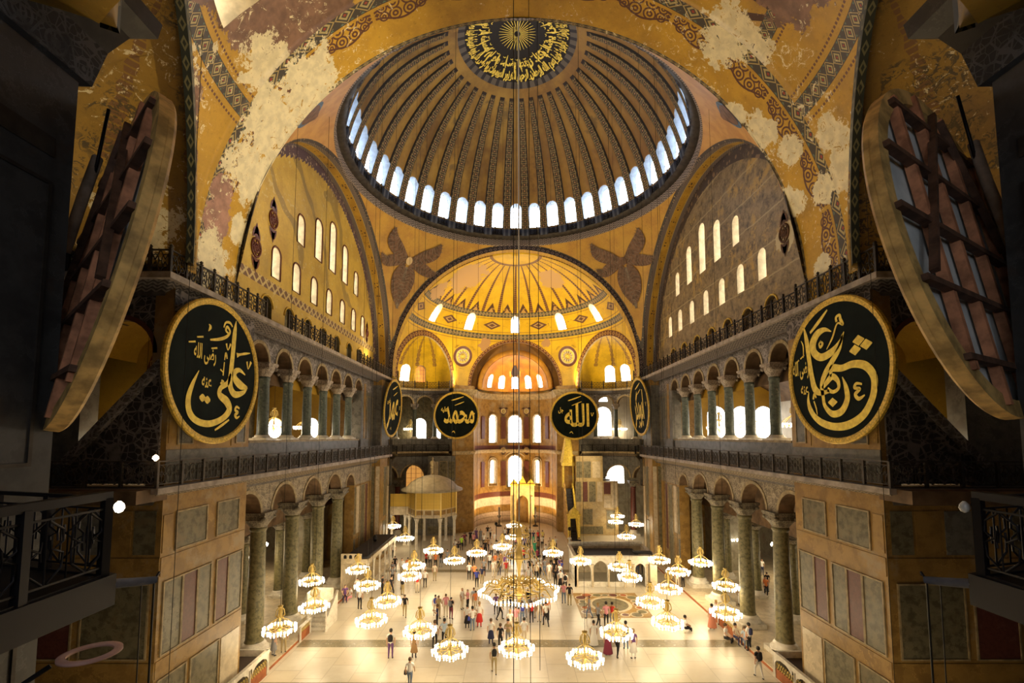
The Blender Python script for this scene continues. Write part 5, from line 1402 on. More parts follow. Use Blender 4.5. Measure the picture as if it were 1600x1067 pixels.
# ---------------------------------------------------------------- railings
def lattice_mesh(w, h, style):
    b = MB(); t = .035
    b.bar((0, 0, 0), (w, 0, 0), .07, .07); b.bar((0, 0, h), (w, 0, h), .08, .06)
    if style == 'scroll':
        b.bar((0, 0, h * .86), (w, 0, h * .86), .03, .03); b.bar((0, 0, h * .12), (w, 0, h * .12), .03, .03)
        n = max(1, round(w / .55))
        for k in range(n):
            c = w * (k + .5) / n; hw = w / n / 2
            for s in (-1, 1):
                b.tube([(c + s * hw * .1, 0, h * .14), (c + s * hw * .75, 0, h * .28), (c + s * hw * .8, 0, h * .45), (c + s * hw * .25, 0, h * .52), (c + s * hw * .2, 0, h * .40)], .02, 4, cap=False)
                b.tube([(c + s * hw * .1, 0, h * .84), (c + s * hw * .75, 0, h * .72), (c + s * hw * .8, 0, h * .58), (c + s * hw * .25, 0, h * .50), (c + s * hw * .2, 0, h * .62)], .02, 4, cap=False)
            b.tube([(c, 0, h * .12), (c, 0, h * .86)], .016, 4, cap=False)
            for s in (-1, 1): b.tube([(c + s * hw, 0, h * .12), (c + s * hw, 0, h * .86)], .014, 4, cap=False)
    else:
        n = max(1, round(w / .5))
        for k in range(n):
            c = w * (k + .5) / n; hw = w / n / 2; m = h / 2
            b.tube([(c + hw * .72 * cos(a), 0, m + m * .62 * sin(a)) for a in frange(0, 2 * pi, 12)[:-1]], .028, 4, closed=True)
            for s in (-1, 1):
                b.bar((c - hw, 0, m + s * m), (c, 0, m + s * m * .1), t, t); b.bar((c + hw, 0, m + s * m), (c, 0, m + s * m * .1), t, t)
            b.bar((c - hw, 0, m), (c - hw * .7, 0, m), t, t); b.bar((c + hw, 0, m), (c + hw * .7, 0, m), t, t)
    return b
def post_mesh(h, w=.12, finial=True):
    b = MB(); b.box(-w / 2, w / 2, -w / 2, w / 2, 0, h)
    if finial: b.lathe([(w * .3, 0), (w * .9, .06), (w * .4, .11), (w * .7, .18), (.01, .26)], (0, 0, h), 8)
    return b
RAIL = {}; m_railbronze = plain('weathered_bronze', (.085, .07, .055), .5, .3, .3, .3)
def railing(name, pts, h, style, mat, label, panel=1.4, finial=True, z=0.0):
    """posts and openwork panels along a polyline"""
    o = empty(name, (pts[0][0], pts[0][1], z), 0, label, 'railing', 'openwork railings')
    for i in range(len(pts) - 1):
        a, c = Vector((*pts[i], 0)), Vector((*pts[i + 1], 0)); L = (c - a).length; n = max(1, round(L / panel)); w = L / n; d = (c - a) / n; ang = atan2(d.y, d.x)
        key = (style, round(w, 2), h, mat.name)
        if key not in RAIL: RAIL[key] = lattice_mesh(w, h, style).mesh('panel', mat)
        pk = ('post', h, finial, mat.name)
        if pk not in RAIL: RAIL[pk] = post_mesh(h, finial=finial).mesh('post', mat)
        for k in range(n + (i == len(pts) - 2)):
            p = a + d * k - Vector((*pts[0], 0))
            if k < n: link_mesh('panel', RAIL[key], o, p, (0, 0, ang))
            link_mesh('post', RAIL[pk], o, p, (0, 0, ang))
    return o
for sgn, side in ((-1, 'left'), (1, 'right')):
    X = sgn * 15.75
    railing('gallery_railing', [(sgn * 25, 19.75), (X, 19.75), (X, 57.8)], 1.12, 'scroll', m_railbronze, 'long dark scrolled gallery railing above the %s ground arcade' % side, 1.45, False, 12.3)
    if sgn < 0:
        railing('cornice_railing', [(-22, 19.7), (-15.65, 19.7), (-15.65, 27.6)], 1.0, 'lattice', m_bronze, 'black latticed railing on the high ledge around the near left pier', .95, True, 21.78)
        railing('cornice_railing', [(-15.65, 30.4), (-15.65, 38.6)], 1.0, 'lattice', m_bronze, 'short black latticed railing on the ledge under the gold wall', 1.0, True, 21.78)
        railing('cornice_railing', [(-15.65, 44.2), (-15.65, 57.6)], 1.0, 'lattice', m_bronze, 'black latticed railing at the far end of the ledge under the gold wall', 1.0, True, 21.78)
    else:
        railing('cornice_railing', [(22, 19.7), (15.65, 19.7), (15.65, 25.4)], 1.15, 'lattice', m_bronze, 'black latticed railing on the high ledge around the near right pier', .95, True, 21.78)
        railing('cornice_railing', [(15.65, 25.4), (15.65, 57.6)], .95, 'lattice', m_iron, 'long black railing on the ledge under the worn grey brown wall', 1.2, True, 21.78)
    ex = exedra_path(sgn, CON_R - .8, 10)
    railing('exedra_railing', ex, 1.0, 'lattice', m_bronze, 'dark railing curving along the top ledge of the far %s exedra' % side, 2.2, True, 21.78)
    railing('exedra_railing', ex, 1.0, 'scroll', m_iron, 'dark railing curving along the gallery of the far %s exedra' % side, 2.2, False, 12.3)
o = railing('dome_railing', [(15.0 * cos(a), YC + 15.0 * sin(a)) for a in frange(rad(-25), rad(205), 46)], .85, 'lattice', m_iron, 'dark railing running round the foot of the dome', 1.6, True, ZR + .12)
# near balcony rails beside the camera
for sgn, side in ((-1, 'left'), (1, 'right')):
    o = railing('balcony_railing', [(sgn * 6.95, 3.6), (sgn * 7.12, 7.55), (sgn * 11.0, 8.6)], 1.25, 'scroll', m_iron, 'dark scrollwork balcony railing close to the camera at the %s edge' % side, 1.3, False, 12.25)
    b = MB(); b.bar((0, -.6, 1.3), (sgn * .2, 4.0, 1.3), .16, .10); b.build('top_rail', m_iron, o)
    b = MB(); P = [(sgn * 6.9, 3.4), (sgn * 7.02, 7.7), (sgn * 9.7, 8.7), (sgn * 9.7, 3.4)]
    b.ngon_prism(P if sgn > 0 else P[::-1], 11.75, 12.25, 0); struct(b.build('floor_%s_balcony' % side, m_iron))
    o = empty('bracket_lamp', (sgn * 7.06, 7.6, 13.33), 0, 'small bulb lamp on a bracket at the end of the %s balcony railing' % side, 'lamp')
    b = MB(); b.tube([(sgn * .1, -.1, -.02), (sgn * .14, 0, .05), (sgn * .1, .1, .03)], .035, 6); b.build('bracket', m_iron, o)
    b = MB(); b.lathe([(.02, .09), (.065, .04), (.08, -.02), (.05, -.08), (.01, -.1)], (sgn * .02, .14, .0), 12); b.build('bulb', glow('balcony_bulb', (1, .85, .6), 30.0) if sgn < 0 else plain('dead_bulb', (.5, .5, .48), .2), o)
    if sgn < 0: point('bulb_light', (-.02, .14, .0), 9, WARM, .1, o)
    if sgn < 0:
        o = empty('bracket_lamp', (-15.5, 19.3, 13.6), 0, 'tiny lit bulb on the gallery railing at the near left pier', 'lamp')
        b = MB(); b.lathe([(.02, .14), (.10, .06), (.12, -.02), (.02, -.13)], (0, 0, 0), 10); b.build('bulb', glow('rail_bulb', (1, .7, .4), 12.0), o)
    # timber arm with a wrapped end and hanging cable
    o = empty('hoist_arm', (sgn * 7.2, 7.4, 12.2), 0, 'wrapped horizontal hoist arm under the %s balcony with hanging cables' % side, 'bracket')
    b = MB(); b.tube([(0, 0, 0), (-sgn * .1, .3, -.12), (-sgn * .32, .7, -.2), (-sgn * .42, .85, -.22)], [.09, .08, .07, .06], 8); b.build('arm', plain('blue_grey_wrap', (.10, .10, .12), .7, var=.3), o)
    b = MB(); b.tube([(-sgn * .40, .83, -.2), (-sgn * .40, .83, -12.2)], .018, 5); b.tube([(-sgn * .30, .68, -.2), (-sgn * .33, .72, -12.2)], .010, 5); b.build('hanging_cable', m_cable, o)
    b = MB(); b.tube([(-sgn * .40, .83, -.22), (-sgn * .43, .9, -.1), (-sgn * .39, .93, -.16)], .02, 5); b.build('hook', m_iron, o)
o = empty('ring_stand', (-5.85, 6.0, 11.45), 0, 'flat pinkish ring on a bent bracket low at the left edge', 'ring')
b = MB(); b.lathe([(.23, .02), (.27, .03), (.32, .02), (.32, -.01), (.23, -.01), (.23, .02)], (0, 0, .3), 32); b.build('ring', plain('pink_ring', (.42, .24, .20), .6, var=.2), o)
b = MB(); b.tube([(-.3, -.2, .25), (-.6, -.5, 0), (-.75, -.9, -.9)], .03, 6); b.build('bracket', m_iron, o)

# ---------------------------------------------------------------- chandeliers
def chandelier_meshes(r, n, big=False):
    """lobed ring of glass oil lamps round a gilded stem"""
    ringb = MB(); lob = 8; lk = .07 if big else .10; K = .66 if not big else 1
    def rp(a, k=1.0): return (r * k * (1 + lk * cos(lob * a)) * cos(a), r * k * (1 + lk * cos(lob * a)) * sin(a))
    th = frange(0, 2 * pi, 64)[:-1]
    ringb.tube([(*rp(a), 0) for a in th], .035, 5, closed=True)
    ringb.tube([(*rp(a, .62), .05) for a in th], .025, 5, closed=True)
    for k in range(lob):
        a = 2 * pi * k / lob; ringb.bar((.1 * cos(a), .1 * sin(a), .12), (*rp(a), 0), .035, .03)
        ringb.tube([(*rp(a), 0), (*[c * .55 for c in rp(a)], .45), (.06 * cos(a), .06 * sin(a), .75)], .018, 4)
    stem = MB(); stem.lathe([(.01, -.55), (.05, -.5), (.03, -.42), (.08, -.3), (.12, -.15), (.06, .02), (.14, .12), (.15, .2), (.05, .34), (.035, .8), (.06, 1.0), (.09, 1.2), (.10, 1.5), (.07, 1.8), (.05, 1.95), (.14, 2.05), (.15, 2.15), (.03, 2.2)], n=12); stem.v = [(x, y, z * .66) for x, y, z in stem.v]; n0 = len(stem.v)
    for k in range(8):
        a = 2 * pi * k / 8; stem.tube([(.12 * cos(a), .12 * sin(a), 1.1), (.27 * cos(a), .27 * sin(a), 1.35), (.22 * cos(a), .22 * sin(a), 1.75), (.1 * cos(a), .1 * sin(a), 1.95)], .025, 4)
    stem.v = stem.v[:n0] + [(x, y, z * .66) for x, y, z in stem.v[n0:]]
    lamps = [(*rp(2 * pi * (k + .5) / n), .0) for k in range(n)]
    lamp = MB(); lamp.lathe([(.012, -.11), (.035, -.08), (.045, 0), (.055, .10), (.062, .16)], n=8); lamp.lathe([(.062, .16), (.0, .16)], n=8)
    return ringb, stem, lamp, lamps
def mesh_chand(r, n):
    a, b, c, l = chandelier_meshes(r, n)
    return a.mesh('lamp_ring', m_goldmetal), b.mesh('stem', m_goldmetal), c.mesh('glass_lamp', m_bulb), l
CH_NEAR = mesh_chand(.88, 32)
def far_mesh(r, n):
    a, b, c, l = chandelier_meshes(r, n)
    for x, y, z in l: a.lathe([(.02, -.1), (.08, 0), (.10, .16), (0, .17)], (x, y, z), 6, 1)
    return a.mesh('lamp_ring', [m_goldmetal, m_bulb]), b.mesh('stem', m_goldmetal)
CH_FAR = far_mesh(.88, 22)
def DG():
    if not hasattr(DG, 'd'):
        bpy.context.view_layer.update(); DG.d = bpy.context.evaluated_depsgraph_get()
    return DG.d
def chandelier(x, y, z, label, near=True, top=None, s=1.0, group='hanging lamp rings', power=170):
    o = empty('chandelier', (x, y, z), random.uniform(0, .7), label, 'chandelier', group); o.scale = (s, s, s)
    if near:
        ring = link_mesh('lamp_ring', CH_NEAR[0], o); link_mesh('stem', CH_NEAR[1], o)
        for p in CH_NEAR[3]: link_mesh('glass_lamp', CH_NEAR[2], ring, p)
    else:
        link_mesh('lamp_ring', CH_FAR[0], o); link_mesh('stem', CH_FAR[1], o)
    if top is None:
        hit = SC.ray_cast(DG(), Vector((x, y, z + 2.5)), Vector((0, 0, 1)))
        top = hit[1].z if hit[0] else None
    if top is None:
        d = hypot(x, y - YC); top = (ZS + sqrt(RS * RS - d * d) - .3) if d < 14.5 else (38.0 if abs(x) < 6 else 33.5 if abs(x) < 10 else 27.0)
        if y > 56: top = 22.4 + sqrt(max(1, 15.4 ** 2 - x * x - (y - 57.2) ** 2))
        elif y < 25: top = 22.8 + sqrt(max(1, 15.6 ** 2 - x * x))
        if abs(x) > 15.5 and y < 56: top = 11.6
    b = MB(); b.tube([(0, 0, 1.42), (0, 0, (top - z) / s)], .012, 4, cap=False); b.build('suspension_cable', m_cable, o)
    point('lamp_light', (0, 0, -.45), power, (1.0, .78, .46), .8, o)
    return o
# ---------------------------------------------------------------- where the chandeliers hang (plan positions worked out from image coordinates)
CHS = [  # x, y, full detail?, label
 (-3.86, 25.57, 1, 'lamp ring nearest the camera on the left of the open floor'), (-0.25, 25.86, 1, 'lamp ring nearest the camera on the central cable line'), (3.31, 24.71, 1, 'lamp ring nearest the camera on the right of the open floor'),
 (-14.48, 28.35, 1, 'lamp ring hanging beside the nearest left column'), (-5.99, 28.08, 1, 'lamp ring hanging over the person in the brown coat'), (5.66, 27.81, 1, 'lamp ring hanging over the person in the maroon dress'),
 (-9.38, 29.68, 1, 'lamp ring left of the open floor behind the backpacker'), (-13.96, 31.95, 1, 'lamp ring beside the white pulpit stair'), (-9.26, 32.91, 1, 'lamp ring in front of the loggia on the left, lower of two'), (-11.73, 36.34, 1, 'lamp ring in front of the loggia on the left, upper of two'),
 (9.18, 29.29, 1, 'lamp ring on the right above the bare floor, nearest there'), (9.16, 32.79, 1, 'lamp ring at the near corner of the inlaid floor square'), (13.52, 30.83, 1, 'lamp ring hanging in front of the second right column'), (11.42, 35.60, 1, 'lamp ring at the right of the white platform, lower'),
 (-16.54, 37.43, 1, 'lamp ring glowing behind the second left column'), (16.03, 36.19, 1, 'lamp ring glowing between the right columns'), (-13.91, 40.58, 1, 'lamp ring hanging at the front of the loggia roof'), (-9.00, 38.77, 1, 'lamp ring over the small crowd on the left, lower'),
 (-9.27, 41.76, 0, 'lamp ring over the small crowd on the left, upper'), (9.18, 38.43, 1, 'lamp ring before the doorway of the white platform'), (9.03, 41.36, 1, 'lamp ring before the right arch of the white platform'), (13.29, 43.65, 0, 'lamp ring at the right corner of the white platform'), (13.76, 40.02, 0, 'lamp ring near the far right column base'),
 (5.85, 43.22, 0, 'lamp ring before the left arch of the white platform'), (3.57, 46.23, 0, 'lamp ring near the pulpit gate'), (-4.00, 46.23, 0, 'lamp ring left of the big chandelier over the crowd'), (-1.51, 48.85, 0, 'lamp ring just left of the central cable over the crowd'), (-8.49, 47.24, 0, 'lamp ring in front of the golden lattice pavilion'), (-5.87, 43.44, 0, 'lamp ring in front of the pavilion, lower right'),
 (-0.28, 53.41, 0, 'lamp ring near the apse on the centre line, lower'), (-0.25, 60.16, 0, 'lamp ring in front of the prayer niche, highest'), (-12.64, 52.75, 0, 'lamp ring beside the far left pier, right of a pair'), (-15.84, 59.74, 0, 'lamp ring beside the far left pier, left of a pair'),
 (14.85, 67.28, 0, 'lamp ring by the marble wall right of the pulpit, uppermost'), (13.56, 62.82, 0, 'lamp ring by the marble wall right of the pulpit, second'), (15.85, 61.02, 0, 'lamp ring by the far right pier, higher'), (12.76, 53.74, 0, 'lamp ring by the far right pier, lower'),
]
for x, y, nr, lab in CHS:
    chandelier(x, y, 2.9, lab, bool(nr))
for x, y, z, lab in ((-22.93, 40.00, 4.3, 'lamp ring deep in the left aisle'), (23.82, 40.54, 3.4, 'lamp ring deep in the right aisle by the near pier'), (23.15, 50.48, 3.4, 'lamp ring deep in the right aisle between two columns'), (16.08, 40.95, 3.4, 'lamp ring behind the far right column')):
    chandelier(x, y, z, lab, False, power=420)
for x, y, w in ((-12.8, 17.0, 'by the left pier'), (-0.46, 11.5, 'on the axis'), (0.08, 14.8, 'just right of the axis'), (13.2, 17.0, 'by the right pier')):
    chandelier(x, y, 2.9, 'lamp ring at the west nave end below the camera, ' + w, False, power=230)
for x, y, w in ((-26, 34, 'left aisle by the outer wall, west part'), (-26, 46.5, 'left aisle by the outer wall, east part'), (26.5, 34, 'right aisle by the outer wall, west part'), (26.5, 46.5, 'right aisle by the outer wall, east part')):
    chandelier(x, y, 3.6, 'added lamp ring in the ' + w, False, power=300)  # hidden lamp rings added to brighten the aisles
for s, w in ((-1, 'left'), (1, 'right')): chandelier(s * 18.5, 22.3, 14.3, 'added lamp ring in the golden vault behind the near %s roundel' % w, False, None, .8, 'gallery lamp rings', 110)  # lamp rings added to light up the gold vaults
# galleries
for sgn, side, xs in ((-1, 'left', ((29, 'first bay'), (38.5, 'middle bay'), (44.5, 'far bay'))), (1, 'right', ((29.5, 'first bay'), (34.0, 'second bay'), (40.5, 'middle bay'), (46.5, 'far bay')))):
    for y, w in xs:
        chandelier(sgn * 20.6, y, 15.3, 'lamp ring hanging in the %s upper gallery, %s' % (side, w), False, 20.6, 1.15, 'gallery lamp rings', 420)
for x, y, w in ((-16.3, 71.1, 'left'), (16.3, 71.1, 'right')): chandelier(x, y, 15.6, 'lamp ring in the far %s exedra gallery' % w, False, 20.6, 1.1, 'gallery lamp rings', 160)
# the great central chandelier
p = Vector((0.01, 33.65, 3.4))
o = empty('great_chandelier', (p.x, p.y, 3.4), .2, 'huge golden central chandelier with a wide ring of lamps', 'chandelier')
a, st, lm, l = chandelier_meshes(2.75, 72, True)
a.build('lamp_ring', m_goldmetal, o); me = lm.mesh('glass_lamp', m_bulb)
ring = [c for c in o.children if c.name.startswith('lamp_ring')][0]
for q in l: link_mesh('glass_lamp', me, ring, q)
b = MB()
for k in range(16):
    c, s = cos(k * pi / 8), sin(k * pi / 8)
    b.tube([(2.6 * c, 2.6 * s, .05), (2.2 * c, 2.2 * s, .5), (1.5 * c, 1.5 * s, .35), (1.1 * c, 1.1 * s, .8), (.3 * c, .3 * s, .6)], .05, 5)
    b.lathe([(.02, 0), (.16, .08), (.05, .2), (.12, .32), (.02, .45)], (1.5 * c, 1.5 * s, .3), 6)
b.build('scroll_arms', m_goldmetal, o)
b = MB(); b.tube([(1.75 * cos(t), 1.75 * sin(t), .25) for t in frange(0, 2 * pi, 40)[:-1]], .05, 5, closed=True); b.tube([(1.0 * cos(t), 1.0 * sin(t), .7) for t in frange(0, 2 * pi, 32)[:-1]], .05, 5, closed=True); b.build('inner_ring', m_goldmetal, o)
b = MB(); b.lathe([(.05, -.9), (.14, -.7), (.08, -.5), (.25, -.2), (.3, 0), (.12, .3), (.1, 1.2), (.16, 1.8), (.26, 2.2), (.28, 2.6), (.14, 3.0), (.09, 3.3), (.2, 3.7), (.24, 4.0), (.1, 4.5), (.05, 5.0)], n=16); b.build('stem', m_goldmetal, o)
for zz, rr in ((2.5, .95), (4.0, .75)):
    b = MB(); b.tube([(rr * cos(t), rr * sin(t), zz) for t in frange(0, 2 * pi, 24)[:-1]], .05, 5, closed=True)
    for k in range(8): b.tube([(rr * cos(k * pi / 4), rr * sin(k * pi / 4), zz), (rr * .8 * cos(k * pi / 4), rr * .8 * sin(k * pi / 4), zz + .5), (.12 * cos(k * pi / 4), .15 * sin(k * pi / 4), zz + .8)], .03, 4)
    b.build('crown', m_goldmetal, o)
b = MB()
for k in range(8): b.tube([(2.3 * cos(k * pi / 4), 2.3 * sin(k * pi / 4), .3), (.25 * cos(k * pi / 4), .25 * sin(k * pi / 4), 4.6)], .02, 4)
b.build('stay_chains', m_goldmetal, o)
hit = SC.ray_cast(DG(), Vector((p.x, p.y, 12)), Vector((0, 0, 1))); b = MB(); b.tube([(0, 0, 5), (0, 0, hit[1].z - 3.4)], .05, 6); b.build('suspension_cable', plain('steel_cable', (.55, .53, .5), .4, .2), o)
point('lamp_light', (0, 0, -.6), 650, (1.0, .77, .45), 2.0, o)
for x, y, w in ((.98, 25.0, 'thin plain cable dropping past the nearest lamp ring to the floor line'),):
    hit = SC.ray_cast(DG(), Vector((x, y, 3)), Vector((0, 0, 1))); b = MB(); b.tube([(0, 0, 0), (0, 0, hit[1].z - 2.2)], .018, 4); c = b.build('hanging_cable', m_cable, None, (x, y, 2.2)); tag(c, w, 'cable')
# steel tie cables that cross the nave in front of the far piers
# ---------------------------------------------------------------- furniture of the nave
m_creamgold = plain('pale_gilded_marble', (0.74, 0.58, 0.27), 0.45, 0, .4, .15)
def part(mb, name, mat, o): return mb.build(name, mat, o)
# inlaid floor square
o = empty('floor_inlay', (8.0, 40.6, 0.004), 0, 'square of coloured marble discs inlaid in the floor before the white platform', 'inlay')
b = MB(); b.box(-2.9, 2.9, -2.9, 2.9, 0, .006); b.build('border', m_honey, o)
rnd = random.Random(3); cols = [m_porphyry, m_marble_grey, m_marble_grn2, m_redcarpet, m_cream]
b = MB(); b.lathe([(0, .016), (1.55, .016)], n=40); b.build('great_disc', m_marble_grey, o)
b = MB(); b.lathe([(1.55, .014), (1.85, .014)], n=40); b.build('disc_ring', m_cream, o)
for i in range(20):
    a = 2 * pi * i / 20; k = 2.35 / max(abs(cos(a)), abs(sin(a))); rr = rnd.choice((.28, .36, .42))
    if abs(abs(cos(a)) - abs(sin(a))) > .25 and i % 2: rr = .25
    b = MB(); b.lathe([(0, .018), (rr, .018)], (k * cos(a) * .98, k * sin(a) * .98, 0), 20); b.build('small_disc', cols[i % 4], o)
    b = MB(); b.lathe([(rr, .015), (rr + .12, .015)], (k * cos(a) * .98, k * sin(a) * .98, 0), 20); b.build('disc_ring', m_cream, o)
# white marble platform on arches, right of centre
def pointed(w, h, n=8):
    r = w * .62; pts = []
    for a in frange(0, math.acos((r - w / 2) / r), n): pts.append((w / 2 - r + r * cos(a), r * sin(a)))
    top = pts[-1][1]
    return [(-w / 2, 0), (w / 2, 0)] + [(x, h - top + z) for x, z in pts] + [(-x, h - top + z) for x, z in pts[::-1][1:]]
def wall_with_arches(b, o, du, W, H, ops, t, m=0, mi=0, dn=None):
    """upright slab along du with pointed openings [(centre, width, height, sill)]"""
    o, du = Vector(o), Vector(du); dn = Vector(dn); up = Vector((0, 0, 1)); cur = 0
    for c, w, h, s in ops + [(W, 0, 0, 0)]:
        x0 = c - w / 2
        if x0 - cur > .001: b.obox(o + du * ((cur + x0) / 2) + up * (H / 2) - dn * t / 2, du * ((x0 - cur) / 2), dn * (t / 2), up * (H / 2), m)
        if w:
            if s > 0: b.obox(o + du * c + up * (s / 2) - dn * t / 2, du * (w / 2), dn * (t / 2), up * (s / 2), m)
            P = pointed(w, h); arc = P[2:]; arc = [(w / 2, arc[0][1])] + arc
            L = [q for q in arc]
            for i in range(len(L) - 1):
                (xa, za), (xb, zb) = L[i], L[i + 1]
                for d in (0, t):
                    b.face([o + du * (c + xa) + up * (s + za) - dn * d, o + du * (c + xb) + up * (s + zb) - dn * d, o + du * (c + xb) + up * H - dn * d, o + du * (c + xa) + up * H - dn * d], m)
                b.face([o + du * (c + xa) + up * (s + za), o + du * (c + xb) + up * (s + zb), o + du * (c + xb) + up * (s + zb) - dn * t, o + du * (c + xa) + up * (s + za) - dn * t], mi)
            cur = c + w / 2
o = empty('marble_platform', (5.6, 45.3, 0), 0, 'white marble platform with pointed arches and a dark sunken roof, right of the centre', 'platform')
W, D_, H_ = 7.9, 4.9, 2.75
b = MB(); wall_with_arches(b, (0, 0, 0), (1, 0, 0), W, H_, [(.95, 1.25, 1.75, .5), (2.5, 1.35, 2.0, .45), (4.05, 1.35, 2.0, .45), (6.35, .95, 2.2, 0)], .18, dn=(0, -1, 0)); b.build('front_wall', m_white, o)
b = MB(); wall_with_arches(b, (0, 0, 0), (0, 1, 0), D_, H_, [(1.2, 1.3, 2.0, .4), (3.2, 1.3, 2.0, .4)], .18, dn=(-1, 0, 0)); b.build('side_wall', m_white, o)
b = MB(); b.box(W - .2, W, 0, D_, 0, H_); b.build('side_wall', m_white, o)
b = MB(); b.box(0, W, D_ - .2, D_, 0, H_); b.build('back_wall', m_cream, o)
b = MB(); b.box(-.12, W + .12, -.12, .2, H_, H_ + .2); b.box(-.12, .2, .2, D_, H_, H_ + .2); b.box(W - .2, W + .12, .2, D_, H_, H_ + .2); b.box(0, W, D_ - .15, D_ + .1, H_, H_ + .45); b.build('cornice', m_white, o)
b = MB(); b.box(.2, W - 1.1, .2, D_ - .15, H_ - .35, H_ - .25); b.build('roof_cloth', m_slate, o)
b = MB(); b.box(W - 2.0, W - .2, .6, 1.2, H_ + .2, H_ + .38); b.build('roof_lamp_box', m_iron, o)
for x in (.25, 1.72, 3.28, 4.85, 5.7, 7.0): 
    b = MB(); b.lathe([(.14, 0), (.1, .12), (.085, .2), (.075, 2.0), (.12, 2.15)], (x, -.10, 0), 10); b.build('colonnette', m_cream, o)
b = MB(); b.box(W - .75, W - .1, -.6, -.12, 0, 2.2); b.build('screen_panel', m_cream, o)
# long loggia on the left with dark roof and slim columns
o = empty('loggia', (-16.35, 43.2, 0), 0, 'long marble loggia with slim columns and dark flat roof by the left arcade', 'loggia')
b = MB(); b.box(0, 2.55, 0, 10.3, 2.75, 3.15); b.build('entablature', m_cream, o)
b = MB(); b.box(.2, 2.35, .3, 10.1, 3.16, 3.3); b.build('roof_cloth', m_slate, o)
b = MB(); b.box(-.0, 1.9, -.06, .08, 3.15, 3.65)
b.build('parapet', m_cream, o)
for k in range(3):
    b = MB(); q = arch_pts(.28, .34, 6); b.face([(.4 + .5 * k + x, -.075, 3.22 + z) for x, z in q]); b.build('parapet_opening', m_black, o)  # flat black faces stand in for the shade inside the openings
for k in range(6):
    b = MB(); b.lathe([(.16, 0), (.12, .12), (.09, .2), (.08, 2.3), (.11, 2.4), (.2, 2.75)], (2.4, .25 + 1.95 * k, 0), 10); b.build('column', m_white, o)
b = MB(); b.lathe([(.16, 0), (.12, .12), (.09, .2), (.08, 2.3), (.11, 2.4), (.2, 2.75)], (1.4, .2, 0), 10); b.build('column', m_white, o)
b = MB(); b.box(0, .15, 0, 10.3, 0, 2.75); b.build('back_wall', m_cream, o)
b = MB(); b.box(.15, 2.1, 0.8, 10.2, 0, .45); b.build('plinth', m_cream, o)
b = MB(); b.lathe([(.0, 0), (.22, .1), (.24, .5), (.1, .7), (0, .75)], (1.2, 6.4, 3.3), 10); b.build('loudspeaker', m_iron, o)
# white pulpit stair
o = empty('pulpit_stair', (-15.3, 36.2, 0), 0, 'white marble pulpit stair with slim gate posts beside the third left column', 'pulpit')
b = MB(); b.box(-1.5, .1, 1.0, 2.4, 1.25, 1.4); b.build('platform', m_white, o)
for k in range(6):
    b = MB(); b.box(-.5 - .0, .8, -.9 + .33 * k, -.57 + .33 * k, 0, .21 * (k + 1)); b.build('step', m_white, o)
for x in (-.55, .85):
    b = MB(); b.face([(x, -1.0, 0), (x, 1.1, 0), (x, 1.1, 2.3), (x, -1.0, .9)]); b.face([(x + .09, -1.0, 0), (x + .09, -1.0, .9), (x + .09, 1.1, 2.3), (x + .09, 1.1, 0)]); b.bar((x + .045, -1.0, .9), (x + .045, 1.1, 2.3), .14, .1); b.build('balustrade', m_white, o)
    b = MB(); b.lathe([(.12, 0), (.08, .1), (.07, 1.9), (.11, 2.05), (0, 2.2)], (x + .045, -1.05, 0), 8); b.build('post', m_white, o)
for x in (-1.45, .05):
    b = MB(); b.lathe([(.12, 0), (.08, .1), (.07, 1.2)], (x, 2.3, 0), 8); b.build('post', m_white, o)
b = MB(); b.box(-1.5, -1.42, 1.0, 2.4, 1.4, 2.1); b.box(-1.5, .1, 2.32, 2.4, 1.4, 2.1); b.build('parapet', m_white, o)
# low fenced enclosures with red carpet fronts along the columns
def enclosure(x, y0, y1, sgn, label, h=1.5, roof=True):
    o = empty('raised_enclosure', (x, y0, 0), 0, label, 'enclosure', 'low enclosures along the arcades'); L = y1 - y0
    b = MB(); b.box(*sorted((0, sgn * .12)), 0, L, 0, .55); b.build('carpet_front', m_redcarpet, o)
    n = max(1, int(L / 1.9))
    for k in range(n + 1):
        b = MB(); b.lathe([(.09, 0), (.07, h), (.1, h + .02)], (0, L * k / n, 0), 8); b.build('post', m_white, o)
    b = MB(); b.box(*sorted((-sgn * .08, sgn * .12)), 0, L, h - .25 if roof else .95, h if roof else 1.05)
    if roof:
        for k in range(n):
            c = L * (k + .5) / n; w = L / n * .42
            th = frange(0, pi, 10)
            for i in range(10):
                (ya, za), (yb, zb) = (c + w * cos(th[i]), .75 + .5 * sin(th[i])), (c + w * cos(th[i + 1]), .75 + .5 * sin(th[i + 1]))
                for xx in (-.06, .1): b.face([(sgn * xx, ya, za), (sgn * xx, yb, zb), (sgn * xx, yb, h - .2), (sgn * xx, ya, h - .2)])
    b.build('arched_rail', m_white, o)
    b = MB()
    for k in range(int(L / .22)):
        y = .11 + k * .22; b.bar((sgn * .03, y - .1, .55), (sgn * .03, y + .1, .95), .03, .03); b.bar((sgn * .03, y + .1, .55), (sgn * .03, y - .1, .95), .03, .03)
    b.build('lattice', m_goldmetal, o)
    if roof:
        b = MB(); b.box(*sorted((sgn * .15, sgn * 2.4)), 0.0, L - .12, h - .45, h - .38); b.build('dark_cover', plain('brown_cover', (.075, .055, .045), .7), o)
        b = MB(); b.box(*sorted((-sgn * .05, sgn * 2.5)), L - .15, L, 0, h); b.build('end_wall', m_white, o)
enclosure(-15.45, 21.0, 29.0, -1, 'white arched enclosure with dark cover at the foot of the near left pier'); enclosure(15.45, 20.6, 28.8, 1, 'white arched enclosure with dark cover at the foot of the near right pier')
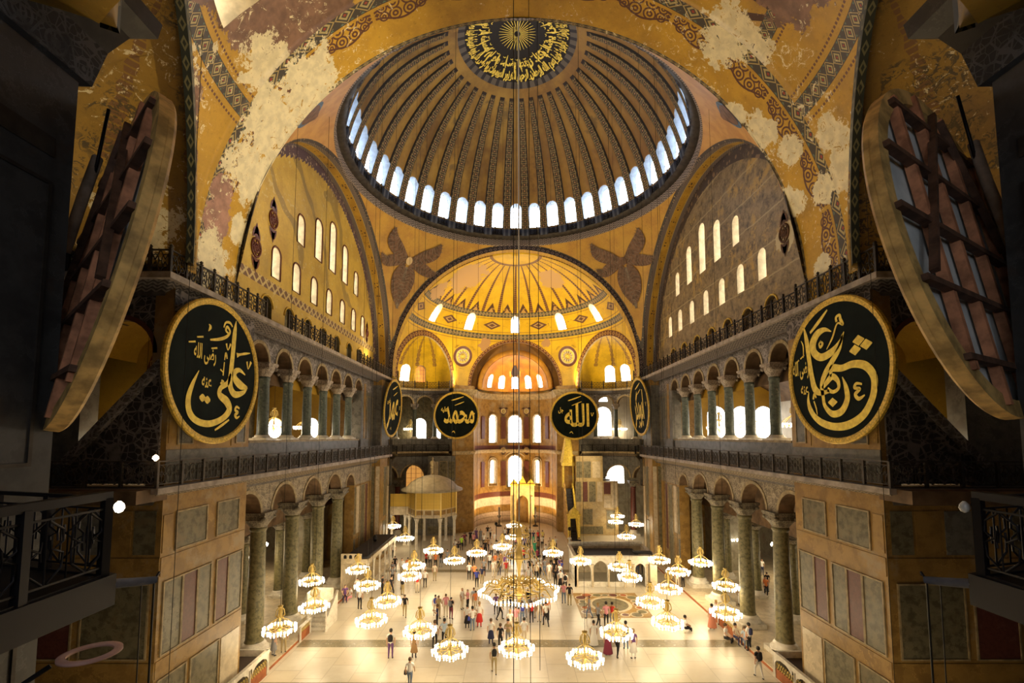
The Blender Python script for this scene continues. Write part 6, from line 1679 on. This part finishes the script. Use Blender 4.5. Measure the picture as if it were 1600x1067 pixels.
enclosure(-15.5, 33.4, 35.0, -1, 'short red carpeted lattice enclosure beside the second left column', 1.0, False); enclosure(15.5, 33.8, 37.2, 1, 'red carpeted bench front between the right columns', 1.0, False)
# golden lattice pavilion (sultan's loge)
o = empty('pavilion', (-11.3, 62.4, 0), 0, 'domed pavilion with golden lattice walls raised on pale columns', 'pavilion')
N = 6; rp = 3.25; hexp = lambda r, k, a0=0: (r * cos(2 * pi * k / N + a0), r * sin(2 * pi * k / N + a0))
b = MB(); b.ngon_prism([hexp(rp + .1, k) for k in range(N)], 4.0, 4.25); b.build('floor_slab', m_cream, o)
mlat = Mat('gilded_lattice', 0.4, .2); u_, v_ = mlat.uv(); mlat.color(mlat.mix(((u_ * 5).fr() - .5).abs().max(((v_ * 5).fr() - .5).abs()) > .36, (0.42, 0.27, 0.05), (0.80, 0.55, 0.11))); mlat = mlat.m
for k in range(N):
    A, C = hexp(rp, k), hexp(rp, k + 1); L = hypot(C[0] - A[0], C[1] - A[1])
    b = MB(); b.face([(*A, 4.25), (*C, 4.25), (*C, 5.1), (*A, 5.1)], 0, [(0, 0), (L, 0), (L, .85), (0, .85)]); 
    for j in range(3):
        t0, t1 = (j + .12) / 3, (j + .88) / 3; q = lambda t, z, e=1.012: ((A[0] + (C[0] - A[0]) * t) * e, (A[1] + (C[1] - A[1]) * t) * e, z)
        b.face([q(t0, 4.4), q(t1, 4.4), q(t1, 4.95), q(t0, 4.95)], 1)
    b.build('marble_panel', [m_cream, m_honey], o)
    b = MB(); b.face([(*A, 5.1), (*C, 5.1), (*C, 7.35), (*A, 7.35)], 0, [(0, 0), (L, 0), (L, 2.25), (0, 2.25)]); b.build('lattice_panel', mlat, o)
    b = MB(); b.bar((*A, 4.1), (*A, 7.4), .16, .16); b.bar((*A, 5.1), (*C, 5.1), .12, .12); b.bar((*A, 7.35), (*C, 7.35), .16, .16); b.build('frame', m_goldmetal, o)
    b = MB(); b.lathe([(.34, 0), (.26, .3), (.2, .45), (.18, 3.3), (.22, 3.4), (.36, 3.95)], (A[0] * .93, A[1] * .93, 0), 10); b.build('column', m_white, o)
b = MB(); b.lathe([(4.1, 7.3), (4.1, 7.5), (3.4, 7.8), (2.9, 8.35), (2.1, 8.85), (1.1, 9.2), (.12, 9.35)], n=24, smooth=True); b.lathe([(3.2, 7.35), (4.1, 7.3)], n=24); b.build('roof', m_lead, o)
b = MB(); b.lathe([(.14, 9.3), (.12, 10.1), (.35, 10.3), (.1, 10.5), (.4, 10.8), (.28, 11.1), (.06, 11.4), (.2, 11.5), (0, 11.75)], n=10); b.build('finial', m_trim, o)
b = MB(); b.box(-5.6, -2.6, -.2, 2.6, 4.0, 4.25); b.box(-5.6, -2.6, -.26, -.16, 4.25, 5.1); b.build('walkway', m_cream, o)
b = MB(); b.face([(-5.6, -.2, 5.1), (-2.9, -.2, 5.1), (-2.9, -.2, 6.8), (-5.6, -.2, 6.8)], 0, [(0, 0), (2.7, 0), (2.7, 1.7), (0, 1.7)]); b.build('walkway_lattice', mlat, o)
for x in (-5.4, -3.6):
    b = MB(); b.lathe([(.3, 0), (.2, .4), (.17, 3.4), (.3, 4.0)], (x, 0, 0), 10); b.build('column', m_white, o)
# minbar: gate, stair, canopy with spire
o = empty('minbar', (8.0, 63.6, 0), 0, 'tall golden minbar with narrow stair and pointed spire right of the apse', 'minbar')
ax = Vector((-.12, 1, 0)).normalized(); 
b = MB(); b.box(-.85, .85, -.25, .25, 3.3, 3.75)
for s in (-1, 1): b.box(*sorted((s * .5, s * .85)), -.22, .22, 0, 3.3)
b.box(-.95, .95, -.3, .3, 3.7, 3.85); b.build('gate', m_goldpaint, o)
b = MB(); b.lathe([(.75, 3.85), (.7, 4.2), (.35, 4.55), (.05, 4.8), (0, 5.1)], n=4); b.build('gate_crown', m_goldpaint, o)
b = MB()
for k in range(16): b.box(-.5, .5, .3 + .34 * k, .66 + .34 * k, .42 * k, .42 * (k + 1))
b.build('stair', m_slate, o)
for s in (-1, 1):
    b = MB(); P = [(.25, 0), (6.2, 0), (6.2, 7.4), (5.7, 7.4), (.25, 1.0)]
    for xx in (s * .55, s * .72): b.face([(xx, y, z) for y, z in P])
    b.bar((s * .63, .25, 1.05), (s * .63, 5.7, 7.5), .24, .16); b.build('side_wall', m_goldpaint if s > 0 else m_woodgold, o)
b = MB()
for sx in (-1, 1):
    for y in (5.8, 7.1): b.box(sx * .72 - .09, sx * .72 + .09, y - .09, y + .09, 6.8, 10.2)
b.build('canopy_posts', m_goldpaint, o)
b = MB(); b.box(-.95, .95, 5.6, 7.3, 10.1, 10.6)
b.build('canopy', m_goldpaint, o)
b = MB(); b.lathe([(1.15, 10.6), (1.0, 11.4), (.55, 14.0), (.16, 16.4), (.05, 16.8), (.14, 17.1), (.03, 17.5), (0, 18.0)], (0, 6.45, 0), 8, smooth=False); b.build('spire', m_goldpaint, o)
# mihrab
o = empty('mihrab', (1.25, 77.9, 0), 0, 'golden prayer niche with a pointed crown in the middle of the apse', 'mihrab')
b = MB(); wall_with_arches(b, (-2.0, -.3, 0), (1, 0, 0), 4.0, 6.3, [(2.0, 2.0, 4.6, 0)], .4, dn=(0, -1, 0)); b.build('surround', m_creamgold, o)
b = MB(); b.lathe([(1.0, 0), (1.0, 3.2), (.9, 3.8), (.6, 4.4), (.05, 4.7)], (0, -.1, 0), 12, a0=0, a1=pi); b.build('niche', m_honey, o)
b = MB(); b.box(-2.15, 2.15, -.5, .1, 6.3, 6.55)
for x, h in ((-1.4, .8), (0, 1.35), (1.4, .8)): b.face([(x - .7, -.35, 6.55), (x + .7, -.35, 6.55), (x + .3, -.35, 6.55 + h * .6), (x, -.35, 6.55 + h), (x - .3, -.35, 6.55 + h * .6)]); b.face([(x - .7, -.25, 6.55), (x - .3, -.25, 6.55 + h * .6), (x, -.25, 6.55 + h), (x + .3, -.25, 6.55 + h * .6), (x + .7, -.25, 6.55)])
b.build('crown', m_goldpaint, o)
for x in (-1.55, 1.55):
    b = MB(); b.lathe([(.16, 0), (.12, .2), (.1, 4.2), (.18, 4.5)], (x, -.45, 0), 10); b.build('colonnette', m_cream, o)
for x, w in ((-2.6, 'left'), (3.3, 'right')):
    o = empty('candlestick', (x, 75.2, 0), 0, 'tall dark candlestick standing %s of the golden prayer niche' % w, 'candlestick', 'candlesticks'); b = MB(); b.lathe([(.5, 0), (.4, .15), (.1, .3), (.16, .9), (.08, 1.2), (.3, 1.6), (.34, 1.7)], n=14); b.build('stand', m_bronze, o); b = MB(); b.lathe([(.16, 1.7), (.15, 3.0), (.02, 3.05)], n=10); b.build('candle', m_bronze, o)
for x, y, w in ((7.1, 61.2, 'lamp post standing by the minbar gate'), (-2.7, 64.6, 'small lamp post among the visitors before the apse')):
    o = empty('lamp_post', (x, y, 0), 0, w, 'post'); b = MB(); b.lathe([(.3, 0), (.06, .15), (.05, 2.1), (.2, 2.2), (.22, 2.5), (.05, 2.6)], n=10); b.build('stand', m_iron, o)
# ---------------------------------------------------------------- visitors
CL = {'w': ('white', (.74, .72, .68)), 'k': ('black', (.018, .016, .018)), 'n': ('navy', (.03, .035, .09)), 'b': ('blue', (.06, .08, .42)), 'r': ('red', (.55, .035, .03)), 'o': ('orange', (.72, .22, .07)),
      'p': ('pink', (.72, .30, .34)), 'u': ('purple', (.14, .06, .20)), 'g': ('grey', (.26, .26, .28)), 't': ('khaki', (.36, .28, .14)), 'y': ('yellow', (.66, .56, .16)), 'G': ('green', (.05, .35, .20)),
      'l': ('lime green', (.38, .68, .05)), 'm': ('maroon', (.20, .03, .06)), 'c': ('cream', (.66, .56, .42)), 'j': ('denim', (.14, .19, .29)), 'L': ('pale blue', (.46, .56, .68)), 'T': ('turquoise', (.12, .55, .52)), 'B': ('brown', (.34, .20, .09)), 's': ('salmon', (.62, .24, .15))}
CM = {k: plain('cloth_' + v[0].replace(' ', '_'), v[1], .8) for k, v in CL.items()}
SKIN = [plain('skin_light', (.58, .36, .25), .6), plain('skin_tan', (.42, .24, .15), .6)]; HAIR = [plain('hair_black', (.02, .016, .014), .6), plain('hair_brown', (.09, .05, .025), .6), plain('hair_fair', (.34, .22, .09), .6)]
SHOE = plain('dark_shoe', (.03, .025, .025), .6)
def body(pose):
    """one continuous skinned figure, facing -y; returns mesh with slots skin, hair, top, bottom, shoe"""
    V, E_, RD_, TG = [], [], [], []
    def v(p, r, tag, par=None):
        V.append(Vector(p)); RD_.append(r if isinstance(r, tuple) else (r, r)); TG.append(tag)
        if par is not None: E_.append((par, len(V) - 1))
        return len(V) - 1
    sit = pose == 'sit'; hip = .95 if not sit else .52
    root = v((0, 0, hip), (.16, .12), 'b'); waist = v((0, 0, hip + .16), (.145, .105), 't', root); chest = v((0, .0, hip + .38), (.17, .115), 't', waist); shb = v((0, .0, hip + .50), (.13, .09), 't', chest)
    nk = v((0, -.01, hip + .58), .055, 's', shb); hd = v((0, -.02, hip + .67), (.075, .085), 's', nk); hm = v((0, -.01, hip + .74), (.085, .10), 'h', hd); ht = v((0, .0, hip + .80), (.06, .07), 'h', hm)
    ns = v((0, -.115, hip + .68), .016, 's', hd)
    for s in (-1, 1):
        ear = v((s * .088, .0, hip + .69), .014, 's', hd)
        # arm
        sp = (s * .19, .0, hip + .47)
        if pose in ('hold',) : el, wr = (s * .25, -.03, hip + .20), (s * .09, -.27, hip + .36)
        elif pose == 'walk': el, wr = (s * .25, s * .09, hip + .20), (s * .24, s * .13 - .10, hip - .02)
        elif sit: el, wr = (s * .24, -.06, hip + .22), (s * .13, -.30, hip + .12)
        elif pose == 'hip': el, wr = (s * .34, .06, hip + .24), (s * .19, -.05, hip + .08)
        else: el, wr = (s * .25, .01, hip + .19), (s * .24, -.04, hip - .06)
        a = v(sp, .068, 't', shb); m_ = v(tuple((Vector(sp) * .5 + Vector(el) * .5)), .055, 't', a); e = v(el, .043, 's', m_); w = v(wr, .031, 's', e)
        d = (Vector(wr) - Vector(el)).normalized(); pl = Vector(wr) + d * .06; ph = v(tuple(pl), (.036, .02), 's', w)
        x = d.cross(Vector((s, 0, 0.2))).normalized()
        for k in range(4):
            f0 = pl + d * .03 + x * (.022 * (k - 1.5)); q = v(tuple(f0), .0095, 's', ph); L = (.045, .058, .054, .042)[k]
            bend = Vector((-s * .35, 0, 0)); v(tuple(f0 + (d + bend * .4).normalized() * L), .008, 's', q)
        th = v(tuple(pl - x * .04 - d * .02), .011, 's', ph); v(tuple(pl - x * .06 + d * .03), .009, 's', th)
        # leg
        hp = (s * .095, 0, hip - .06); st = .0
        if pose == 'walk': kn, an = (s * .10, -.06 - s * .14, .50), (s * .10, -s * .27 + (.08 if s > 0 else .0), .09)
        elif sit: kn, an = (s * .13, -.42, .50), (s * .13, -.40, .09)
        else: kn, an = (s * .11, -.015, .50), (s * .115, .02, .09)
        h_ = v(hp, .10, 'b', root); tm = v(tuple(Vector(hp) * .5 + Vector(kn) * .5), .083, 'b', h_); k_ = v(kn, .06, 'b', tm); cf = v(tuple(Vector(kn) * .65 + Vector(an) * .35), .056, 'b', k_); a_ = v(an, .042, 'b', cf)
        he = v((an[0], an[1] + .01, .045), .042, 'x', a_); v((an[0] + s * .02, an[1] - .15, .035), (.042, .03), 'x', he)
    me = bpy.data.meshes.new('skeleton'); me.from_pydata([tuple(p) for p in V], E_, [])
    o = bpy.data.objects.new('skeleton', me); COL.objects.link(o)
    md = o.modifiers.new('k', 'SKIN'); md.use_smooth_shade = True
    for i, sv in enumerate(me.skin_vertices[0].data): sv.radius = RD_[i]; sv.use_root = (i == 0)
    sd = o.modifiers.new('u', 'SUBSURF'); sd.levels = 1; sd.render_levels = 1
    bpy.context.view_layer.update()
    m = bpy.data.meshes.new_from_object(o.evaluated_get(bpy.context.evaluated_depsgraph_get()))
    m.name = 'visitor_' + pose
    bpy.data.objects.remove(o, do_unlink=True)
    for x in range(5): m.materials.append(SHOE)
    idx = {'s': 0, 'h': 1, 't': 2, 'b': 3, 'x': 4}
    segs = [(V[a], V[b_], TG[b_]) for a, b_ in E_]
    for p in m.polygons:
        c = p.center; best = (9, 't')
        for A, B_, tg in segs:
            ab = B_ - A; t = max(0, min(1, (c - A).dot(ab) / max(ab.length_squared, 1e-9))); d = (A + ab * t - c).length
            if d < best[0]: best = (d, tg)
        tg = best[1]
        if tg == 's' and c.z > hip + .66 and c.y > .02: tg = 'h'
        if tg == 'h' and c.y < -.06 and c.z < hip + .75: tg = 's'
        p.material_index = idx[tg]; p.use_smooth = True
    return m
POSES = {p: body(p) for p in ('stand', 'hold', 'walk', 'hip', 'sit')}
bk = MB(); bk.lathe([(.02, -.22), (.13, -.2), (.16, -.05), (.15, .1), (.10, .2), (.02, .23)], (0, 0, 0), 10, sy=.6); ME_PACK = bk.mesh('backpack', CM['k'])
bk = MB(); bk.lathe([(.15, 0), (.19, -.2), (.26, -.62), (.24, -.64)], (0, 0, 0), 14, sy=.75); ME_SKIRT = bk.mesh('skirt', CM['k'])
bk = MB(); bk.lathe([(.19, .35), (.17, .1), (.21, -.1), (.33, -.80), (.30, -.82)], (0, 0, 0), 14, sy=.75); ME_ROBE = bk.mesh('robe', CM['k'])
bk = MB(); bk.lathe([(.02, .16), (.105, .10), (.12, 0), (.10, -.1), (.15, -.2), (.2, -.3)], (0, .03, 0), 12); ME_SCARF = bk.mesh('headscarf', CM['k'])
bk = MB(); bk.lathe([(.095, -.03), (.108, .04), (.10, .10), (.07, .145), (.02, .165), (0, .166)], (0, .012, 0), 12, sy=1.12); ME_HAIR = bk.mesh('hair', HAIR[0])
bk = MB(); bk.lathe([(.05, .1), (.09, .0), (.1, -.2), (.02, -.24)], (0, 0, 0), 8, sy=.5); ME_BAG = bk.mesh('shoulder_bag', CM['k'])
# plan position worked out from image coordinates (metres east of the axis, metres into the nave), top, bottom, pose, facing in degrees (0 = towards the camera, 180 = away), extras: P pack, K skirt, R robe, C scarf, B bag; hair
VIS = '''-13.32 39.51 w k stand 170 -|-10.52 42.92 k t hold 150 -|-9.16 37.87 k t walk 190 -|-12.35 42.75 k k hold 120 BT|-11.49 42.58 k k walk 60 -|-9.32 43.60 r c stand 180 -|-8.88 45.05 w k stand 180 -|-11.02 44.49 k k hip 90 -|-12.32 46.19 g k stand 0 -
-6.73 38.14 w c stand 185 Pb|-6.23 37.61 t t hold 160 -|-5.95 37.74 p c stand 200 -|-6.19 35.78 n k hold 270 -|-5.81 32.42 w k stand 170 -|-5.21 32.81 L k hip 180 -|-8.46 30.98 w u stand 185 Pk|-6.93 31.06 B k stand 175 KB|-6.42 27.48 w j walk 180 Bk
-3.84 35.66 w k stand 180 Kk|-3.52 35.32 w j hip 200 Bb|-2.99 35.90 w r stand 180 Kr|-4.59 39.51 w c stand 60 -|-4.20 39.37 p k hold 300 -|-3.84 39.51 L c stand 200 -|-3.54 39.09 o c stand 190 -|-5.40 37.48 k m hold 150 Pg|-1.98 33.10 w n stand 185 Kn|-1.47 37.36 w k walk 90 -|-1.81 38.40 u k stand 200 -
1.05 36.73 r k stand 190 Pr|0.53 37.74 L g stand 170 -|0.29 36.49 g j stand 190 Pb|0.35 33.10 w c stand 180 -|-0.64 34.77 w c stand 180 -|-0.21 35.32 p c hold 200 -|-1.60 29.12 c t walk 185 Pk|-1.29 32.24 k k stand 160 -|-0.77 32.71 t g hold 0 -
4.01 40.83 p j stand 180 -|4.46 40.38 k t stand 175 -|3.71 45.23 k k hold 150 -|4.14 44.68 w k stand 190 Kk|4.47 43.78 w k stand 180 Pk|2.29 37.23 o k stand 170 -|2.10 36.13 w k walk 200 -|5.69 37.61 g j walk 250 -|6.18 35.90 g k walk 110 -|6.79 36.01 p k stand 180 -|7.02 36.13 o g stand 185 Pr|5.17 32.71 w w stand 180 Rw
5.88 31.41 y m stand 180 Rm|6.47 31.24 w k walk 140 -|7.30 32.33 w j hold 180 Pk|7.46 30.98 u w stand 190 Kw|12.50 35.32 w k sit 90 -|14.62 35.55 s s stand 170 Rs|15.32 36.37 w w stand 170 -|22.01 41.94 o k stand 0 Pr|23.01 43.12 k g stand 180 -|25.30 48.16 w n stand 0 -|22.86 38.36 b k stand 200 -
15.61 32.14 w k stand 200 Pn|14.39 28.60 k w walk 185 Pk|-15.95 31.03 g g stand 150 Kg|-15.79 31.20 w t stand 200 -|-23.87 46.89 p u stand 0 -|-6.74 62.12 k k hold 170 -|-5.57 61.41 p k stand 180 -|-5.41 64.74 u u stand 180 Ru|-4.96 64.74 g g stand 180 Rg|-4.20 61.06 w k stand 180 -|-6.95 59.38 l k stand 190 -|-6.84 61.41 m k stand 180 -|-6.13 62.85 k k hold 170 -|-3.97 66.35 k w stand 0 -|-3.59 65.94 w k hold 60 -|-1.49 65.14 w k stand 180 -|-1.04 65.53 k k stand 180 -|-2.89 62.12 w c stand 0 -
2.03 65.53 w k stand 180 -|1.56 65.14 k k hold 180 -|2.63 63.22 n G stand 180 -|3.42 63.22 y k stand 180 -|3.07 63.22 r k stand 200 -|1.21 59.05 b k hold 180 -|1.54 59.38 g k stand 160 -|2.33 57.17 G G stand 180 RG|2.66 57.48 B k stand 180 -|-2.95 50.97 w k stand 180 -|-2.26 51.21 o c stand 180 Po|-1.33 50.73 u c stand 175 -|-1.83 51.21 B k stand 190 -|-5.35 51.95 k k hold 170 -|-4.76 51.70 k k stand 190 -|-4.78 47.40 w k stand 190 -|-4.38 47.20 o k stand 180 -|-3.89 45.05 b k stand 180 Pb|-3.47 46.19 n t stand 170 -
1.38 48.90 k w stand 180 -|1.87 49.34 w k stand 180 -|2.37 48.68 w k stand 190 -|2.41 52.96 m k hold 150 -|1.73 54.02 p c stand 0 -|2.53 50.26 w k stand 180 -|2.92 48.90 g j stand 180 -|3.81 51.45 t k hold 160 -|4.23 50.03 k k stand 180 -|4.62 50.49 w n stand 200 -|5.06 48.90 u k stand 180 Ru|5.67 48.46 b L stand 190 -|4.32 59.38 c t hold 0 -|5.02 59.05 w k stand 0 -|3.40 60.38 w k stand 180 -|12.69 49.12 o j stand 0 Po|13.36 49.34 k k stand 180 -
-14.66 55.69 w k stand 190 -|-13.05 50.03 k k stand 180 -|-12.75 47.82 g k hold 150 -|-9.98 51.95 r k hold 60 -|-9.51 51.70 w k stand 180 -|-9.01 51.70 o k stand 180 -|-8.55 51.95 k g stand 0 -|-11.90 48.68 w t stand 0 -|-11.49 48.90 o k hold 180 -|-10.30 48.68 k c stand 0 -|-8.28 46.99 c t stand 180 -|-9.56 47.61 w w stand 180 -
-7.57 57.78 w k stand 150 -|-7.07 56.87 k c hold 180 -|-3.78 56.87 k k stand 180 -|-2.95 55.69 c k stand 190 -|-2.17 55.41 g k stand 180 -|-0.80 54.57 w k hold 200 -|-4.10 54.57 o k stand 170 -|0.44 56.87 k g stand 180 -|0.82 53.49 r k stand 180 -|-0.50 52.96 L k stand 0 -|-3.57 58.73 B k stand 180 -|-1.87 58.73 w j stand 180 -|-0.00 60.04 p k stand 180 -|0.70 62.12 k k stand 180 -|3.56 55.69 w k stand 180 -|3.78 53.75 g c stand 170 -|3.13 52.96 k k hold 30 -|4.93 51.45 w j stand 180 -|3.86 48.25 k k stand 180 -|4.35 47.20 w k hold 150 -|3.25 47.20 w c stand 190 -|1.94 46.99 c k stand 180 -|1.12 45.61 w c stand 180 -
-10.24 53.75 k k stand 0 -|-8.58 53.49 w k stand 180 -|-7.77 52.45 g k stand 170 -|-2.42 48.25 w c stand 180 -|-1.84 48.90 k n stand 190 -|-1.09 48.03 r t stand 180 -|-3.43 48.68 g k stand 0 -|-1.27 40.23 k k stand 0 -|-0.89 40.38 w k hold 180 -|-0.50 39.79 w n stand 180 -|0.14 39.09 o k stand 190 -|0.83 39.09 k g stand 180 -|1.45 37.61 t t stand 200 -|1.61 36.86 w c stand 180 -|1.99 38.14 L k hold 160 -|7.98 58.73 k k stand 180 -|6.93 60.04 w k stand 0 -|-15.21 41.45 u n sit 20 -|-14.92 41.93 w p sit 330 -|-14.58 42.25 w g stand 190 -|14.72 33.60 w k sit 45 -|15.34 33.00 c n sit 20 -|15.51 32.79 L j sit 350 -|18.94 39.92 w w stand 180 -|15.48 44.92 w c stand 160 -|15.71 44.55 w k hold 200 -'''
used = {}
ZONE = lambda p: ('by the apse' if p.y > 56 else 'beyond the great chandelier' if p.y > 46 else 'beside the great chandelier' if p.y > 37 and abs(p.x + .2) < 4.2 else 'left of the nave middle' if p.x < -3 and p.y > 33.5 else 'right of the nave middle' if p.x > 3 and p.y > 33.5 else 'under the middle lamps' if p.y > 33.5 else 'on the open floor')
NEARBY = []
def person(p, top, bot, pose, face, ex, where=None, z=0.0, sc=None, hair=None):
    o = bpy.data.objects.new('person', POSES[pose]); COL.objects.link(o)
    o.location = (p.x, p.y, z); o.rotation_euler = (0, 0, rad(face)); s = sc or random.uniform(.95, 1.06); o.scale = (s, s, s)
    hi = hair if hair is not None else random.choice((0, 0, 0, 1, 1, 2))
    for i, m in enumerate((random.choice(SKIN), HAIR[hi], CM[top], CM[bot], SHOE)):
        o.material_slots[i].link = 'OBJECT'; o.material_slots[i].material = m
    hip = .95 if pose != 'sit' else .52
    def kid(name, me, loc, col):
        c = link_mesh(name, me, o, loc); c.material_slots[0].link = 'OBJECT'; c.material_slots[0].material = CM[col]
    words_ = '%s top, %s trousers' % (CL[top][0], CL[bot][0])
    it = iter(ex if ex != '-' else '')
    for e in it:
        col = next(it)
        if e == 'P': kid('backpack', ME_PACK, (0, .17, hip + .34), col); words_ += ', %s backpack' % CL[col][0]
        if e == 'K': kid('skirt', ME_SKIRT, (0, 0, hip + .08), col); words_ = '%s top, %s skirt' % (CL[top][0], CL[col][0])
        if e == 'R': kid('robe', ME_ROBE, (0, 0, hip), col); words_ = 'long %s robe' % CL[col][0]
        if e == 'B': kid('shoulder_bag', ME_BAG, (.27, 0, hip + .05), col); words_ += ', %s bag' % CL[col][0]
    if p.y < 36.5 and z < 5:
        c = link_mesh('hair', ME_HAIR, o, (0, .0, hip + .715)); c.material_slots[0].link = 'OBJECT'; c.material_slots[0].material = HAIR[hi]
    act = {'stand': 'standing', 'hold': 'photographing', 'walk': 'walking', 'hip': 'hands on hips', 'sit': 'sitting'}[pose]
    lab = 'person in %s %s %s' % (words_, act, where or ZONE(p))
    NEARBY.append((o, lab, p.x, p.y)); o['category'] = 'person'; o['group'] = 'visitors'
    return o
SPOTS = []
for row in VIS.split('\n'):
    for it in row.split('|'):
        x, y, t, bt, po, fa, ex = it.split(); x, y = float(x), float(y)
        p = Vector((x, y, .22 if abs(x) > 15.7 else 0.0))
        if 4.6 < x < 11.0 and 44.5 < y < 50.6: p.x = 4.6
        SPOTS.append([p, t, bt, po, float(fa), ex])
BLOCK = [(s * 17.5, y, 1.15) for s in (-1, 1) for y in GC_Y] + [(s * 21.5, y, .75) for s in (-1, 1) for y in (31, 36.5, 42, 47.5)]
for it in range(40):
    for i in range(len(SPOTS)):
        a = SPOTS[i][0]
        for x, y, r in BLOCK:
            d = Vector((a.x - x, a.y - y)); 
            if d.length < r: d = d.normalized() * (r - d.length); a.x += d.x; a.y += d.y
        for j in range(i):
            c = SPOTS[j][0]; d = Vector((a.x - c.x, a.y - c.y)); L = d.length
            if L < .62:
                if L < 1e-3: d = Vector((1, 0)); L = .001
                k = (.62 - L) / 2 / L; a.x += d.x * k; a.y += d.y * k; c.x -= d.x * k; c.y -= d.y * k
for p, t, bt, po, fa, ex in SPOTS:
    person(p, t, bt, po, fa, ex, z=p.z - (.30 if po == 'sit' and abs(p.x) < 15 else 0) + (.04 if po == 'sit' else 0))
for i, (sgn, y, t) in enumerate(((-1, 33.0, 'k'), (-1, 40.3, 'k'), (-1, 42.2, 'w'), (-1, 44.9, 'k'), (1, 31.9, 'L'), (1, 35.6, 'r'), (1, 36.4, 'n'), (1, 39.2, 'r'), (1, 40.2, 'p'), (1, 43.6, 'w'), (1, 45.6, 'o'), (1, 48.2, 'p'))):
    person(Vector((sgn * 18.6, y, 0)), t, 'k', 'stand', 90 if sgn < 0 else 250, '-', 'in the %s gallery' % ('left' if sgn < 0 else 'right'), 12.3 + .35)
for x, t in ((12.4, 'k'), (13.4, 'w'), (14.6, 'r'), (16.2, 'k'), (-13.5, 'k'), (-16.2, 'r')): person(Vector((x, 71.3, 0)), t, 'k', 'stand', 0, '-', 'in the far %s gallery' % ('left' if x < 0 else 'right'), 12.3 + .35)
OW = ['first', 'second', 'third', 'fourth', 'fifth', 'sixth', 'seventh', 'eighth', 'ninth', 'tenth']
by = {}
for q in NEARBY: by.setdefault(q[1], []).append(q)
for lab, lst in by.items():
    lst.sort(key=lambda q: q[2] / q[3])
    for k, q in enumerate(lst): q[0]['label'] = lab if len(lst) == 1 else lab + ', %s from left' % OW[min(k, 9)]
